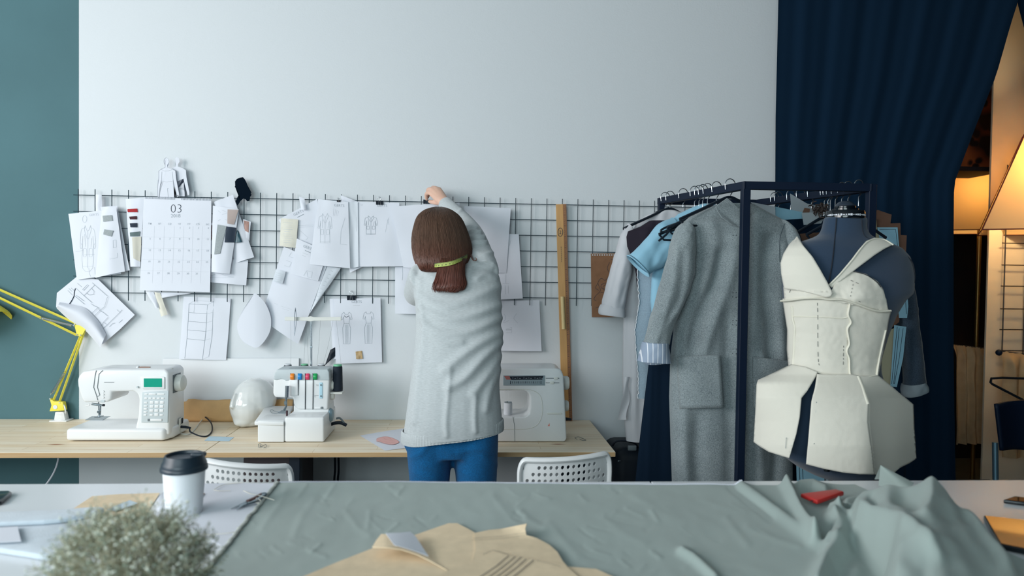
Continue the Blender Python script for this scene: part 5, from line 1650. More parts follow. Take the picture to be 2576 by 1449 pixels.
# ------------------------------------------------------------------ the black clothes rack
zr = PY(1872, 456, 2.38).z
RA, RB, RC, RD = PZ(1876, 457, zr), PZ(1664, 498, zr), PZ(1905, 503, zr), PZ(2192, 463, zr)
rack = thing('clothes_rack', 'black square-tube clothes rack standing before the black curtain', 'clothes rack', ((RA.x+RC.x)/2, (RA.y+RC.y)/2, 0))
T = 0.027
def rail(p, q, name):
    d = (q-p).normalized()
    L_ = (q-p).length
    ang = math.atan2(d.y, d.x)
    mt = Matrix.Translation((p+q)/2-V((0, 0, T/2))) @ Matrix.Rotation(ang, 4, 'Z')
    return MB().box((0, 0, 0), (L_+T*0.9, T, T), bev=0.0015, seg=1, mtx=mt).build(name, 'black_metal', rack, smooth=20)
rail(RA, RB, 'hanging_rail'); rail(RD, RC, 'hanging_rail'); rail(RA, RD, 'cross_bar'); rail(RB, RC, 'cross_bar')
for p in (RA, RB, RC, RD):
    MB().box2((p.x-T/2, p.y-T/2, 0), (p.x+T/2, p.y+T/2, zr-0.001), bev=0.0015, seg=1).build('post', 'black_metal', rack, smooth=20)
for p, q in ((RA, RB), (RD, RC), (RA, RD), (RB, RC)):
    k = V((0, 0, 0.10-zr+T))
    rail(p+k, q+k, 'base_bar')
# ---- hangers: a wire hook over the rail and a bowed shoulder bar
GH = 'hangers on the clothes rack'
defmat('hanger_black', (0.05, 0.10, 0.15), rough=0.4)
def hook_pts(top, dirv, drop):
    """hook over the rail: crown above the rail, stem hanging down"""
    s_ = dirv
    r_ = 0.021
    pts = [top+s_*(-r_*0.9)+V((0, 0, -0.022))]
    for i in range(9):
        a = math.pi*(1-i/8)
        pts.append(top+s_*(r_*math.cos(a))+V((0, 0, r_*math.sin(a)-0.004)))
    pts += [top+s_*(r_*0.7)+V((0, 0, -0.022)), top+V((0, 0, -0.045)), top+V((0, 0, -0.045-drop))]
    return pts
def hanger(rp, rq, f_, w_, label, bar=True, drop=0.02, twist=0.0, side=0.0):
    top = lerp(rp, rq, f_)+V((0, 0, 0.004))
    d = (rq-rp).normalized()
    s_ = V((d.y, -d.x, 0)).normalized()
    s_ = Matrix.Rotation(twist, 3, 'Z') @ s_
    t = thing('hanger', label, 'hanger', top, GH)
    MB().tube(hook_pts(top, s_, drop), 0.0017, n=7).build('hook', 'chrome', t, smooth=60)
    if bar:
        b0 = top+V((0, 0, -0.045-drop))
        h = w_/2
        pts = [b0-s_*h+V((0, 0, -0.085)), b0-s_*h*0.55+V((0, 0, -0.045)), b0-s_*h*0.15+V((0, 0, -0.008)), b0, b0+s_*h*0.15+V((0, 0, -0.008)), b0+s_*h*0.55+V((0, 0, -0.045)), b0+s_*h+V((0, 0, -0.085))]
        MB().tube(smoothpath(pts, 4), 0.0055, n=8).build('shoulder_bar', 'hanger_black', t, smooth=60)
        MB().tube([pts[0], pts[0]+s_*0.02+V((0, 0, -0.02)), pts[-1]-s_*0.02+V((0, 0, -0.02)), pts[-1]], 0.004, n=6).build('trouser_bar', 'hanger_black', t, smooth=60)
    return t
# ---- cloth helper: a garment shell from rows of (v, uL, uR) at depth y
def shell(rows, y, b, folds_=None, e=0.8, n=64, sub=5, top=True, wob=0.0, seed=0, yslope=0.0):
    rr = [(v, l, r, y, b if not callable(b) else b(v)) for v, l, r in rows]
    rings = []
    for i in range(len(rr)-1):
        for k in range(sub):
            t = k/sub
            rings.append([lerp(p, q, t) for p, q in zip(rr[i], rr[i+1])])
    rings.append(list(rr[-1]))
    out = []
    for v, ul, ur, yy, bb in rings:
        A, B = PY(ul, v, yy), PY(ur, v, yy)
        c = (A+B)/2
        a = max(0.003, (B-A).length/2)
        bb = min(bb, a*1.2)
        pts = ring(c.x, yy, c.z, a, bb, n, e)
        if yslope:
            pts = [V((p.x, p.y+(p.x-c.x)*yslope, p.z)) for p in pts]
        if wob:
            pts = [V((p.x, p.y+wob*mnoise.noise(V((p.x*16+seed, p.z*2.2, seed)))*2+wob*mnoise.noise(V((p.x*40+seed, p.z*5, seed+9))), p.z)) for p in pts]
        out.append(pts)
    mb = MB().loft(out, cap0=top, cap1=True)
    if folds_:
        folds(mb, folds_, None, front=1.0)
    return mb
# ---- grey wool coat
def wool(name, c1, c2, sc=300):
    m = bpy.data.materials.new(name)
    m.use_nodes = True
    N, L = m.node_tree.nodes, m.node_tree.links
    b = N['Principled BSDF']
    b.inputs['Roughness'].default_value = 0.95
    b.inputs['Specular IOR Level'].default_value = 0.1
    b.inputs['Sheen Weight'].default_value = 0.3
    tc = N.new('ShaderNodeTexCoord')
    n1 = N.new('ShaderNodeTexNoise'); n1.inputs['Scale'].default_value = sc; n1.inputs['Detail'].default_value = 4
    n1.inputs['Roughness'].default_value = 0.8
    n2 = N.new('ShaderNodeTexNoise'); n2.inputs['Scale'].default_value = 9
    L.new(tc.outputs['Object'], n1.inputs['Vector']); L.new(tc.outputs['Object'], n2.inputs['Vector'])
    ad = N.new('ShaderNodeMath'); ad.operation = 'MULTIPLY_ADD'; ad.inputs[1].default_value = 0.25
    L.new(n2.outputs['Fac'], ad.inputs[0]); L.new(n1.outputs['Fac'], ad.inputs[2])
    mr = N.new('ShaderNodeMapRange'); mr.inputs['From Min'].default_value = 0.45; mr.inputs['From Max'].default_value = 0.82
    L.new(ad.outputs['Value'], mr.inputs['Value'])
    mx = N.new('ShaderNodeMix'); mx.data_type = 'RGBA'
    mx.inputs['A'].default_value = (*lin(c1), 1); mx.inputs['B'].default_value = (*lin(c2), 1)
    L.new(mr.outputs['Result'], mx.inputs['Factor']); L.new(mx.outputs['Result'], b.inputs['Base Color'])
    bp = N.new('ShaderNodeBump'); bp.inputs['Strength'].default_value = 0.2; bp.inputs['Distance'].default_value = 0.002
    L.new(n1.outputs['Fac'], bp.inputs['Height']); L.new(bp.outputs['Normal'], b.inputs['Normal'])
    M[name] = m
wool('coat_wool', (0.37, 0.41, 0.43), (0.62, 0.66, 0.67))
YCT = 2.49
ct = thing('wool_coat', 'long grey wool coat with patch pockets hanging at the near end of the rail', 'coat', (PY(1845, 900, YCT).x, YCT, 0.4), 'garments on the clothes rack')
rows = [(514, 1806, 1894), (530, 1772, 1925), (548, 1735, 1962), (565, 1716, 1984), (600, 1708, 1994), (680, 1710, 1994), (800, 1700, 1992), (900, 1688, 1992), (1000, 1685, 1990), (1100, 1688, 1990), (1213, 1692, 1990), (1330, 1696, 1988)]
fl = [(sp2([(1815, 640), (1800, 720), (1762, 800), (1745, 870)]), -0.0240, 17), (sp2([(1850, 600), (1838, 680), (1800, 790), (1770, 880)]), 0.0165, 14), (sp2([(1790, 560), (1800, 640), (1770, 720)]), 0.0090, 16),
      (sp2([(1938, 600), (1925, 700), (1940, 850), (1938, 1000)]), -0.0180, 15), (sp2([(1972, 620), (1965, 750), (1968, 900)]), 0.0105, 13), (sp2([(1836, 800), (1832, 950), (1840, 1100), (1838, 1213)]), -0.0150, 15),
      (sp2([(1720, 950), (1716, 1100), (1722, 1213)]), 0.0150, 18), (sp2([(1760, 1050), (1755, 1150), (1762, 1213)]), -0.0120, 16), (sp2([(1915, 900), (1908, 1050), (1912, 1213)]), 0.0135, 14), (sp2([(1950, 950), (1955, 1100), (1950, 1213)]), -0.0150, 13),
      (sp2([(1893, 540), (1890, 800), (1889, 1213)]), -0.0090, 5)]
mb = shell(rows, YCT, lambda v: 0.045 if v < 560 else 0.06+0.01*min(1, max(0, (v-600)/500)), fl, e=0.75, n=110, sub=9)
mb.build('coat_body', 'coat_wool', ct, smooth=70)
# stand collar
mb = MB()
cl = [(1804, 532), (1800, 520), (1812, 510), (1829, 498), (1843, 510), (1858, 524), (1864, 534), (1860, 556), (1862, 575), (1840, 566), (1815, 548)]
b = bmesh.new()
pts = [PY(u, v, YCT-0.056-0.016*math.sin((u-1798)/66*math.pi)) for u, v in cl]
f = b.faces.new([b.verts.new(p) for p in pts])
bmesh.ops.triangulate(b, faces=[f]); bmesh.ops.subdivide_edges(b, edges=b.edges[:], cuts=2, use_grid_fill=True)
bmesh.ops.solidify(b, geom=b.faces[:], thickness=0.004)
mb.bm(b)
mb.build('collar', 'coat_wool', ct, smooth=60)
def sleeve(pathrows, name, mtl, par, e=0.9, n=48, folds_=None, capend=True, sub=8, crease=0.0035):
    """pathrows: (uL,vL,uR,vR,y,depth) slices across the sleeve"""
    rings = []
    rr = []
    for i in range(len(pathrows)-1):
        for k in range(sub):
            t = k/sub
            p0, p1, p2, p3 = pathrows[max(i-1, 0)], pathrows[i], pathrows[i+1], pathrows[min(i+2, len(pathrows)-1)]
            rr.append([0.5*((2*b_)+(c_-a_)*t+(2*a_-5*b_+4*c_-d_)*t*t+(3*b_-a_-3*c_+d_)*t**3) for a_, b_, c_, d_ in zip(p0, p1, p2, p3)])
    rr.append(pathrows[-1])
    for ul, vl, ur, vr, y, dp in rr:
        A, B = PY(ul, vl, y), PY(ur, vr, y)
        c, h = (A+B)/2, (B-A)/2
        pts = []
        for i in range(n):
            a = 2*math.pi*i/n
            ca, sa = math.copysign(abs(math.cos(a))**e, math.cos(a)), math.copysign(abs(math.sin(a))**e, math.sin(a))
            pts.append(c+h*ca+V((0, dp*sa, 0)))
        rings.append(pts)
    for r_i, rg in enumerate(rings):
        c = sum(rg, V((0, 0, 0)))/n
        for i, q in enumerate(rg):
            k_ = mnoise.noise(V((q.x*28+q.z*14, q.y*20, q.z*9+len(name))))+0.6*mnoise.noise(V((q.x*60-q.z*40, q.y*40, q.z*22)))
            rg[i] = q+(q-c).normalized()*crease*k_
    mb = MB().loft(rings, cap0=True, cap1=capend)
    if folds_: folds(mb, folds_, None, front=1.0)
    return mb.build(name, mtl, par, smooth=70)
ys = YCT-0.045
sleeve([(1722, 556, 1745, 575, ys, 0.03), (1698, 584, 1746, 612, ys, 0.05), (1676, 660, 1745, 690, ys, 0.055), (1657, 730, 1722, 762, ys-0.005, 0.052), (1637, 800, 1696, 812, ys-0.01, 0.048), (1618, 868, 1684, 866, ys-0.015, 0.045)], 'sleeve', 'coat_wool', ct,
       folds_=[(sp2([(1700, 620), (1690, 720), (1666, 800), (1650, 860)]), 0.008, 9), (sp2([(1722, 640), (1712, 740), (1684, 800)]), -0.007, 8), (sp2([(1672, 780), (1655, 830)]), -0.006, 8)])
# turned-up striped cuff
def striped():
    m = bpy.data.materials.new('striped_lining')
    m.use_nodes = True
    N, L = m.node_tree.nodes, m.node_tree.links
    b = N['Principled BSDF']; b.inputs['Roughness'].default_value = 0.7
    tc = N.new('ShaderNodeTexCoord'); sx_ = N.new('ShaderNodeSeparateXYZ'); L.new(tc.outputs['Object'], sx_.inputs['Vector'])
    mu = N.new('ShaderNodeMath'); mu.operation = 'MULTIPLY'; mu.inputs[1].default_value = 62
    fr_ = N.new('ShaderNodeMath'); fr_.operation = 'FRACT'
    lt = N.new('ShaderNodeMath'); lt.operation = 'LESS_THAN'; lt.inputs[1].default_value = 0.16
    L.new(sx_.outputs['X'], mu.inputs[0]); L.new(mu.outputs[0], fr_.inputs[0]); L.new(fr_.outputs[0], lt.inputs[0])
    mx = N.new('ShaderNodeMix'); mx.data_type = 'RGBA'
    mx.inputs['A'].default_value = (*lin((0.56, 0.62, 0.70)), 1); mx.inputs['B'].default_value = (*lin((0.85, 0.87, 0.90)), 1)
    L.new(lt.outputs[0], mx.inputs['Factor']); L.new(mx.outputs['Result'], b.inputs['Base Color'])
    return m
M['striped'] = striped()
o = sleeve([(1617, 860, 1678, 862, ys-0.02, 0.05), (1615, 868, 1681, 866, ys-0.02, 0.055), (1606, 904, 1687, 908, ys-0.02, 0.055), (1604, 906, 1688, 910, ys-0.02, 0.050), (1612, 905, 1682, 909, ys-0.02, 0.042), (1616, 896, 1676, 900, ys-0.02, 0.038)], 'turned_cuff', 'striped', ct)
o['label'] = 'grey cuff with white pinstripes'
o = sleeve([(1620, 896, 1676, 900, ys-0.015, 0.035), (1624, 914, 1674, 912, ys-0.015, 0.036), (1630, 917, 1668, 914, ys-0.015, 0.025)], 'cuff_lining', 'striped', ct)
sleeve([(1962, 552, 1984, 566, YCT-0.02, 0.03), (1966, 578, 2003, 590, YCT-0.02, 0.045), (1972, 660, 2022, 650, YCT-0.02, 0.045), (1990, 760, 2040, 745, YCT-0.02, 0.045), (2004, 860, 2052, 850, YCT-0.02, 0.042)], 'sleeve', 'coat_wool', ct)
def on_coat(u, v, off=0.004):
    # front of the body shell at this place
    l, r = interp(rows, v)
    A, B = PY(l, v, YCT), PY(r, v, YCT)
    c, a = (A.x+B.x)/2, (B.x-A.x)/2
    p = PY(u, v, YCT-0.075)
    x = max(-0.98, min(0.98, (p.x-c)/a))
    bb = 0.06+0.01*min(1, max(0, (v-600)/500))
    y = YCT-bb*(1-abs(x)**(2/0.75))**(0.75/2)
    return PY(u, v, y-off)
for q in ([(1703, 897), (1811, 893), (1819, 1025), (1710, 1028)], [(1893, 897), (1985, 908), (1990, 1032), (1895, 1026)]):
    def pk(a, b_, k=0.0):
        u = lerp(lerp(q[0][0], q[1][0], a), lerp(q[3][0], q[2][0], a), b_); v = lerp(lerp(q[0][1], q[1][1], a), lerp(q[3][1], q[2][1], a), b_)
        return on_coat(u, v, 0.017+k)
    mb = MB().grid(12, 12, pk)
    o = mb.build('patch_pocket', 'coat_wool', ct, smooth=60)
    md = o.modifiers.new('thick', 'SOLIDIFY'); md.thickness = 0.004
    st = MB()
    st.tube([pk(0.05, 0.0, 0.002), pk(0.05, 0.95, 0.002), pk(0.95, 0.95, 0.002), pk(0.95, 0.0, 0.002)], 0.0007, n=5)
    st.build('stitching', 'seam_dark' if 'seam_dark' in M else mat('seam_dark', (0.20, 0.26, 0.30), rough=0.9), o)
M['seam_dark'] = MATS['seam_dark']
for v in (598, 668, 742, 812, 884):
    mb = MB()
    for du, dv in ((-4, -6), (4, -6), (-5, 5), (4, 6)):
        mb.ell(on_coat(1848+du, v+dv, 0.010), (0.0016, 0.0008, 0.0016), n=8, k=6)
    mb.build('pin_mark', 'black', ct)
MB().tube([on_coat(1728, v, 0.010) if v < 600 else on_coat(lerp(1745, 1742, (v-600)/80), v, 0.009) for v in (580, 600, 640, 690)], 0.0008, n=5).build('armhole_seam', 'seam_dark', ct)
MB().tube(smoothpath([on_coat(*p, 0.006) for p in [(1975, 562), (1964, 590), (1961, 620), (1962, 660)]], 4), 0.0009, n=5).build('armhole_seam', 'seam_dark', ct)
# ---- pale blue blouse
defmat('blouse_blue', (0.56, 0.745, 0.835), rough=0.75, sheen=0.1, spec=0.25)
YB = 2.69
t = thing('blouse', 'pale blue short sleeved blouse hanging behind the grey coat', 'blouse', (PY(1700, 700, YB).x, YB, 0.9), 'garments on the clothes rack')
rows_b = [(513, 1764, 1790), (522, 1742, 1822), (540, 1706, 1860), (560, 1684, 1880), (585, 1672, 1888), (640, 1652, 1890), (700, 1640, 1886), (760, 1637, 1884), (830, 1645, 1880), (880, 1648, 1878)]
shell(rows_b, YB, lambda v: 0.03 if v < 545 else 0.05, [(sp2([(1735, 560), (1715, 640), (1700, 720), (1690, 780)]), 0.006, 8), (sp2([(1718, 600), (1675, 660), (1660, 760)]), -0.007, 9), (sp2([(1700, 552), (1740, 540), (1770, 532)]), 0.003, 4)], n=90, wob=0.005, seed=7).build('blouse_body', 'blouse_blue', t, smooth=70)
o = sleeve([(1690, 546, 1726, 600, YB-0.02, 0.03), (1658, 562, 1716, 640, YB-0.035, 0.045), (1620, 606, 1672, 668, YB-0.045, 0.048), (1583, 641, 1632, 690, YB-0.05, 0.05)], 'sleeve', 'blouse_blue', t, capend=False,
       folds_=[(sp2([(1690, 580), (1655, 630), (1640, 670)]), -0.006, 8), (sp2([(1672, 572), (1630, 620), (1605, 655)]), 0.004, 9)])
mb = MB()
hemp = []
for i in range(28):
    a = 2*math.pi*i/28
    A, B = PY(1582, 643, YB-0.05), PY(1632, 692, YB-0.05)
    hemp.append((A+B)/2+(B-A)/2*math.cos(a)+V((0, 0.05*math.sin(a), 0)))
mb.tube(hemp, [(0.003, 0.008)]*28, n=6, closed=True)
mb.build('sleeve_hem', 'blouse_blue', t, smooth=60)
sleeve([(1860, 548, 1884, 560, YB+0.02, 0.03), (1880, 580, 1925, 600, YB+0.03, 0.04), (1892, 650, 1940, 640, YB+0.035, 0.04)], 'sleeve', 'blouse_blue', t)
MB().tube([PY(1742, 533, YB-0.036), PY(1741, 560, YB-0.056), PY(1738, 600, YB-0.058)], 0.0012, n=5).build('shoulder_seam', 'blouse_blue', t)
# ---- white shirt at the far end of the rail
defmat('shirt_white', (0.82, 0.825, 0.845), rough=0.8, sheen=0.1, spec=0.2, trans=0.15)
YS = 2.90
t = thing('shirt', 'white shirt with a turned-back sleeve at the far end of the rail', 'shirt', (PY(1620, 800, YS).x, YS, 0.7), 'garments on the clothes rack')
rows_s = [(528, 1674, 1690), (540, 1630, 1740), (556, 1606, 1790), (585, 1590, 1800), (640, 1582, 1800), (720, 1572, 1795), (850, 1567, 1790), (960, 1566, 1785), (1040, 1570, 1780), (1108, 1575, 1775)]
shell(rows_s, YS, lambda v: 0.03 if v < 560 else 0.045, [(sp2([(1600, 640), (1592, 760), (1598, 900), (1594, 1080)]), 0.006, 7), (sp2([(1612, 700), (1608, 850), (1612, 1050)]), -0.006, 7), (sp2([(1580, 760), (1576, 900), (1580, 1060)]), -0.004, 5)], n=80, wob=0.006, seed=5).build('shirt_body', 'shirt_white', t, smooth=70)
sleeve([(1580, 562, 1606, 600, YS-0.04, 0.03), (1560, 596, 1592, 640, YS-0.05, 0.045), (1541, 660, 1588, 690, YS-0.055, 0.048), (1526, 715, 1578, 735, YS-0.06, 0.046), (1511, 775, 1571, 778, YS-0.06, 0.044)], 'sleeve', 'shirt_white', t,
       folds_=[(sp2([(1575, 640), (1556, 720), (1545, 775)]), 0.005, 7), (sp2([(1560, 660), (1540, 740)]), -0.005, 6), (sp2([(1580, 690), (1562, 760)]), -0.004, 5)])
o = sleeve([(1511, 766, 1569, 770, YS-0.06, 0.046), (1507, 776, 1573, 782, YS-0.06, 0.052), (1508, 790, 1572, 798, YS-0.06, 0.052), (1515, 789, 1566, 795, YS-0.06, 0.04), (1520, 780, 1560, 786, YS-0.06, 0.035)], 'turned_cuff', 'shirt_white', t)
MB().grid(6, 14, lambda a, b_: PY(lerp(lerp(1572, 1584, a), lerp(1553, 1577, a), b_**1.5)-3*math.sin(b_*9)*a, lerp(948, 1056, b_), YS-0.05-0.006*math.sin(a*3+b_*4))).build('shirt_tail', 'shirt_white', t, smooth=60)
# ---- dark top on a wire hanger
defmat('brown_cloth', (0.155, 0.135, 0.175), rough=0.85, spec=0.2)
YD = 2.80
t = thing('dark_top', 'dark brown top hanging between the white shirt and the blue blouse', 'top', (PY(1630, 660, YD).x, YD, 1.2), 'garments on the clothes rack')
shell([(556, 1634, 1720), (572, 1610, 1800), (584, 1580, 1810), (598, 1576, 1812), (622, 1578, 1812), (650, 1590, 1810), (690, 1600, 1806), (722, 1603, 1804), (738, 1650, 1800)], YD, 0.035, [(sp2([(1630, 580), (1620, 640), (1630, 720)]), 0.004, 6)], n=70, wob=0.004, seed=2).build('top_body', 'brown_cloth', t, smooth=70)
# ---- raw edged grey blue cloth
defmat('chambray', (0.56, 0.635, 0.69), rough=0.85, var=0.08, vscale=200, spec=0.15)
YK = 2.76
def cham(a, b_):
    v = lerp(672, 1003, b_)
    l = interp([(672, 1603), (700, 1604), (760, 1608), (830, 1597), (900, 1601), (950, 1606), (1003, 1605)], v)[0]
    l += (2.2*mnoise.noise(V((v*0.12, 0, 0)))+1.2*mnoise.noise(V((v*0.4, 3, 0)))) if a < 0.2 else 0
    r = interp([(672, 1700), (900, 1700), (1003, 1690)], v)[0]
    u = lerp(l, r, a)
    return PY(u, v, YK-0.008*math.sin(a*9+v*0.006)-0.006*math.sin(v*0.02))
t = thing('cloth_length', 'grey blue cloth with a raw frayed edge hanging below the blouse', 'cloth', (PY(1640, 840, YK).x, YK, 1.0), 'garments on the clothes rack')
MB().grid(20, 60, cham).build('cloth', 'chambray', t, smooth=70)
MB().tube([cham(0, i/90)+V((0.002*mnoise.noise(V((i*0.9, 0, 1))), -0.002, 0)) for i in range(91)], [0.0022+0.0012*mnoise.noise(V((i*1.3, 4, 0))) for i in range(91)], n=6).build('frayed_edge', 'cap_white', t, smooth=60)
# ---- black trousers
t = thing('trousers', 'wide black trousers hanging below the striped cuff', 'trousers', (PY(1650, 1050, 2.64).x, 2.64, 0.4), 'garments on the clothes rack')
shell([(640, 1700, 1820), (800, 1660, 1822), (900, 1634, 1826), (1000, 1622, 1828), (1110, 1609, 1830), (1213, 1598, 1832), (1330, 1588, 1834)], 2.602, 0.028, [(sp2([(1638, 930), (1634, 1060), (1630, 1213)]), 0.005, 5), (sp2([(1665, 930), (1662, 1213)]), -0.005, 7)], n=70).build('trousers_body', mat('trouser_black', (0.05, 0.115, 0.18), rough=0.9, spec=0.1), t, smooth=70)
# ---- hangers on the near rail
for f_, w_, lab, bar, drop in ((0.155, 0.40, 'chrome hook of the hanger carrying the grey coat', True, 0.004), (0.30, 0.40, 'hanger hook second behind the coat, plain black bar', True, 0.03), (0.40, 0.40, 'hanger with a black bar poking out over the blue sleeve', True, 0.05),
                   (0.455, 0.0, 'bare chrome hook midway along the near rail', False, 0.03), (0.50, 0.0, 'chrome hook just past the middle of the near rail', False, 0.03), (0.555, 0.0, 'chrome hook with a short stem over the blouse collar', False, 0.03),
                   (0.70, 0.0, 'chrome hook of the hanger inside the pale blue blouse', False, 0.012), (0.875, 0.40, 'thin black hanger carrying the dark top', True, 0.01), (0.945, 0.38, 'hanger carrying the white shirt by the grid', True, 0.012)):
    hanger(RA, RB, f_, w_, lab, bar, drop)
t = thing('hanger', 'black hanger arms reaching out from under the coat shoulder', 'hanger', PY(1740, 570, 2.585), GH)
MB().tube(smoothpath([PY(1800, 522, 2.60), PY(1740, 552, 2.575), PY(1690, 566, 2.565), PY(1664, 578, 2.56), PY(1668, 584, 2.56), PY(1700, 578, 2.565), PY(1760, 560, 2.58)], 5), 0.004, n=7).build('shoulder_bar', 'hanger_black', t)
MB().tube([PY(1690, 572, 2.56), PY(1676, 590, 2.555), PY(1657, 606, 2.55)], 0.004, n=7).build('trouser_bar', 'hanger_black', t)
# ---- paper patterns hung from the far rail
defmat('paper_blue', (0.50, 0.67, 0.745), rough=0.75, spec=0.2)
defmat('paper_mist', (0.60, 0.64, 0.665), rough=0.75, spec=0.2)
defmat('paper_sage', (0.60, 0.60, 0.51), rough=0.8, spec=0.2)
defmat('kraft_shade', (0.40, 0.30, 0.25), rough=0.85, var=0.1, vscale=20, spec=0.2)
GPP = 'paper patterns hung on the clothes rack'
def hung(name, label, poly, y, mtl, lines=None, yr_=0.0):
    pts = [PY(u, v, y+yr_*(u-poly[0][0])/100) for u, v in poly]
    mb = MB().prism(pts, (0, 0.0012, 0))
    if lines:
        for L in lines:
            ribbon(mb, [PY(u, v, y-0.0008+yr_*(u-poly[0][0])/100) for u, v in L], 0.0016, (0, -1, 0), 1)
    return tag(mb.build(name, [mtl, 'ink_dark'], smooth=0), label, 'paper pattern', GPP)
hung('paper_pattern', 'pale strip of pattern paper over the coat\'s far shoulder', [(1888, 508), (1950, 520), (1951, 548), (1905, 528)], 2.62, 'paper_mist')
hung('paper_pattern', 'pointed pale paper standing up between the hangers', [(1988, 487), (2030, 512), (2068, 520), (2060, 560), (1992, 545)], 2.66, 'paper_mist')
hung('paper_pattern', 'sky blue pattern strip lying level beyond the grey coat', [(1951, 520), (2020, 534), (2030, 549), (1975, 553), (1950, 548)], 2.64, 'paper_blue')
hung('paper_pattern', 'grey paper with a hanger resting on it behind the dress form neck', [(2017, 535), (2080, 534), (2066, 562), (2022, 566)], 2.60, 'paper_mist')
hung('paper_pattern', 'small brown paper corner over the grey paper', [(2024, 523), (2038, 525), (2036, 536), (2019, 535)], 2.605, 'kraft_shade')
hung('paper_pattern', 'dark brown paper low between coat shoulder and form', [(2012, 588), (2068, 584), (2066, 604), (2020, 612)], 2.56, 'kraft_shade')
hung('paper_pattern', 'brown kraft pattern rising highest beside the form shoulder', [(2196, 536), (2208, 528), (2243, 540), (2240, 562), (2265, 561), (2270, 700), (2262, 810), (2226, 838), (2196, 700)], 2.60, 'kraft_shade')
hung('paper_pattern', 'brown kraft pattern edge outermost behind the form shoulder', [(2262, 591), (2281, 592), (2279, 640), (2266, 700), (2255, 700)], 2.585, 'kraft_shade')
hung('paper_pattern', 'sky blue pattern with a punched hole hanging beside the form', [(2207, 572), (2258, 572), (2262, 625), (2274, 640), (2285, 770), (2282, 800), (2262, 800), (2254, 700), (2222, 640)], 2.575, 'paper_blue', [[(2212, 577), (2253, 577), (2258, 620)], [(2275, 700), (2280, 790)]])
hung('paper_pattern', 'blue pattern sheet hanging lowest beside the bodice waist', [(2250, 818), (2280, 822), (2272, 900), (2256, 974), (2240, 972)], 2.565, 'paper_blue', [[(2262, 826), (2248, 966)], [(2272, 826), (2262, 900), (2250, 966)], [(2257, 822), (2243, 966)]])
hung('paper_pattern', 'sage green pattern sheet hanging behind the bodice waist', [(2196, 548), (2204, 550), (2206, 580), (2216, 584), (2240, 830), (2256, 822), (2240, 972), (2200, 950)], 2.59, 'paper_sage')
hung('paper_pattern', 'wide sky blue pattern sheet below the dress form', [(1998, 960), (2222, 960), (2220, 1260), (2006, 1262)], 2.44, 'paper_blue', [[(2010, 1165), (2014, 1250)], [(2018, 1165), (2022, 1250)]])
rnd = random.Random(8)
mb = MB()
for k in range(60):
    p = PY(rnd.gauss(2063, 9), rnd.gauss(525, 7), 2.56+rnd.random()*0.05)
    d = V((rnd.uniform(-1, 1), rnd.uniform(-1, 1), rnd.uniform(-1, 1)))*0.014
    mb.tube(smoothpath([p-d, p+V((d.z, d.x, d.y))*0.5, p+d], 3), 0.0022, n=5)
defmat('tuft', (0.24, 0.20, 0.19), rough=0.9)
o = mb.build('ruffle_trim', 'tuft', smooth=60)
tag(o, 'brown ruffled trim bunched on a hanger behind the form neck', 'trim')
for f_, w_, lab, bar, drop in ((0.09, 0.30, 'hanger hook closest the corner above the dress form', False, 0.03), (0.17, 0.36, 'hanger with a black bar behind the form neck', True, 0.05), (0.22, 0, 'hook gleaming left of the form cap', False, 0.04), (0.27, 0, 'hook gleaming over the brown trim', False, 0.05),
                          (0.31, 0, 'hook with a long bright stem at the brown trim', False, 0.06), (0.36, 0.34, 'black hanger over the grey paper', True, 0.06), (0.47, 0, 'hook above the grey paper corner', False, 0.02), (0.57, 0, 'hook above the pointed pale paper', False, 0.02),
                          (0.66, 0, 'hook over the level blue strip', False, 0.02), (0.78, 0, 'one of two hooks toward the curtain edge', False, 0.02), (0.82, 0, 'last hook along the far rail, by the wall edge', False, 0.02)):
    hanger(RD, RC, f_, w_, lab, bar, drop)
# ---- dark coat with a grey cuff on the far rail
wool('coat_dark', (0.13, 0.18, 0.23), (0.24, 0.30, 0.36))
t = thing('wool_coat', 'dark wool coat with a pale turned cuff, mostly behind the dress form', 'coat', (PY(2280, 800, 2.70).x, 2.70, 0.6), 'garments on the clothes rack')
sleeve([(2226, 640, 2270, 640, 2.64, 0.03), (2240, 720, 2292, 700, 2.64, 0.045), (2258, 820, 2304, 800, 2.64, 0.045), (2274, 900, 2316, 890, 2.64, 0.045), (2277, 975, 2326, 965, 2.64, 0.042)], 'sleeve', 'coat_dark', t)
defmat('cuff_pale', (0.50, 0.55, 0.58), rough=0.9)
o = sleeve([(2275, 968, 2320, 958, 2.64, 0.046), (2272, 985, 2328, 970, 2.64, 0.050), (2274, 999, 2329, 980, 2.64, 0.048), (2280, 992, 2322, 978, 2.64, 0.036)], 'turned_cuff', 'cuff_pale', t)
o['label'] = 'pale grey turned cuff'
shell([(560, 2170, 2240), (600, 2150, 2262), (700, 2150, 2266), (900, 2150, 2270), (1213, 2150, 2275), (1300, 2150, 2276)], 2.70, 0.04, n=50).build('coat_body', 'curtain', t, smooth=60)
pr_ = lerp(RD, RC, 0.33)+V((0, 0, 0.004))
MB().tube(hook_pts(pr_, V((1, 0, 0)), 0.03)+[PY(2215, 562, 2.70)], 0.002, n=7).build('hanger_hook', 'chrome', t, smooth=60)
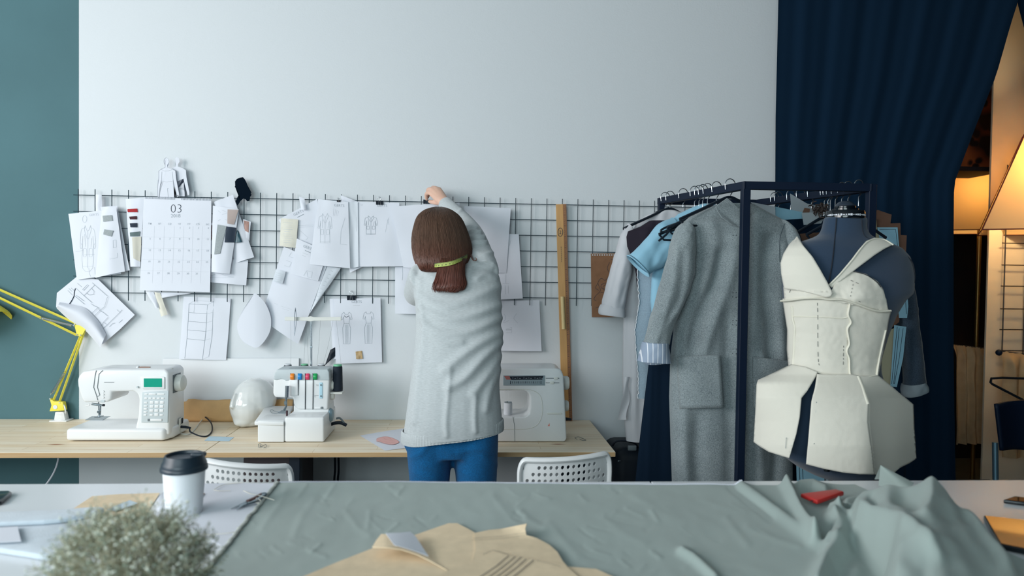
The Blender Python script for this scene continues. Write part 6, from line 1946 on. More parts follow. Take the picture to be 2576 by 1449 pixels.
# ---- black bag behind the desk end
t = thing('backpack', 'black padded bag with a buckle, standing behind the desk end', 'bag', (PY(1620, 1250, 2.95).x, 2.98, 0))
A, B = PY(1545, 1150, 2.85), PY(1672, 1150, 2.85)
zt = PY(1590, 1112, 2.9).z
mb = MB()
mb.box2((A.x, 2.86, 0), (B.x, 3.12, zt-0.02), bev=0.05, seg=4)
mb.build('bag_body', 'black', t, smooth=60)
MB().box2((A.x+0.03, 2.835, 0.08), (B.x-0.03, 2.90, zt-0.16), bev=0.025, seg=3).build('front_pocket', 'black', t, smooth=60)
MB().tube(smoothpath([PY(1540, 1122, 2.9), PY(1550, 1110, 2.9), PY(1575, 1109, 2.9), PY(1598, 1116, 2.9), PY(1604, 1126, 2.9)], 5), [(0.008, 0.004)]*21, n=6).build('grab_handle', 'black', t, smooth=60)
MB().box(PY(1590, 1127, 2.852), (0.035, 0.012, 0.02), bev=0.003).build('buckle', 'seam_grey', t)
MB().box(PY(1558, 1160, 2.83), (0.012, 0.006, 0.004), bev=0.001).build('zip_puller', 'steel', t)
# ------------------------------------------------------------------ dress form with a calico toile
YM = 2.02
FORM = [(546, 2076, 2178, .048), (560, 2075, 2176, .050), (576, 2072, 2175, .053), (590, 2066, 2181, .058), (600, 2046, 2200, .062), (609, 2018, 2232, .068), (622, 1998, 2262, .078), (645, 1984, 2282, .090), (690, 1974, 2290, .108), (735, 1976, 2284, .122), (752, 1978, 2262, .126),
        (790, 1984, 2240, .118), (840, 1992, 2222, .105), (900, 1997, 2206, .094), (930, 1994, 2206, .094), (980, 1978, 2218, .105), (1050, 1955, 2228, .122), (1110, 1960, 2228, .124), (1148, 1972, 2222, .120), (1174, 2008, 2214, .112), (1193, 2046, 2204, .10)]
def form_at(v):
    return interp(FORM, v)
def form_front(u, v, off=0.0, tbl=None, y0=YM, e=0.92):
    """point on the front of the torso surface that the eye sees at (u, v), off metres outside it"""
    l, r, b = interp(tbl or FORM, v)
    A, B = PY(l, v, y0), PY(r, v, y0)
    c, a = (A.x+B.x)/2, (B.x-A.x)/2+off
    b += off
    d = ray(u, v)
    kx = d.x/d.y
    def f(y):
        return abs((kx*y-c)/a)**(2/e)+abs((y-y0)/b)**(2/e)
    y_, best, N_ = y0-b, 1e9, 40
    hit = None
    by = y_
    for i in range(N_+1):
        y = y0-b+2*b*i/N_
        g = f(y)
        if g < best: best, by = g, y
        if g <= 1:
            hit = y
            break
    if hit is None:
        return PY(u, v, by)
    lo, hi = hit-2*b/N_, hit
    for _ in range(12):
        m_ = (lo+hi)/2
        if f(m_) <= 1: hi = m_
        else: lo = m_
    return PY(u, v, hi)
fm = thing('dress_form', 'dark grey tailor\'s dress form on a pole, wearing the cream toile', 'dress form', (PY(2120, 1000, YM).x, YM, 0))
rings = []
tb = []
for i in range(len(FORM)-1):
    for k in range(4):
        tb.append([lerp(p, q, k/4) for p, q in zip(FORM[i], FORM[i+1])])
tb.append(list(FORM[-1]))
for v, l, r, b in tb:
    A, B = PY(l, v, YM), PY(r, v, YM)
    c = (A+B)/2
    rings.append(ring(c.x, YM, c.z, (B.x-A.x)/2, b, 72, 0.92))
mb = MB().loft(rings)
# stump of the near arm
pa = PY(2262, 690, YM)
mb.ell(pa+V((-0.006, 0.005, -0.006)), (0.038, 0.060, 0.080), n=28, k=18)
mb.ell(PY(1992, 672, YM)+V((0.01, 0.005, 0)), (0.028, 0.055, 0.07), n=24, k=14)
fb = remesh(mb, 0.006, 6)
fb.build('torso', 'form_cloth', fm, smooth=180)
defmat('form_seam', (0.06, 0.09, 0.14), rough=0.7)
MB().tube([form_front(u, v, 0.003) for u, v in sp2([(2104, 548), (2101, 590), (2096, 640), (2089, 690), (2080, 730)], 5)], 0.0016, n=6).build('seam', 'form_seam', fm)
MB().tube([form_front(u, v, 0.001) for u, v in sp2([(2168, 552), (2170, 580), (2178, 596), (2200, 606)], 5)], 0.0012, n=6).build('seam', 'form_seam', fm)
MB().tube(smoothpath([pa+V((-0.014, -0.052, 0.055)), pa+V((0.006, -0.055, 0.03)), pa+V((0.010, -0.058, -0.02)), pa+V((-0.006, -0.05, -0.06))], 5), 0.0016, n=6).build('arm_seam', 'form_seam', fm)
# neck ring, cap and knob
zn = PY(2125, 548, YM).z
cx = PY(2126, 548, YM).x
kk = YM/FPX
mb = MB().lathe([(0.052, 0), (0.0535, 0.002), (0.0535, 0.020), (0.051, 0.024), (0.036, 0.026), (0.036, 0.030)], (cx, YM, zn-0.004), n=48)
rng_ = mb.build('neck_ring', 'black_gloss', fm, smooth=35)
mb = MB()
for k in range(26):
    a = math.pi+math.pi*k/25
    w_ = 0.003+0.003*((k*7) % 3)/2
    h_ = 0.002+0.004*((k*5) % 4)/3
    mb.box((0, 0, 0), (0.0006, w_, h_), mtx=Matrix.Translation((cx, YM, zn+0.006)) @ Matrix.Rotation(a, 4, 'Z') @ Matrix.Translation((0.0537, 0, 0)))
mb.build('size_dial_marks', 'paper', rng_, smooth=0)
MB().lathe([(0.026, 0.024), (0.028, 0.026), (0.028, 0.034), (0.026, 0.038), (0.018, 0.046), (0.008, 0.049), (0, 0.0495)], (cx-0.001, YM, zn), n=40).build('cap_knob', 'form_knob' if 'form_knob' in M else mat('form_knob', (0.16, 0.20, 0.25), rough=0.3), fm, smooth=40)
MB().lathe([(0.0285, 0.026), (0.029, 0.028), (0.029, 0.032), (0.0285, 0.034)], (cx-0.001, YM, zn), n=40).build('cap_band', 'black_gloss', fm, smooth=40)
zb = PY(2080, 1196, YM).z
MB().lathe([(0.013, 0.05), (0.013, 0.45), (0.011, 0.45), (0.011, zb-0.0)], (PY(2084, 1200, YM).x, YM, 0), n=20).build('pole', 'steel', fm, smooth=40)
MB().lathe([(0.008, -0.02), (0.008, 0.06), (0.012, 0.07), (0.016, 0.09)], (PY(2030, 1120, YM).x+0.0, YM-0.118, PY(2030, 1140, YM).z), n=16).build('height_knob', 'black_gloss', fm, smooth=40)
cxp = PY(2084, 1200, YM).x
for k in range(3):
    a = math.pi/2+k*2*math.pi/3
    d = V((math.cos(a), math.sin(a), 0))
    MB().tube([V((cxp, YM, 0.12))+d*0.01, V((cxp, YM, 0.07))+d*0.12, V((cxp, YM, 0.02))+d*0.26, V((cxp, YM, 0.008))+d*0.28], 0.012, n=10).build('leg', 'black_metal', fm)
# ---------------- the toile
td = thing('toile_dress', 'cream calico dress toile pinned on the dark dress form', 'dress', (cxp, YM, PY(2100, 900, YM).z))
def cloth_patch(name, outline, fn, par, mtl='muslin', th=0.0022, dens=7.0, smooth=60):
    """cloth piece: outline in the picture, every point set on the surface by fn(u, v)"""
    us = [p[0] for p in outline]; vs = [p[1] for p in outline]
    b = bmesh.new()
    bv = [b.verts.new((u, v, 0)) for u, v in outline]
    f = b.faces.new(bv)
    bmesh.ops.triangulate(b, faces=[f])
    for _ in range(5):
        ed = [e for e in b.edges if e.calc_length() > dens]
        if not ed: break
        bmesh.ops.subdivide_edges(b, edges=ed, cuts=1)
        bmesh.ops.triangulate(b, faces=b.faces[:])
    bmesh.ops.beautify_fill(b, faces=b.faces[:], edges=b.edges[:])
    for x in b.verts:
        x.co = fn(x.co.x, x.co.y)
    for x in b.faces:
        x.normal_update()
    if sum(f.normal.y*f.calc_area() for f in b.faces) > 0:
        bmesh.ops.reverse_faces(b, faces=b.faces[:])
    mb = MB().bm(b)
    o = mb.build(name, mtl, par, smooth=smooth)
    md = o.modifiers.new('thick', 'SOLIDIFY')
    md.thickness = th
    md.offset = 1
    return o
W_ = lambda u, v, s_=1.0: 0.0010*s_*mnoise.noise(V((u*0.03, v*0.03, 1.3)))+0.001*s_*mnoise.noise(V((u*0.09, v*0.07, 5.1)))
def bod(off):
    return lambda u, v: form_front(u, v, off+W_(u, v))
cloth_patch('bodice_front', [(1970, 751), (2020, 748), (2075, 748), (2112, 750), (2138, 756), (2134, 790), (2140, 815), (2132, 850), (2134, 900), (2138, 944), (2100, 944), (2058, 938), (2010, 926), (1985, 922), (1981, 880), (1982, 830), (1976, 790)], bod(0.008), td)
cloth_patch('bodice_side', [(2128, 756), (2180, 764), (2240, 785), (2234, 808), (2231, 830), (2222, 880), (2208, 946), (2170, 948), (2134, 944), (2131, 880), (2136, 820)], bod(0.007), td)
bust = [(752, 1976, 2250, .135)]
def bustfn(off):
    def f(u, v):
        k = 0.012*math.exp(-((u-2040)/45)**2-((v-735)/26)**2)+0.016*math.exp(-((u-2165)/42)**2-((v-735)/30)**2)
        return form_front(u, v, off+k+W_(u, v, 1.5))
    return f
cloth_patch('bust_band', [(1972, 722), (2000, 722), (2040, 735), (2085, 745), (2098, 718), (2142, 681), (2178, 690), (2206, 708), (2220, 727), (2216, 745), (2228, 752), (2233, 778), (2242, 784), (2215, 782), (2185, 772), (2150, 760), (2112, 752), (2060, 750), (2020, 752), (1975, 757)], bustfn(0.010), td)
# raw seam ridges
def ridge(name, pts, r, off, mtl='muslin_edge', wig=0.0):
    p = sp2(pts, 6)
    pp = [form_front(u+wig*math.sin(i*0.75), v, off) for i, (u, v) in enumerate(p)]
    return MB().tube(pp, [(r, r*0.7)]*len(pp), n=8).build(name, mtl, td, smooth=60)
ridge('seam_allowance', [(1965, 757), (1990, 755), (2020, 751), (2060, 750), (2085, 753), (2118, 754), (2150, 763), (2185, 776), (2212, 783), (2240, 782)], 0.0042, 0.020)
ridge('seam_allowance', [(2137, 762), (2134, 790), (2140, 812), (2131, 830), (2137, 860), (2131, 880), (2136, 905), (2139, 944)], 0.004, 0.012, wig=0.8)
ridge('seam_allowance', [(1992, 770), (1994, 800), (1999, 830), (1997, 870), (1995, 918)], 0.0045, 0.010, wig=0.6)
ridge('seam_allowance', [(2228, 830), (2221, 860), (2212, 900), (2205, 944)], 0.004, 0.010)
ridge('seam_allowance', [(1995, 796), (2040, 797), (2090, 799), (2118, 801), (2136, 797)], 0.0022, 0.010)
for pts, n_, nm in (([(2056, 762), (2057, 800), (2057, 850), (2058, 900), (2061, 922)], 9, 'basting_stitch'), ([(2122, 870), (2121, 922)], 5, 'basting_stitch'), ([(1992, 700), (2008, 699)], 2, 'basting_stitch'), ([(2146, 715), (2138, 752)], 4, 'basting_stitch'),
                    ([(1986, 736), (1990, 724)], 1, 'basting_stitch'), ([(2062, 730), (2070, 742)], 2, 'basting_stitch'), ([(2160, 758), (2222, 778)], 4, 'basting_stitch'), ([(2140, 705), (2166, 716)], 2, 'basting_stitch')):
    p = sp2(pts, 12) if len(pts) > 2 else [(lerp(pts[0][0], pts[1][0], i/12), lerp(pts[0][1], pts[1][1], i/12)) for i in range(13)]
    for k in range(n_):
        i0 = int(k*(len(p)-1)/n_)
        i1 = max(i0+1, int((k+0.6)*(len(p)-1)/n_))
        MB().tube([bustfn(0.0145)(u, v) if v < 760 else form_front(u, v, 0.0118) for u, v in p[i0:i1+1]], 0.0006, n=5).build(nm, 'form_seam', td)
# collar flap and shoulder strap
def flapfn(u, v):
    lift = 0.020+0.010*math.sin((v-595)/150*math.pi)
    if v > 735: lift += 0.006
    p = form_front(max(u, 1978), v, lift)
    if u < 1978:
        q = form_front(1978, v, lift)
        return PY(u, v, q.y+(1978-u)*0.0012)
    return p
cloth_patch('collar_flap', [(2006, 595), (2020, 618), (2045, 648), (2063, 678), (2080, 708), (2090, 728), (2095, 738), (2088, 747), (2078, 748), (2050, 740), (2010, 731), (1974, 726), (1967, 690), (1965, 662), (1972, 640), (1986, 617)], flapfn, td, th=0.003)
def strapfn(u, v):
    return form_front(u, v, 0.012+0.006*math.sin((v-600)/110*math.pi))
cloth_patch('shoulder_strap', [(2198, 600), (2222, 602), (2247, 616), (2225, 626), (2200, 642), (2165, 668), (2130, 695), (2092, 724), (2084, 716), (2112, 688), (2142, 652), (2160, 628), (2178, 608)], strapfn, td, th=0.003)
MB().tube([strapfn(u, v)+V((0, -0.004, 0.001)) for u, v in sp2([(2245, 617), (2222, 604), (2198, 602), (2178, 611), (2160, 631), (2142, 655), (2112, 690), (2086, 716)], 5)], 0.0024, n=8).build('strap_fold', 'muslin_edge', td)
MB().tube([bustfn(0.0145)(u, v) for u, v in sp2([(2142, 682), (2178, 691), (2204, 708), (2216, 722)], 5)], 0.0012, n=6).build('pencil_line', 'form_seam', td)
# peplum: stiff flaring skirt panels
PEP = [(915, 1990, 2212, .098), (945, 1945, 2222, .108), (965, 1896, 2246, .125), (1000, 1884, 2285, .155), (1060, 1892, 2304, .185), (1120, 1890, 2310, .20), (1200, 1896, 2306, .20)]
def pep(off, fold=0.0):
    def f(u, v):
        o_ = off+W_(u, v, 0.5)
        if fold:
            o_ -= fold*max(0.0, (v-1010)/180)*math.exp(-((u-2205-(v-1015)*0.06)/26)**2)
        return form_front(u, v, o_, PEP)
    return f
def pep_side(u, v):
    if u <= 2170: return pep(0.002)(u, v)
    q = pep(0.002)(2170, v)
    k = min(1.0, (v-940)/60)
    d = (u-2170)
    y = q.y+k*0.00125*d+0.008*math.sin(d*0.05)*k*(v-940)/200+(1-k)*(pep(0.002)(u, v).y-q.y)
    return PY(u, v, y)
cloth_patch('peplum_panel', [(1992, 918), (2025, 924), (2057, 937), (2050, 952), (2030, 985), (2016, 1002), (2012, 1050), (2004, 1090), (1986, 1152), (1960, 1144), (1935, 1136), (1912, 1122), (1898, 1112), (1902, 1040), (1905, 965), (1908, 958), (1950, 938)], pep(0.0), td, th=0.003)
cloth_patch('peplum_panel', [(2055, 942), (2100, 943), (2140, 942), (2158, 946), (2170, 975), (2184, 1016), (2182, 1060), (2190, 1120), (2198, 1193), (2160, 1192), (2120, 1188), (2070, 1178), (2028, 1167), (2034, 1100), (2041, 1010), (2050, 975)], pep(0.004, 0.02), td, th=0.003)
cloth_patch('peplum_panel', [(2158, 946), (2180, 947), (2204, 942), (2245, 975), (2296, 1018), (2298, 1080), (2303, 1153), (2285, 1165), (2262, 1176), (2248, 1188), (2220, 1193), (2198, 1193), (2190, 1120), (2182, 1060), (2184, 1016), (2170, 975)], pep_side, td, th=0.003)
MB().tube([pep(0.006)(u, v) for u, v in sp2([(2159, 947), (2170, 975), (2178, 1000), (2184, 1017)], 5)], [(0.005, 0.003)]*16, n=8).build('pleat_edge', 'muslin_edge', td, smooth=60)
for u, v0, v1 in ((2054, 1012, 1038), (2048, 1116, 1140), (1978, 1102, 1128)):
    MB().tube([pep(0.0065)(u, v0), pep(0.0065)(u-2, v1)], 0.0006, n=5).build('pin', 'steel', td)
    MB().ell(pep(0.0075)(u, v0), (0.0013, 0.0013, 0.0013), n=8, k=6).build('pin_head', 'steel', td)
ridge('waist_seam', [(1992, 919), (2025, 926), (2060, 938), (2100, 944), (2140, 944), (2170, 949), (2206, 944)], 0.002, 0.012)
# ------------------------------------------------------------------ the lamp-lit room behind the curtain
def shade_mat():
    m = bpy.data.materials.new('shade_cloth')
    m.use_nodes = True
    N, L = m.node_tree.nodes, m.node_tree.links
    out = N['Material Output']
    N.remove(N['Principled BSDF'])
    d = N.new('ShaderNodeBsdfDiffuse'); d.inputs['Color'].default_value = (*lin((0.91, 0.80, 0.62)), 1)
    t = N.new('ShaderNodeBsdfTranslucent'); t.inputs['Color'].default_value = (*lin((0.93, 0.74, 0.46)), 1)
    a = N.new('ShaderNodeMixShader'); a.inputs['Fac'].default_value = 0.30
    L.new(d.outputs[0], a.inputs[1]); L.new(t.outputs[0], a.inputs[2])
    L.new(a.outputs[0], out.inputs['Surface'])
    return m
M['shade'] = shade_mat()
defmat('shade_trim', (0.50, 0.22, 0.16), rough=0.8)
defmat('brass', (0.62, 0.50, 0.30), rough=0.35, metal=0.8)
GL = 'floor lamps in the lamp room'
def floor_lamp(cu, y, vt, vb, hb, ht, label, power, rot=0.0):
    """square tapering shade on a slim pole"""
    c0, c1 = PY(cu, vb, y), PY(cu, vt, y)
    k = y/FPX
    t = thing('floor_lamp', label, 'lamp', (c0.x, y, 0), GL)
    def sq(z, h):
        return [V((c0.x+h*math.sqrt(2)*math.cos(rot+math.pi/4+i*math.pi/2), y+h*math.sqrt(2)*math.sin(rot+math.pi/4+i*math.pi/2), z)) for i in range(4)]
    b_, t_ = sq(c0.z, hb*k), sq(c1.z, ht*k)
    mb = MB()
    for i in range(4):
        j = (i+1) % 4
        mb.add([b_[i], b_[j], t_[j], t_[i]], [(0, 1, 2, 3)])
    mb.build('lamp_shade', 'shade', t, smooth=0)
    for i in range(4):
        MB().tube([b_[i], t_[i]], 0.0035, n=6).build('shade_rib', 'shade_trim', t)
    MB().tube(b_, 0.003, n=6, closed=True).build('shade_rim', 'shade_trim', t)
    MB().tube(t_, 0.003, n=6, closed=True).build('shade_rim', 'shade_trim', t)
    MB().tube([(c0.x, y, 0.03), (c0.x, y, c0.z+0.05)], 0.013, n=14).build('pole', 'brass', t)
    MB().lathe([(0.16, 0), (0.16, 0.015), (0.03, 0.03), (0.015, 0.05)], (c0.x, y, 0), n=32).build('base', 'brass', t)
    bz = lerp(c0.z, c1.z, 0.42)
    MB().lathe([(0.012, -0.05), (0.012, -0.02), (0.02, 0.0), (0.03, 0.035), (0.02, 0.065), (0, 0.07)], (c0.x, y, bz-0.03), n=18).build('bulb', emis('bulb_glow', (1.0, 0.80, 0.50), 6.0), t)
    MB().tube([(c0.x, y, c0.z), (c0.x, y, bz-0.07)], 0.008, n=10).build('socket', 'brass', t)
    l = bpy.data.lights.new('lamp_light', 'POINT')
    l.energy = power; l.color = (1.0, 0.74, 0.38); l.shadow_soft_size = 0.045
    o = bpy.data.objects.new('lamp_light', l); COL.objects.link(o)
    o.location = (c0.x, y, bz+0.06)
    return t
floor_lamp(2464, 4.35, 436, 583, 100, 56, 'reflection of a floor lamp, built as a second lamp under the dark shelf, pole showing', 6, R(-33))  # mirror reflection of the other lamp, modelled as a lit lamp of its own
floor_lamp(2636, 3.30, 330, 583, 150, 56, 'floor lamp with a glowing shade cut by the picture edge', 15, R(-35))
# shelf with an abstract canvas
xp = PY(2497, 430, 4.05).x
sh = MB().box2((PY(2330, 430, 4.05).x, 3.95, PY(2450, 437, 4.05).z), (xp, 4.25, PY(2450, 426, 4.05).z), bev=0.003).build('wall_shelf', 'wall_dark', smooth=20)
tag(sh, 'dark shelf above the lamp behind the curtain edge', 'shelf')
def cells():
    m = bpy.data.materials.new('cell_painting')
    m.use_nodes = True
    N, L = m.node_tree.nodes, m.node_tree.links
    b = N['Principled BSDF']; b.inputs['Roughness'].default_value = 0.4
    tc = N.new('ShaderNodeTexCoord')
    n = N.new('ShaderNodeTexNoise'); n.inputs['Scale'].default_value = 5
    L.new(tc.outputs['Object'], n.inputs['Vector'])
    va = N.new('ShaderNodeVectorMath'); va.operation = 'MULTIPLY_ADD'; va.inputs[1].default_value = (0.05, 0.05, 0.05)
    L.new(n.outputs['Color'], va.inputs[0]); L.new(tc.outputs['Object'], va.inputs[2])
    vo = N.new('ShaderNodeTexVoronoi'); vo.inputs['Scale'].default_value = 15
    L.new(va.outputs[0], vo.inputs['Vector'])
    cr = N.new('ShaderNodeValToRGB')
    cr.color_ramp.elements[0].position = 0.26; cr.color_ramp.elements[0].color = (*lin((0.10, 0.09, 0.12)), 1)
    cr.color_ramp.elements[1].position = 0.44; cr.color_ramp.elements[1].color = (*lin((0.72, 0.40, 0.24)), 1)
    L.new(vo.outputs['Distance'], cr.inputs['Fac'])
    w1 = N.new('ShaderNodeTexNoise'); w1.inputs['Scale'].default_value = 3.2
    L.new(tc.outputs['Object'], w1.inputs['Vector'])
    mr = N.new('ShaderNodeMapRange'); mr.inputs['From Min'].default_value = 0.42; mr.inputs['From Max'].default_value = 0.56
    L.new(w1.outputs['Fac'], mr.inputs['Value'])
    mx = N.new('ShaderNodeMix'); mx.data_type = 'RGBA'
    mx.inputs['A'].default_value = (*lin((0.15, 0.12, 0.13)), 1)
    L.new(mr.outputs[0], mx.inputs['Factor']); L.new(cr.outputs['Color'], mx.inputs['B'])
    L.new(mx.outputs['Result'], b.inputs['Base Color'])
    return m
M['cells'] = cells()
zs_ = PY(2450, 426, 4.1).z
cv = MB().box2((PY(2330, 300, 4.15).x, 4.13, zs_), (PY(2497, 300, 4.15).x, 4.16, PY(2450, 180, 4.15).z)).build('canvas_painting', 'cells', smooth=0)
tag(cv, 'dark abstract canvas with rust coloured cells standing on the shelf', 'painting')
# wire grid on the warm partition
yg = 3.60
mb = MB()
u0, uN = 2533, 2740
xs_ = [PY(2528+i*53, 650, yg).x for i in range(5)]
zt_, zb_ = PY(2550, 415, yg).z, PY(2550, 893, yg).z
for x in xs_:
    mb.tube([(x, yg, zt_), (x, yg, zb_)], 0.0032, n=6)
for v in (451, 505, 559, 612, 667, 720, 777, 829, 882):
    z = PY(2550, v, yg).z
    mb.tube([(xs_[0]-0.02, yg-0.004, z), (xs_[-1]+0.02, yg-0.004, z)], 0.0028, n=6)
tag(mb.build('wire_grid', 'wire_warm' if 'wire_warm' in M else mat('wire_warm', (0.16, 0.12, 0.12), rough=0.4)), 'dark wire grid hanging on the warm lit partition', 'wire grid')
# cloths over rods
defmat('gauze', (0.76, 0.66, 0.53), rough=0.9, var=0.1, vscale=20, trans=0.2, spec=0.1)
def hung_cloth(u0, u1, vt, vb, y, label, ends, seed):
    def fn(a, b_):
        u = lerp(u0, u1, a); v = lerp(vt+(u-u0)*0.12, vb, b_)
        pl = 0.016*math.sin(a*26+seed+0.8*math.sin(b_*3))+0.01*mnoise.noise(V((a*14, b_*2, seed)))
        p = PY(u, v, y)
        k = min(1, b_*9)
        return V((p.x+0.006*mnoise.noise(V((a*5, b_*3, seed))), y-0.02*math.sin(k*math.pi/2)-pl*k*0.9, p.z+0.006*mnoise.noise(V((a*18, 0, seed)))*(1-b_)))
    mb = MB().grid(90, 40, fn)
    t = thing('draped_cloth', label, 'cloth', PY((u0+u1)/2, vt, y), 'cloths draped in the lamp room')
    mb.build('cloth', 'gauze', t, smooth=80)
    A, B = PY(u0-5, vt+3, y+0.01), PY(u1+5, vt+3+(u1-u0)*0.12, y+0.01)
    MB().tube([A, B], 0.011, n=12).build('rod', 'black_metal', t)
    MB().ell(A, (0.016, 0.016, 0.016)).build('rod_end', 'black_metal', t)
    for e in ends:
        q = lerp(A, B, e)
        MB().tube([(q.x, q.y+0.012, 0), (q.x, q.y+0.012, q.z)], 0.01, n=10).build('rod_post', 'black_metal', t)
    return t
hung_cloth(2396, 2492, 867, 1115, 3.9, 'reflection of a gauzy cloth, built as a second cloth over a rod behind the curtain edge', (0.0, 1.0), 1)  # mirror reflection of the other cloth, modelled as separate cloth and rod
hung_cloth(2518, 2700, 884, 1150, 3.46, 'gauzy cloth draped over a rod in front of the lit partition', (1.0,), 4)
# empty hanger
t = thing('hanger', 'thin black triangular hanger hung in front of the draped gauzy cloth', 'hanger', PY(2560, 950, 3.34))
MB().tube([PY(2492, 962, 3.3), PY(2494, 952, 3.3), PY(2520, 950, 3.3), PY(2650, 955, 3.3), PY(2740, 960, 3.3), PY(2745, 966, 3.3), PY(2735, 975, 3.3), PY(2640, 1042, 3.3), PY(2600, 1020, 3.3), PY(2496, 966, 3.3)], 0.006, n=8, closed=True).build('shoulder_bar', 'hanger_black', t)
# black chair
YCH = 2.75
t = thing('chair', 'black chair with steel legs beside the warm partition', 'chair', (PY(2600, 1200, YCH+0.2).x, YCH+0.2, 0))
A, B, C_, D_ = PY(2500, 1016, YCH), PY(2690, 1012, YCH), PY(2676, 1148, YCH), PY(2514, 1133, YCH)
def bk(a, b_):
    p = lerp(lerp(A, B, a), lerp(D_, C_, a), b_)
    return V((p.x, p.y+0.05*math.sin(math.pi*a), p.z+0.004*math.sin(math.pi*a)))
o = MB().grid(20, 10, bk).build('backrest', 'black_metal', t, smooth=60)
md = o.modifiers.new('thick', 'SOLIDIFY'); md.thickness = 0.012
zs_ = 0.45
x0, x1 = A.x+0.005, B.x-0.005
MB().box2((x0, YCH-0.0+0.02, zs_), (x1, YCH+0.42, zs_+0.02), bev=0.008).build('seat', 'black_metal', t, smooth=40)
for x in (x0+0.015, x1-0.015):
    MB().tube([(x, YCH-0.03, 0), (x, YCH-0.005, zs_), (x-0.0, YCH+0.012, D_.z+0.03)], 0.011, n=12).build('leg', 'leg_steel' if 'leg_steel' in M else mat('leg_steel', (0.42, 0.55, 0.62), rough=0.3, metal=0.7), t)
    MB().tube([(x, YCH+0.42, 0), (x, YCH+0.39, zs_)], 0.011, n=12).build('leg', MATS['leg_steel'], t)
# ------------------------------------------------------------------ perforated white chairs
GCH = 'white perforated chairs between the tables'
def perforated_chair(q, y, label, yaw):
    """chair whose back is seen between the tables: q = top left, top right, bottom right, bottom left of the backrest"""
    tl, tr = PY(*q[0], y), PY(*q[1], y+yaw)
    br, bl = PY(*q[2], y-0.02), PY(*q[3], y-0.02)
    br.y += yaw
    zb = 0.50
    t = thing('perforated_chair', label, 'chair', ((tl.x+tr.x)/2, y+0.2, 0), GCH)
    wd = (tr-tl).length
    ax = (tr-tl).normalized()
    H_ = (tl.z+tr.z)/2-zb
    tlt = (tr.z-tl.z)
    nrm = V((ax.y, -ax.x, 0)).normalized()      # towards the viewer
    def S(a, b_, d=0.0):
        """a across 0..1, b_ down 0..1; the shell bows away from the sitter"""
        w_ = lerp(1.0, 0.90, b_)
        aa = 0.5+(a-0.5)*w_
        p = tl+(tr-tl)*aa
        z = lerp(p.z, zb, b_)
        bow = 0.045*(1-(2*aa-1)**2)
        c = V((p.x, p.y, z))+nrm*(bow+d)+V((0, 0.05*0+0.0, 0))
        c.y += -0.05*(1-b_)*0.0
        return c
    rows, cols = 16, 15
    # plate with round holes, one ring of quads per cell
    def cell(mb, a0, a1, b0, b1, hole):
        ca, cb = (a0+a1)/2, (b0+b1)/2
        ra, rb = (a1-a0)*0.30, (b1-b0)*0.30
        n = 16
        out, inn = [], []
        for k in range(n):
            th_ = 2*math.pi*k/n+math.pi/4
            c_, s_ = math.cos(th_), math.sin(th_)
            m_ = max(abs(c_), abs(s_))
            out.append((ca+(a1-a0)/2*c_/m_, cb+(b1-b0)/2*s_/m_))
            inn.append((ca+ra*c_, cb+rb*s_))
        F0 = [S(*p, 0.003) for p in out]; F1 = [S(*p, 0.003) for p in inn]
        B0 = [S(*p, -0.003) for p in out]; B1 = [S(*p, -0.003) for p in inn]
        vs = F0+F1+B0+B1
        fs = []
        for k in range(n):
            j = (k+1) % n
            if hole:
                fs += [(k, j, n+j, n+k), (3*n+k, 3*n+j, 2*n+j, 2*n+k), (n+k, n+j, 3*n+j, 3*n+k)]
        if not hole:
            fs += [tuple(range(n)), tuple(range(2*n, 3*n))[::-1]]
        mb.add(vs, fs)
    mb = MB()
    a0, a1, b0, b1 = 0.075, 0.925, 0.055, 0.95
    for i in range(cols):
        for j in range(rows):
            skip = (j == 0 and i in (0, 1, cols-2, cols-1)) or (j == 1 and i in (0, cols-1))
            cell(mb, lerp(a0, a1, i/cols), lerp(a0, a1, (i+1)/cols), lerp(b0, b1, j/rows), lerp(b0, b1, (j+1)/rows), not skip)
    # thick rounded border
    def border(p0, p1, steps=10):
        return [(lerp(p0[0], p1[0], k/steps), lerp(p0[1], p1[1], k/steps)) for k in range(steps)]
    r_ = 0.10
    path = []
    path += border((r_, 0.02), (1-r_, 0.02))
    path += [(1-r_+r_*0.62*math.sin(k*math.pi/12)*1.0, 0.02+0.14*(1-math.cos(k*math.pi/12))) for k in range(6)]
    path += border((0.965, 0.17), (0.965, 1.0))
    path += border((0.965, 1.0), (0.035, 1.0))
    path += border((0.035, 1.0), (0.035, 0.17))
    path += [(r_-r_*0.62*math.cos(k*math.pi/12), 0.02+0.14*(1-math.sin(k*math.pi/12))) for k in range(6)]
    pts = [S(a, b_) for a, b_ in path]
    mb.tube(pts, [(0.013, 0.009)]*len(pts), n=10, closed=True)
    for b_ in (0.06,):
        mb.grid(24, 2, lambda a, c: S(lerp(0.07, 0.93, a), lerp(0.02, 0.057, c), 0.003))
        mb.grid(24, 2, lambda a, c: S(lerp(0.07, 0.93, a), lerp(0.02, 0.057, c), -0.003))
    for e0, e1 in ((0.03, 0.078), (0.922, 0.97)):
        mb.grid(2, 24, lambda a, c: S(lerp(e0, e1, a), lerp(0.10, 0.98, c), 0.003))
        mb.grid(2, 24, lambda a, c: S(lerp(e0, e1, a), lerp(0.10, 0.98, c), -0.003))
    mb.build('backrest', 'white_plastic', t, smooth=50)
    fwd = -nrm
    c0 = (S(0.04, 1)+S(0.96, 1))/2
    def seat(a, b_):
        p = lerp(S(0.04, 1.0), S(0.96, 1.0), a)+fwd*(0.40*b_)
        return V((p.x, p.y, 0.50-0.05*math.sin(min(1, b_*3)*math.pi/2)-0.012*math.sin(a*math.pi)))
    o = MB().grid(16, 16, seat).build('seat', 'white_plastic', t, smooth=60)
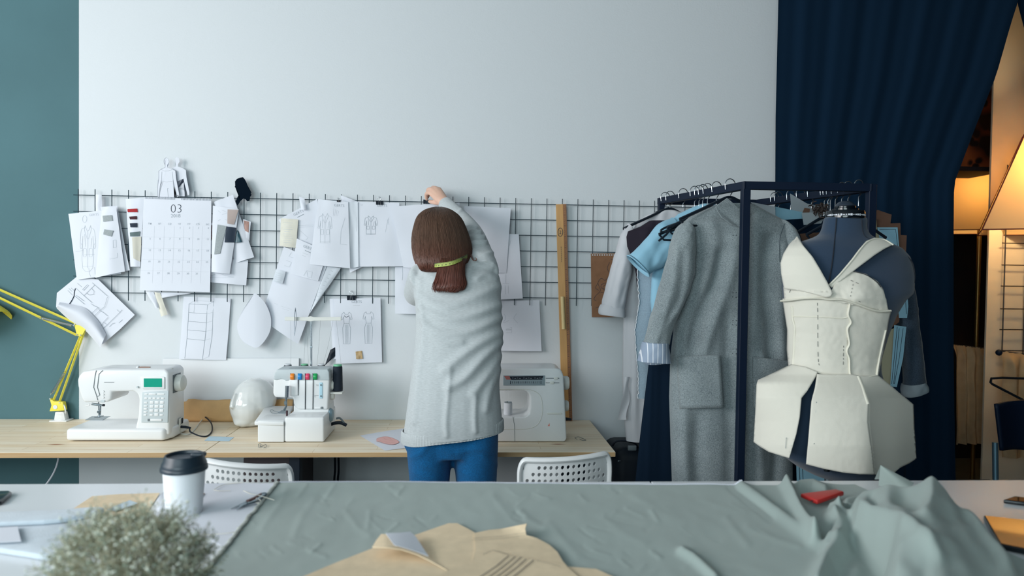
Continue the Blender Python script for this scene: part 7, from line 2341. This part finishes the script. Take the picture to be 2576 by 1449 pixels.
    md = o.modifiers.new('thick', 'SOLIDIFY'); md.thickness = 0.012
    for a, b_ in ((0.06, 0.06), (0.94, 0.06), (0.06, 0.92), (0.94, 0.92)):
        p = seat(a, b_)
        f_ = p+(p-c0-fwd*0.2).normalized()*0.03
        MB().tube([(f_.x, f_.y, 0), (p.x, p.y, p.z-0.006)], [0.009, 0.011], n=12).build('leg', 'chrome', t)
    return t
perforated_chair([(500, 1148), (744, 1166), (742, 1240), (504, 1240)], 2.12, 'white perforated chair behind the paper cup', 0.03)
perforated_chair([(1296, 1150), (1540, 1131), (1538, 1240), (1290, 1240)], 2.12, 'white perforated chair pushed near the desk end', 0.04)
# ------------------------------------------------------------------ white cutting tables in front
defmat('laminate', (0.87, 0.885, 0.90), rough=0.26, spec=0.5)
YT = (PZ(800, 1212.5, CUT).y+PZ(2500, 1209.5, CUT).y)/2
xseam = PZ(1641, 1217, CUT).x
YN = 0.72
def cutting_table(x0, x1, label):
    t = thing('cutting_table', label, 'table', ((x0+x1)/2, (YT+YN)/2, 0), 'white cutting tables')
    MB().box2((x0, YN, CUT-0.028), (x1, YT, CUT), bev=0.0015, seg=1).build('tabletop', 'laminate', t, smooth=0)
    for x in (x0+0.07, x1-0.07):
        for y in (YN+0.07, YT-0.07):
            MB().box2((x-0.025, y-0.025, 0), (x+0.025, y+0.025, CUT-0.028), bev=0.003, seg=1).build('leg', 'laminate', t, smooth=0)
    MB().box2((x0+0.06, YT-0.09, CUT-0.10), (x1-0.06, YT-0.07, CUT-0.028)).build('apron', 'laminate', t, smooth=0)
    return t
cutting_table(xseam-3.0, xseam-0.0012, 'white cutting table carrying the paper cup')
cutting_table(xseam+0.0012, xseam+2.0, 'white cutting table carrying the heaped grey cloth and phones')
# ---- the grey cloth: flat with creases, heaped up at one end
HEAP = [(2128, 1318), (2165, 1300), (2230, 1302), (2330, 1300), (2395, 1318), (2440, 1345), (2478, 1372), (2520, 1410), (2580, 1470), (2620, 1600), (2600, 1800), (2200, 1800), (2215, 1560), (2222, 1470), (2180, 1418), (2140, 1372)]
def inside(p, poly):
    c = False
    n = len(poly)
    for i in range(n):
        a, b = poly[i], poly[i-1]
        if (a[1] > p[1]) != (b[1] > p[1]) and p[0] < (b[0]-a[0])*(p[1]-a[1])/(b[1]-a[1])+a[0]:
            c = not c
    return c
CR = [  # crease lines on the table plane: points, height, half width (px)
    ([(2112, 1302), (2136, 1292), (2172, 1298)], 0.020, 7), ([(2088, 1292), (2116, 1312), (2138, 1338)], 0.014, 6), ([(2130, 1270), (2165, 1262), (2200, 1268)], 0.012, 8), ([(2075, 1400), (2105, 1350), (2098, 1330)], 0.012, 9),
    ([(1978, 1222), (1990, 1250), (2012, 1300), (2050, 1362)], 0.026, 11), ([(1866, 1226), (1905, 1255), (1960, 1297), (2048, 1362)], 0.011, 13), ([(1840, 1226), (1885, 1262), (1940, 1306)], -0.004, 9),
    ([(2015, 1225), (2045, 1222), (2075, 1236)], 0.012, 12), ([(2098, 1320), (2120, 1345), (2112, 1390), (2078, 1440), (2056, 1500)], 0.034, 24), ([(2150, 1450), (2130, 1520)], 0.010, 26),
    ([(2045, 1366), (2075, 1384), (2100, 1388)], 0.010, 13), ([(1880, 1330), (1960, 1362), (2010, 1378)], 0.0012, 9), ([(1828, 1308), (1852, 1340), (1880, 1372)], 0.0011, 10), ([(1716, 1392), (1745, 1410), (1800, 1460)], 0.010, 10),
    ([(1640, 1392), (1660, 1405)], 0.0014, 7), ([(1310, 1290), (1330, 1310), (1370, 1330)], 0.0014, 9), ([(1240, 1250), (1270, 1290), (1310, 1325)], 0.0008, 10), ([(1380, 1320), (1420, 1365), (1450, 1400)], 0.0011, 12),
    ([(870, 1290), (900, 1330), (930, 1350)], 0.0008, 8), ([(790, 1260), (760, 1300), (740, 1350)], 0.0008, 10), ([(720, 1235), (700, 1275), (660, 1330)], 0.0008, 9), ([(930, 1290), (925, 1330)], 0.0008, 7), ([(770, 1225), (750, 1250)], 0.0008, 6),
    ([(840, 1225), (815, 1262)], 0.0008, 6), ([(1015, 1228), (1000, 1246)], 0.0008, 5), ([(1640, 1290), (1655, 1312)], 0.0011, 6), ([(1520, 1300), (1560, 1340), (1620, 1370)], 0.0008, 11), ([(1600, 1250), (1660, 1290), (1720, 1320)], 0.0007, 12)]
rnd = random.Random(21)
for k in range(110):
    u, v = rnd.uniform(560, 2050), rnd.uniform(1225, 1440)
    l = rnd.uniform(12, 55); a = rnd.choice([1, 1, 1, -1])*rnd.uniform(0.25, 1.0)
    CR.append(([(u, v), (u+l*0.6*math.cos(a), v+l*0.35*abs(math.sin(a))+2), (u+l*math.cos(a), v+l*0.6*abs(math.sin(a)))] if a > 0 else [(u, v), (u-l*0.6, v+l*0.5)], rnd.uniform(-0.0008, 0.0009), rnd.uniform(3, 6)))
CRB = [(p, h, w_, min(q[0] for q in p)-2.6*w_, max(q[0] for q in p)+2.6*w_, min(q[1] for q in p)-2.6*w_, max(q[1] for q in p)+2.6*w_) for p, h, w_ in CR]
HR = [  # ridges and hollows on the heap: points on the table plane, height, half width (px)
    ([(2340, 1350), (2338, 1400), (2322, 1450)], 0.014, 22), ([(2270, 1385), (2300, 1400)], -0.016, 28), ([(2165, 1365), (2205, 1420), (2280, 1480), (2360, 1560)], 0.010, 16),
    ([(2400, 1365), (2425, 1420)], -0.010, 18), ([(2440, 1390), (2480, 1440), (2530, 1500)], 0.010, 18), ([(2390, 1440), (2420, 1520)], -0.008, 30), ([(2240, 1400), (2270, 1470), (2330, 1540)], 0.0060, 24), ([(2190, 1345), (2200, 1375)], -0.008, 10)]
def heap_h(u, v):
    h = 0.0
    for p, a, w_, u0, u1, v0, v1 in CRB:
        if u0 < u < u1 and v0 < v < v1:
            x = segdist((u, v), p)/w_
            h += a*math.exp(-x*x)
    if 2040 < u < 2700 and v > 1250:
        d = segdist((u, v), HEAP+HEAP[:1])
        s_ = d if inside((u, v), HEAP) else -d
        k = max(0.0, min(1.0, (s_+6)/interp([(2170, 30), (2290, 58)], u)[0]))
        k = k*k*(3-2*k)
        hh = interp([(2100, 0.035), (2160, 0.066), (2230, 0.090), (2340, 0.104), (2400, 0.094), (2450, 0.072), (2500, 0.056), (2580, 0.046)], u)[0]
        if v > 1520: hh *= max(0.30, 1-(v-1520)/420)
        r_ = 0
        for p, a, w_ in HR:
            x = segdist((u, v), p)/w_
            if x < 2.6: r_ += a*math.exp(-x*x)
        h = h*(1-0.7*k)+k*(hh+r_+0.006*mnoise.noise(V((u*0.02, v*0.02, 2))))
    return h
pL0, pL1 = PZ(700, 1214, CUT), PZ(512, 1449, CUT)
def left_x(y):
    y = max(y, 1.13)+0.3*min(0, y-1.13)*0
    return lerp(pL0.x, pL1.x, (pL0.y-y)/(pL0.y-pL1.y))+0.003*mnoise.noise(V((y*30, 0, 0)))
def far_y(x):
    u = proj((x, YT-0.02, CUT))[0]
    v = interp([(700, 1213.5), (760, 1213), (1100, 1216), (1640, 1222), (1985, 1222), (2030, 1216), (2110, 1220), (2220, 1220), (2300, 1219), (2440, 1300), (2600, 1400)], u)[0]
    return min(YT-0.004, PZ(u, v, CUT).y)
XR = PZ(2600, 1470, CUT).x
NX_, NY_ = 460, 230
mb = MB()
def clothpt(a, b_):
    y1_ = 0.74
    # far edge depends on x, x on the left edge
    x = lerp(left_x(lerp(1.62, y1_, b_)), XR+0.12*b_, a)
    yf = far_y(x)
    y = lerp(yf, y1_, b_**1.0)
    x = lerp(left_x(y), XR+0.12*b_, a)
    q = proj((x, y, CUT))
    h = heap_h(*q)
    # hem lies flat at the outer edges
    h += 0.0012*mnoise.noise(V((x*9, y*9, 0)))+0.0006*mnoise.noise(V((x*31, y*23, 4)))
    sh = max(0.0, min(1.0, (h-0.035)/0.05)) if q[0] > 2060 and q[1] > 1290 else 0.0
    return V((x, y, max(CUT+0.0012, CUT+0.002+h)))
mb.grid(NX_, NY_, clothpt)
defmat('cloth_grey', (0.595, 0.65, 0.635), rough=0.9, bump=0.12, bscale=700, sheen=0.15, spec=0.15, var=0.03, vscale=4)
t = thing('fabric', 'wide grey cloth spread over the cutting tables and heaped at one end', 'fabric', PZ(1400, 1330, CUT))
k0 = len(mb.v)
cl_o = mb.build('cloth', 'cloth_grey', t, smooth=180)
edge = [V(mb.v[i]) for i in range(0, int(NX_*0.80), 1)]
mb = MB()
for i in range(0, len(edge)-1):
    d = edge[i+1]-edge[i]
    L_ = d.length
    n_ = max(1, int(L_/0.0055))
    for j in range(n_):
        p = edge[i]+d*((j+0.5)/n_)
        mb.box(p+V((0, 0.001, 0.0012)), (L_/n_*0.62, 0.006+0.002*((i+j) % 2), 0.0022), bev=0.0006, seg=1)
ribbon(mb, [p+V((0, 0.002, 0.0006)) for p in edge], 0.005, (0, 0, 1))
mb.build('pinked_selvedge', 'paper', t, smooth=30)
ed2 = [V(clothpt(0, j/190)) for j in range(150)]
mb = MB().tube([p+V((0.002*mnoise.noise(V((i*0.5, 0, 0))), 0, 0.0018)) for i, p in enumerate(ed2)], [(0.0045+0.0015*mnoise.noise(V((i*0.7, 2, 0))), 0.0018) for i in range(len(ed2))], n=8)
defmat('selvedge_grey', (0.66, 0.68, 0.66), rough=0.9, var=0.2, vscale=60)
mb.build('frayed_edge', 'selvedge_grey', t, smooth=60)
# standing corner of the cloth
A, B, C_ = PY(2215, 1170, 1.56), PZ(2210, 1222, CUT+0.01), PZ(2300, 1215, CUT+0.03)
B2 = V((B.x+0.02, B.y+0.05, B.z))
def corner(a, b_):
    base = lerp(B, C_, a)+V((0, -0.03*math.sin(a*math.pi), 0))
    return lerp(A, base, b_)
mb = MB().grid(14, 12, corner)
mb.grid(14, 12, lambda a, b_: lerp(A, lerp(B2, C_+V((0, 0.03, 0)), a), b_))
mb.build('standing_corner', 'cloth_grey', t, smooth=70)
# ---- kraft pattern pieces
GK = 'kraft pattern pieces on the grey cloth'
def onT(z0, fn=None):
    def f(u, v):
        h = fn(u, v) if fn else 0.0
        p = PZ(u, v, CUT+z0+h)
        return p
    return f
def lay(name, label, outline, f, mtl, cat, th=0.0012, dens=14, group=None, lines=None, par=None):
    b = bmesh.new()
    fc = b.faces.new([b.verts.new((u, v, 0)) for u, v in outline])
    bmesh.ops.triangulate(b, faces=[fc])
    for _ in range(5):
        ed = [e for e in b.edges if e.calc_length() > dens]
        if not ed: break
        bmesh.ops.subdivide_edges(b, edges=ed, cuts=1)
        bmesh.ops.triangulate(b, faces=b.faces[:])
    for x in b.verts:
        x.co = f(x.co.x, x.co.y)
    for x in b.faces: x.normal_update()
    if sum(q.normal.z for q in b.faces) < 0:
        bmesh.ops.reverse_faces(b, faces=b.faces[:])
    bmesh.ops.solidify(b, geom=b.faces[:], thickness=th)
    mb = MB().bm(b)
    if lines:
        for L, w_ in lines:
            ribbon(mb, [f(u, v)+V((0, 0, 0.0016)) for u, v in L], w_, (0, 0, 1), 1)
    o = mb.build(name, [mtl, 'ink_dark'] if lines else mtl, par, smooth=50)
    if par is None: tag(o, label, cat, group)
    return o
defmat('pencil_brown', (0.33, 0.27, 0.24), rough=0.8)
lay('kraft_pattern', 'large kraft pattern piece with a lifted tab in the middle of the cloth', [(700, 1476), (850, 1413), (955, 1372), (1045, 1345), (1128, 1316), (1150, 1316), (1180, 1331), (1198, 1342), (1206, 1370), (1196, 1410), (1190, 1476)],
    onT(0.006, lambda u, v: 0.002*math.sin(u*0.012)), 'kraft', 'paper pattern', group=GK)
tabf = onT(0.010, lambda u, v: 0.020*max(0, min(1, (1110-u)/140))**1.0*(0.6+0.4*math.sin((u-930)/60)))
tb_ = lay('kraft_pattern', 'narrow kraft strip with a white paper band, its tip lifted', [(936, 1376), (947, 1358), (959, 1343), (975, 1344), (1032, 1341), (1045, 1352), (1078, 1402), (1124, 1434), (1085, 1412), (1048, 1394), (1010, 1382), (975, 1377)], tabf, 'kraft', 'paper pattern', group=GK)
lay('white_band', None, [(970, 1344), (1003, 1343), (1032, 1340), (1045, 1351), (1078, 1402), (1062, 1396), (1040, 1388), (1012, 1379), (992, 1374), (980, 1358)], lambda u, v: tabf(u, v)+V((0, -0.0005, 0.0022)), 'paper', None, th=0.0006, par=tb_)
lay('kraft_pattern', 'kraft pattern piece with a curled corner and parallel pencil lines', [(1192, 1341), (1230, 1333), (1262, 1330), (1300, 1322), (1325, 1317), (1321, 1330), (1324, 1346), (1350, 1353), (1382, 1370), (1402, 1388), (1416, 1412), (1428, 1425), (1500, 1431), (1600, 1476), (1160, 1476), (1186, 1420), (1196, 1380)],
    onT(0.010, lambda u, v: 0.014*max(0, (u-1262)/62)*max(0, min(1, (1352-v)/30)) if u > 1262 and v < 1352 else 0.0), 'kraft', 'paper pattern', group=GK,
    lines=[([(1187, 1361), (1260, 1357), (1320, 1349)], 0.0006), ([(1190, 1356), (1260, 1351), (1322, 1342)], 0.0006), ([(1215, 1397), (1240, 1386), (1280, 1397)], 0.0008)])
lay('kraft_pattern', 'lower kraft pattern piece with five ruled fold lines', [(1020, 1490), (1118, 1440), (1242, 1386), (1282, 1398), (1345, 1408), (1420, 1420), (1500, 1490)], onT(0.014), 'kraft', 'paper pattern', group=GK,
    lines=[([(1279, 1400), (1250, 1425), (1195, 1462)], 0.0016), ([(1296, 1402), (1262, 1430), (1212, 1466)], 0.0016), ([(1311, 1403), (1280, 1430), (1232, 1466)], 0.0016), ([(1324, 1408), (1296, 1432), (1250, 1466)], 0.0016), ([(1342, 1411), (1310, 1438), (1275, 1466)], 0.0016), ([(1350, 1412), (1385, 1420), (1410, 1428)], 0.0006)])
# ---- paper cup with a black lid
cp = PZ(463, 1289, CUT)
t = thing('paper_cup', 'white paper cup with a black plastic lid on the cutting table', 'cup', (cp.x, cp.y, CUT))
defmat('cup_paper', (0.86, 0.875, 0.895), rough=0.6)
defmat('lid_black', (0.10, 0.165, 0.215), rough=0.4)
k = cp.y/FPX
rt, rb_ = 50.5*k*0.97, 42*k
hz = (1289-1187)*k*1.12
MB().lathe([(rb_*0.94, 0.004), (rb_*0.94, 0.001), (rb_, 0.0005), (lerp(rb_, rt, 0.5), hz*0.5), (rt, hz), (rt*1.02, hz+0.004)], (cp.x, cp.y, CUT), n=56).build('cup', 'cup_paper', t, smooth=50)
rl = 56.5*k*0.97
z0 = hz-0.006
MB().lathe([(rl*0.93, z0), (rl*0.99, z0), (rl*1.0, z0+0.003), (rl*0.985, z0+0.007), (rl*0.955, z0+0.0085), (rl*0.955, z0+0.012), (rl*0.93, z0+0.015), (rl*0.87, z0+0.020), (rl*0.83, z0+0.028), (rl*0.80, z0+0.0305), (rl*0.75, z0+0.0295), (rl*0.72, z0+0.025), (rl*0.3, z0+0.024), (0, z0+0.024)], (cp.x, cp.y, CUT), n=64).build('lid', 'lid_black', t, smooth=35)
MB().box((cp.x+rl*0.50, cp.y+rl*0.35, CUT+z0+0.026), (0.028, 0.018, 0.010), bev=0.004, seg=3).build('sip_ridge', 'lid_black', t, smooth=50)
# ---- papers, scraps and tools
lay('paper_sheet', 'large white sheet under the paper cup beside the grey cloth', [(418, 1217), (560, 1216), (694, 1216), (640, 1290), (570, 1380), (480, 1330), (398, 1302)], onT(0.0006), 'paper', 'sheet of paper', th=0.0005)
lay('paper_sheet', 'folded white sheet standing off the table left of the cup base', [(376, 1285), (398, 1252), (412, 1236), (432, 1232), (438, 1262), (440, 1298), (400, 1300)], onT(0.003, lambda u, v: 0.012*math.sin(max(0, min(1, (u-376)/64))*math.pi)), 'paper', 'sheet of paper', th=0.0006)
lay('envelope', 'kraft paper envelope lying on the white table behind the dried flowers', [(176, 1285), (232, 1248), (300, 1243), (402, 1240), (388, 1262), (370, 1290), (320, 1310), (240, 1300)], onT(0.002, lambda u, v: 0.004*max(0, (u-340)/60)), 'kraft', 'envelope', th=0.001)
defmat('slip_blue', (0.68, 0.74, 0.78), rough=0.7)
lay('fabric_slip', 'pale grey blue slip lying on the kraft envelope', [(269, 1281), (326, 1258), (346, 1265), (292, 1285)], onT(0.005, lambda u, v: 0.006*max(0, (u-300)/46)), 'slip_blue', 'cloth slip', th=0.0012)
lay('leather_scrap', 'small brown scrap just behind the cup', [(505, 1252), (506, 1243), (515, 1240), (511, 1248)], onT(0.002), 'kraft_dark', 'scrap', th=0.001)
defmat('felt', (0.74, 0.785, 0.825), rough=0.95, bump=0.25, bscale=400, sheen=0.3, var=0.05, vscale=40, spec=0.1)
pts = [PZ(u, v, CUT+0.001) for u, v in sp2([(-120, 1305), (20, 1300), (150, 1296), (235, 1290), (258, 1295), (236, 1326), (190, 1372), (140, 1412), (60, 1404), (-20, 1392), (-120, 1384)], 3)]
o = MB().prism(pts, (0, 0, 0.011), bev=0.004, seg=3).build('felt_cloth', 'felt', smooth=50)
tag(o, 'folded pale blue felt lying behind the dried flowers', 'felt')
pts2 = [PZ(u, v, CUT+0.0125) for u, v in sp2([(-120, 1303), (20, 1298), (150, 1293), (242, 1286), (262, 1291), (240, 1300), (150, 1318), (20, 1326), (-120, 1330)], 3)]
MB().prism(pts2, (0, 0, 0.010), bev=0.004, seg=3).build('upper_fold', 'felt', o, smooth=50)
lay('card', 'white card on the folded blue felt at the picture edge', [(-40, 1330), (44, 1324), (53, 1361), (-40, 1366)], onT(0.0135, lambda u, v: 0.004), 'paper', 'card', th=0.001)
o = MB().prism([PZ(u, v, CUT+0.001) for u, v in [(-160, 1246), (22, 1242), (30, 1246), (4, 1270), (-190, 1300)]], (0, 0, 0.007), bev=0.0015).build('tablet', 'black_gloss', smooth=30)
tag(o, 'dark tablet corner at the table edge beside the felt', 'tablet')
# thread snips
t = thing('thread_snips', 'steel thread snips lying at the corner of the grey cloth', 'thread snips', PZ(630, 1262, CUT))
defmat('snip_brown', (0.42, 0.28, 0.26), rough=0.4)
for dv, nm in ((0, 0), (7, 1)):
    pts = [PZ(581+dv*2, 1280+dv*0.35, CUT+0.003), PZ(610, 1267+dv*0.5, CUT+0.005), PZ(628, 1259+dv*0.9, CUT+0.006)]
    MB().tube(pts, [(0.0008, 0.0006), (0.0055, 0.0012), (0.0045, 0.0015)], n=8).build('blade', 'steel', t)
    pts = smoothpath([PZ(622, 1261+dv*0.9, CUT+0.007), PZ(642, 1252+dv*1.3, CUT+0.008), PZ(658, 1243+dv*0.9, CUT+0.008), PZ(666, 1242+dv*0.4, CUT+0.008)], 4)
    MB().tube(pts, [(0.004, 0.003)]*len(pts), n=8).build('handle', 'snip_brown' if dv == 0 else 'steel', t)
MB().ell(PZ(664, 1243, CUT+0.008), (0.007, 0.006, 0.004)).build('spring_bow', 'steel', t)
GT = 'loose threads on the cutting table'
for pts, lab in (([(538, 1232), (560, 1220), (590, 1216), (610, 1214)], 'long pale thread lying across the white sheet behind the cup'), ([(538, 1233), (556, 1235), (580, 1234)], 'short pale thread lying below the long one behind the cup'),
                 ([(612, 1234), (630, 1242), (650, 1246), (690, 1258)], 'white thread crossing the snips and the cloth edge'), ([(646, 1252), (640, 1262), (650, 1266), (656, 1260), (650, 1255)], 'white thread looped round the snips'),
                 ([(505, 1345), (540, 1344), (575, 1341), (598, 1336), (612, 1332)], 'cream thread near the cloth edge below the snips')):
    o = MB().tube(smoothpath([PZ(u, v, CUT+0.003+(0.008 if 640 < u < 700 else 0)) for u, v in pts], 6), 0.0006, n=6).build('thread', 'paper_cream')
    tag(o, lab, 'thread', GT)
# ---- phones and the tablet at the far end
defmat('phone_red', (0.74, 0.18, 0.17), rough=0.45)
q = [PZ(2013, 1241, CUT+0.020), PZ(2102, 1229.5, CUT+0.024), PZ(2124, 1236, CUT+0.024), PZ(2056, 1259, CUT+0.019)]
n_ = (q[1]-q[0]).cross(q[3]-q[0]).normalized()
if n_.z < 0: n_ = -n_
o = MB().prism(q, -n_*0.0095, bev=0.0028, seg=3).build('phone', 'phone_red', smooth=40)
tag(o, 'red smartphone lying in the folds of the grey cloth', 'phone')
MB().box(lerp(q[0], q[3], 0.72)-n_*0.0048+V((-0.001, -0.0015, 0)), (0.008, 0.002, 0.002), bev=0.0004, seg=1).build('port', 'dark_red', o, smooth=20)
q = [PZ(2524, 1257, CUT+0.009), PZ(2552, 1247.5, CUT+0.009), PZ(2680, 1262, CUT+0.009), PZ(2664, 1275, CUT+0.009)]
o = MB().prism(q, (0, 0, -0.008), bev=0.002, seg=3).build('phone', 'black_gloss', smooth=40)
tag(o, 'black smartphone with a glossy screen on the bare white table', 'phone')
defmat('screen_black', (0.02, 0.025, 0.03), rough=0.04, coat=0.5)
q2 = [PZ(u, v, CUT+0.0094) for u, v in [(2530, 1256.5), (2553, 1249.5), (2670, 1263), (2658, 1273)]]
MB().prism(q2, (0, 0, 0.0003)).build('screen', 'screen_black', o, smooth=0)
q = [PZ(2474, 1296, CUT+0.012), PZ(2760, 1328, CUT+0.012), PZ(2790, 1424, CUT+0.012), PZ(2515, 1368, CUT+0.012)]
o = MB().prism(q, (0, 0, -0.011), bev=0.0025, seg=3).build('tablet', 'black_gloss', smooth=40)
tag(o, 'large glossy black tablet mirroring the warm wall beside the cloth heap', 'tablet')
c = sum(q, V((0, 0, 0)))/4
MB().prism([lerp(p, c, 0.03)+V((0, 0, 0.0003)) for p in q], (0, 0, 0.0003)).build('screen', 'screen_black', o, smooth=0)
# ---- dried flowers
YP = 0.92
pc = PY(330, 1446, YP)
t = thing('dried_flowers', 'bunch of wispy grey green dried flowers close to the camera', 'dried flowers', (pc.x, YP, CUT))
defmat('stem_sage', (0.78, 0.77, 0.68), rough=0.9, trans=0.3)
defmat('bud_pale', (0.87, 0.89, 0.84), rough=0.8)
defmat('bud_sage', (0.58, 0.64, 0.58), rough=0.9)
rnd = random.Random(5)
st, f1, f2 = MB(), MB(), MB()
def oct_(mb, p, r_):
    k = len(mb.v)
    mb.v += [(p.x+r_, p.y, p.z), (p.x-r_, p.y, p.z), (p.x, p.y+r_, p.z), (p.x, p.y-r_, p.z), (p.x, p.y, p.z+r_), (p.x, p.y, p.z-r_)]
    for a, b_, c_ in ((0, 2, 4), (2, 1, 4), (1, 3, 4), (3, 0, 4), (2, 0, 5), (1, 2, 5), (3, 1, 5), (0, 3, 5)):
        mb.f.append((k+a, k+b_, k+c_)); mb.m.append(0)
ctr = V((pc.x, YP, pc.z-0.002))
for s_ in range(520):
    a = rnd.random()*2*math.pi
    el = math.acos(rnd.uniform(-0.5, 1.0))
    d = V((math.sin(el)*math.cos(a)*1.12, math.sin(el)*math.sin(a)*0.95, math.cos(el)*1.0))
    L_ = rnd.uniform(0.068, 0.096)
    tip = ctr+d*L_
    tip.z = max(tip.z, CUT+0.012)
    b0 = V((pc.x+rnd.uniform(-0.02, 0.02), YP+rnd.uniform(-0.02, 0.02), CUT+0.055))
    mid = lerp(b0, tip, 0.55)+V((rnd.uniform(-1, 1), rnd.uniform(-1, 1), rnd.uniform(-0.3, 1)))*0.012
    st.tube(smoothpath([b0, mid, tip], 3), 0.00055, n=3, caps=False)
    for c_ in range(rnd.randint(6, 10)):
        f_ = rnd.uniform(0.5, 1.0)
        p0 = lerp(mid, tip, f_)
        dd = (d*0.6+V((rnd.uniform(-1, 1), rnd.uniform(-1, 1), rnd.uniform(-0.7, 1)))).normalized()
        p2 = p0+dd*rnd.uniform(0.010, 0.024)
        p1 = lerp(p0, p2, 0.5)+V((rnd.uniform(-1, 1), rnd.uniform(-1, 1), rnd.uniform(-1, 1)))*0.004
        st.tube([p0, p1, p2], 0.00042, n=3, caps=False)
        if rnd.random() < 0.85:
            (oct_(f1, p2, rnd.uniform(0.0012, 0.0026)) if rnd.random() < 0.36 else oct_(f2, p2, rnd.uniform(0.0009, 0.0019)))
        if rnd.random() < 0.5:
            oct_(f2, p1, rnd.uniform(0.0008, 0.0015))
st.build('stems', 'stem_sage', t, smooth=60)['kind'] = 'stuff'
o = f1.build('blossoms', 'bud_pale', t, smooth=0); o['kind'] = 'stuff'; o['label'] = 'pale dried buds'
o = f2.build('buds', 'bud_sage', t, smooth=0); o['kind'] = 'stuff'; o['label'] = 'sage green dried buds'
MB().lathe([(0.034, 0.0005), (0.040, 0.006), (0.042, 0.05), (0.036, 0.068), (0.033, 0.066), (0.037, 0.05), (0.0, 0.02)], (pc.x, YP, CUT), n=40).build('vase', 'cream_plastic', t, smooth=50)
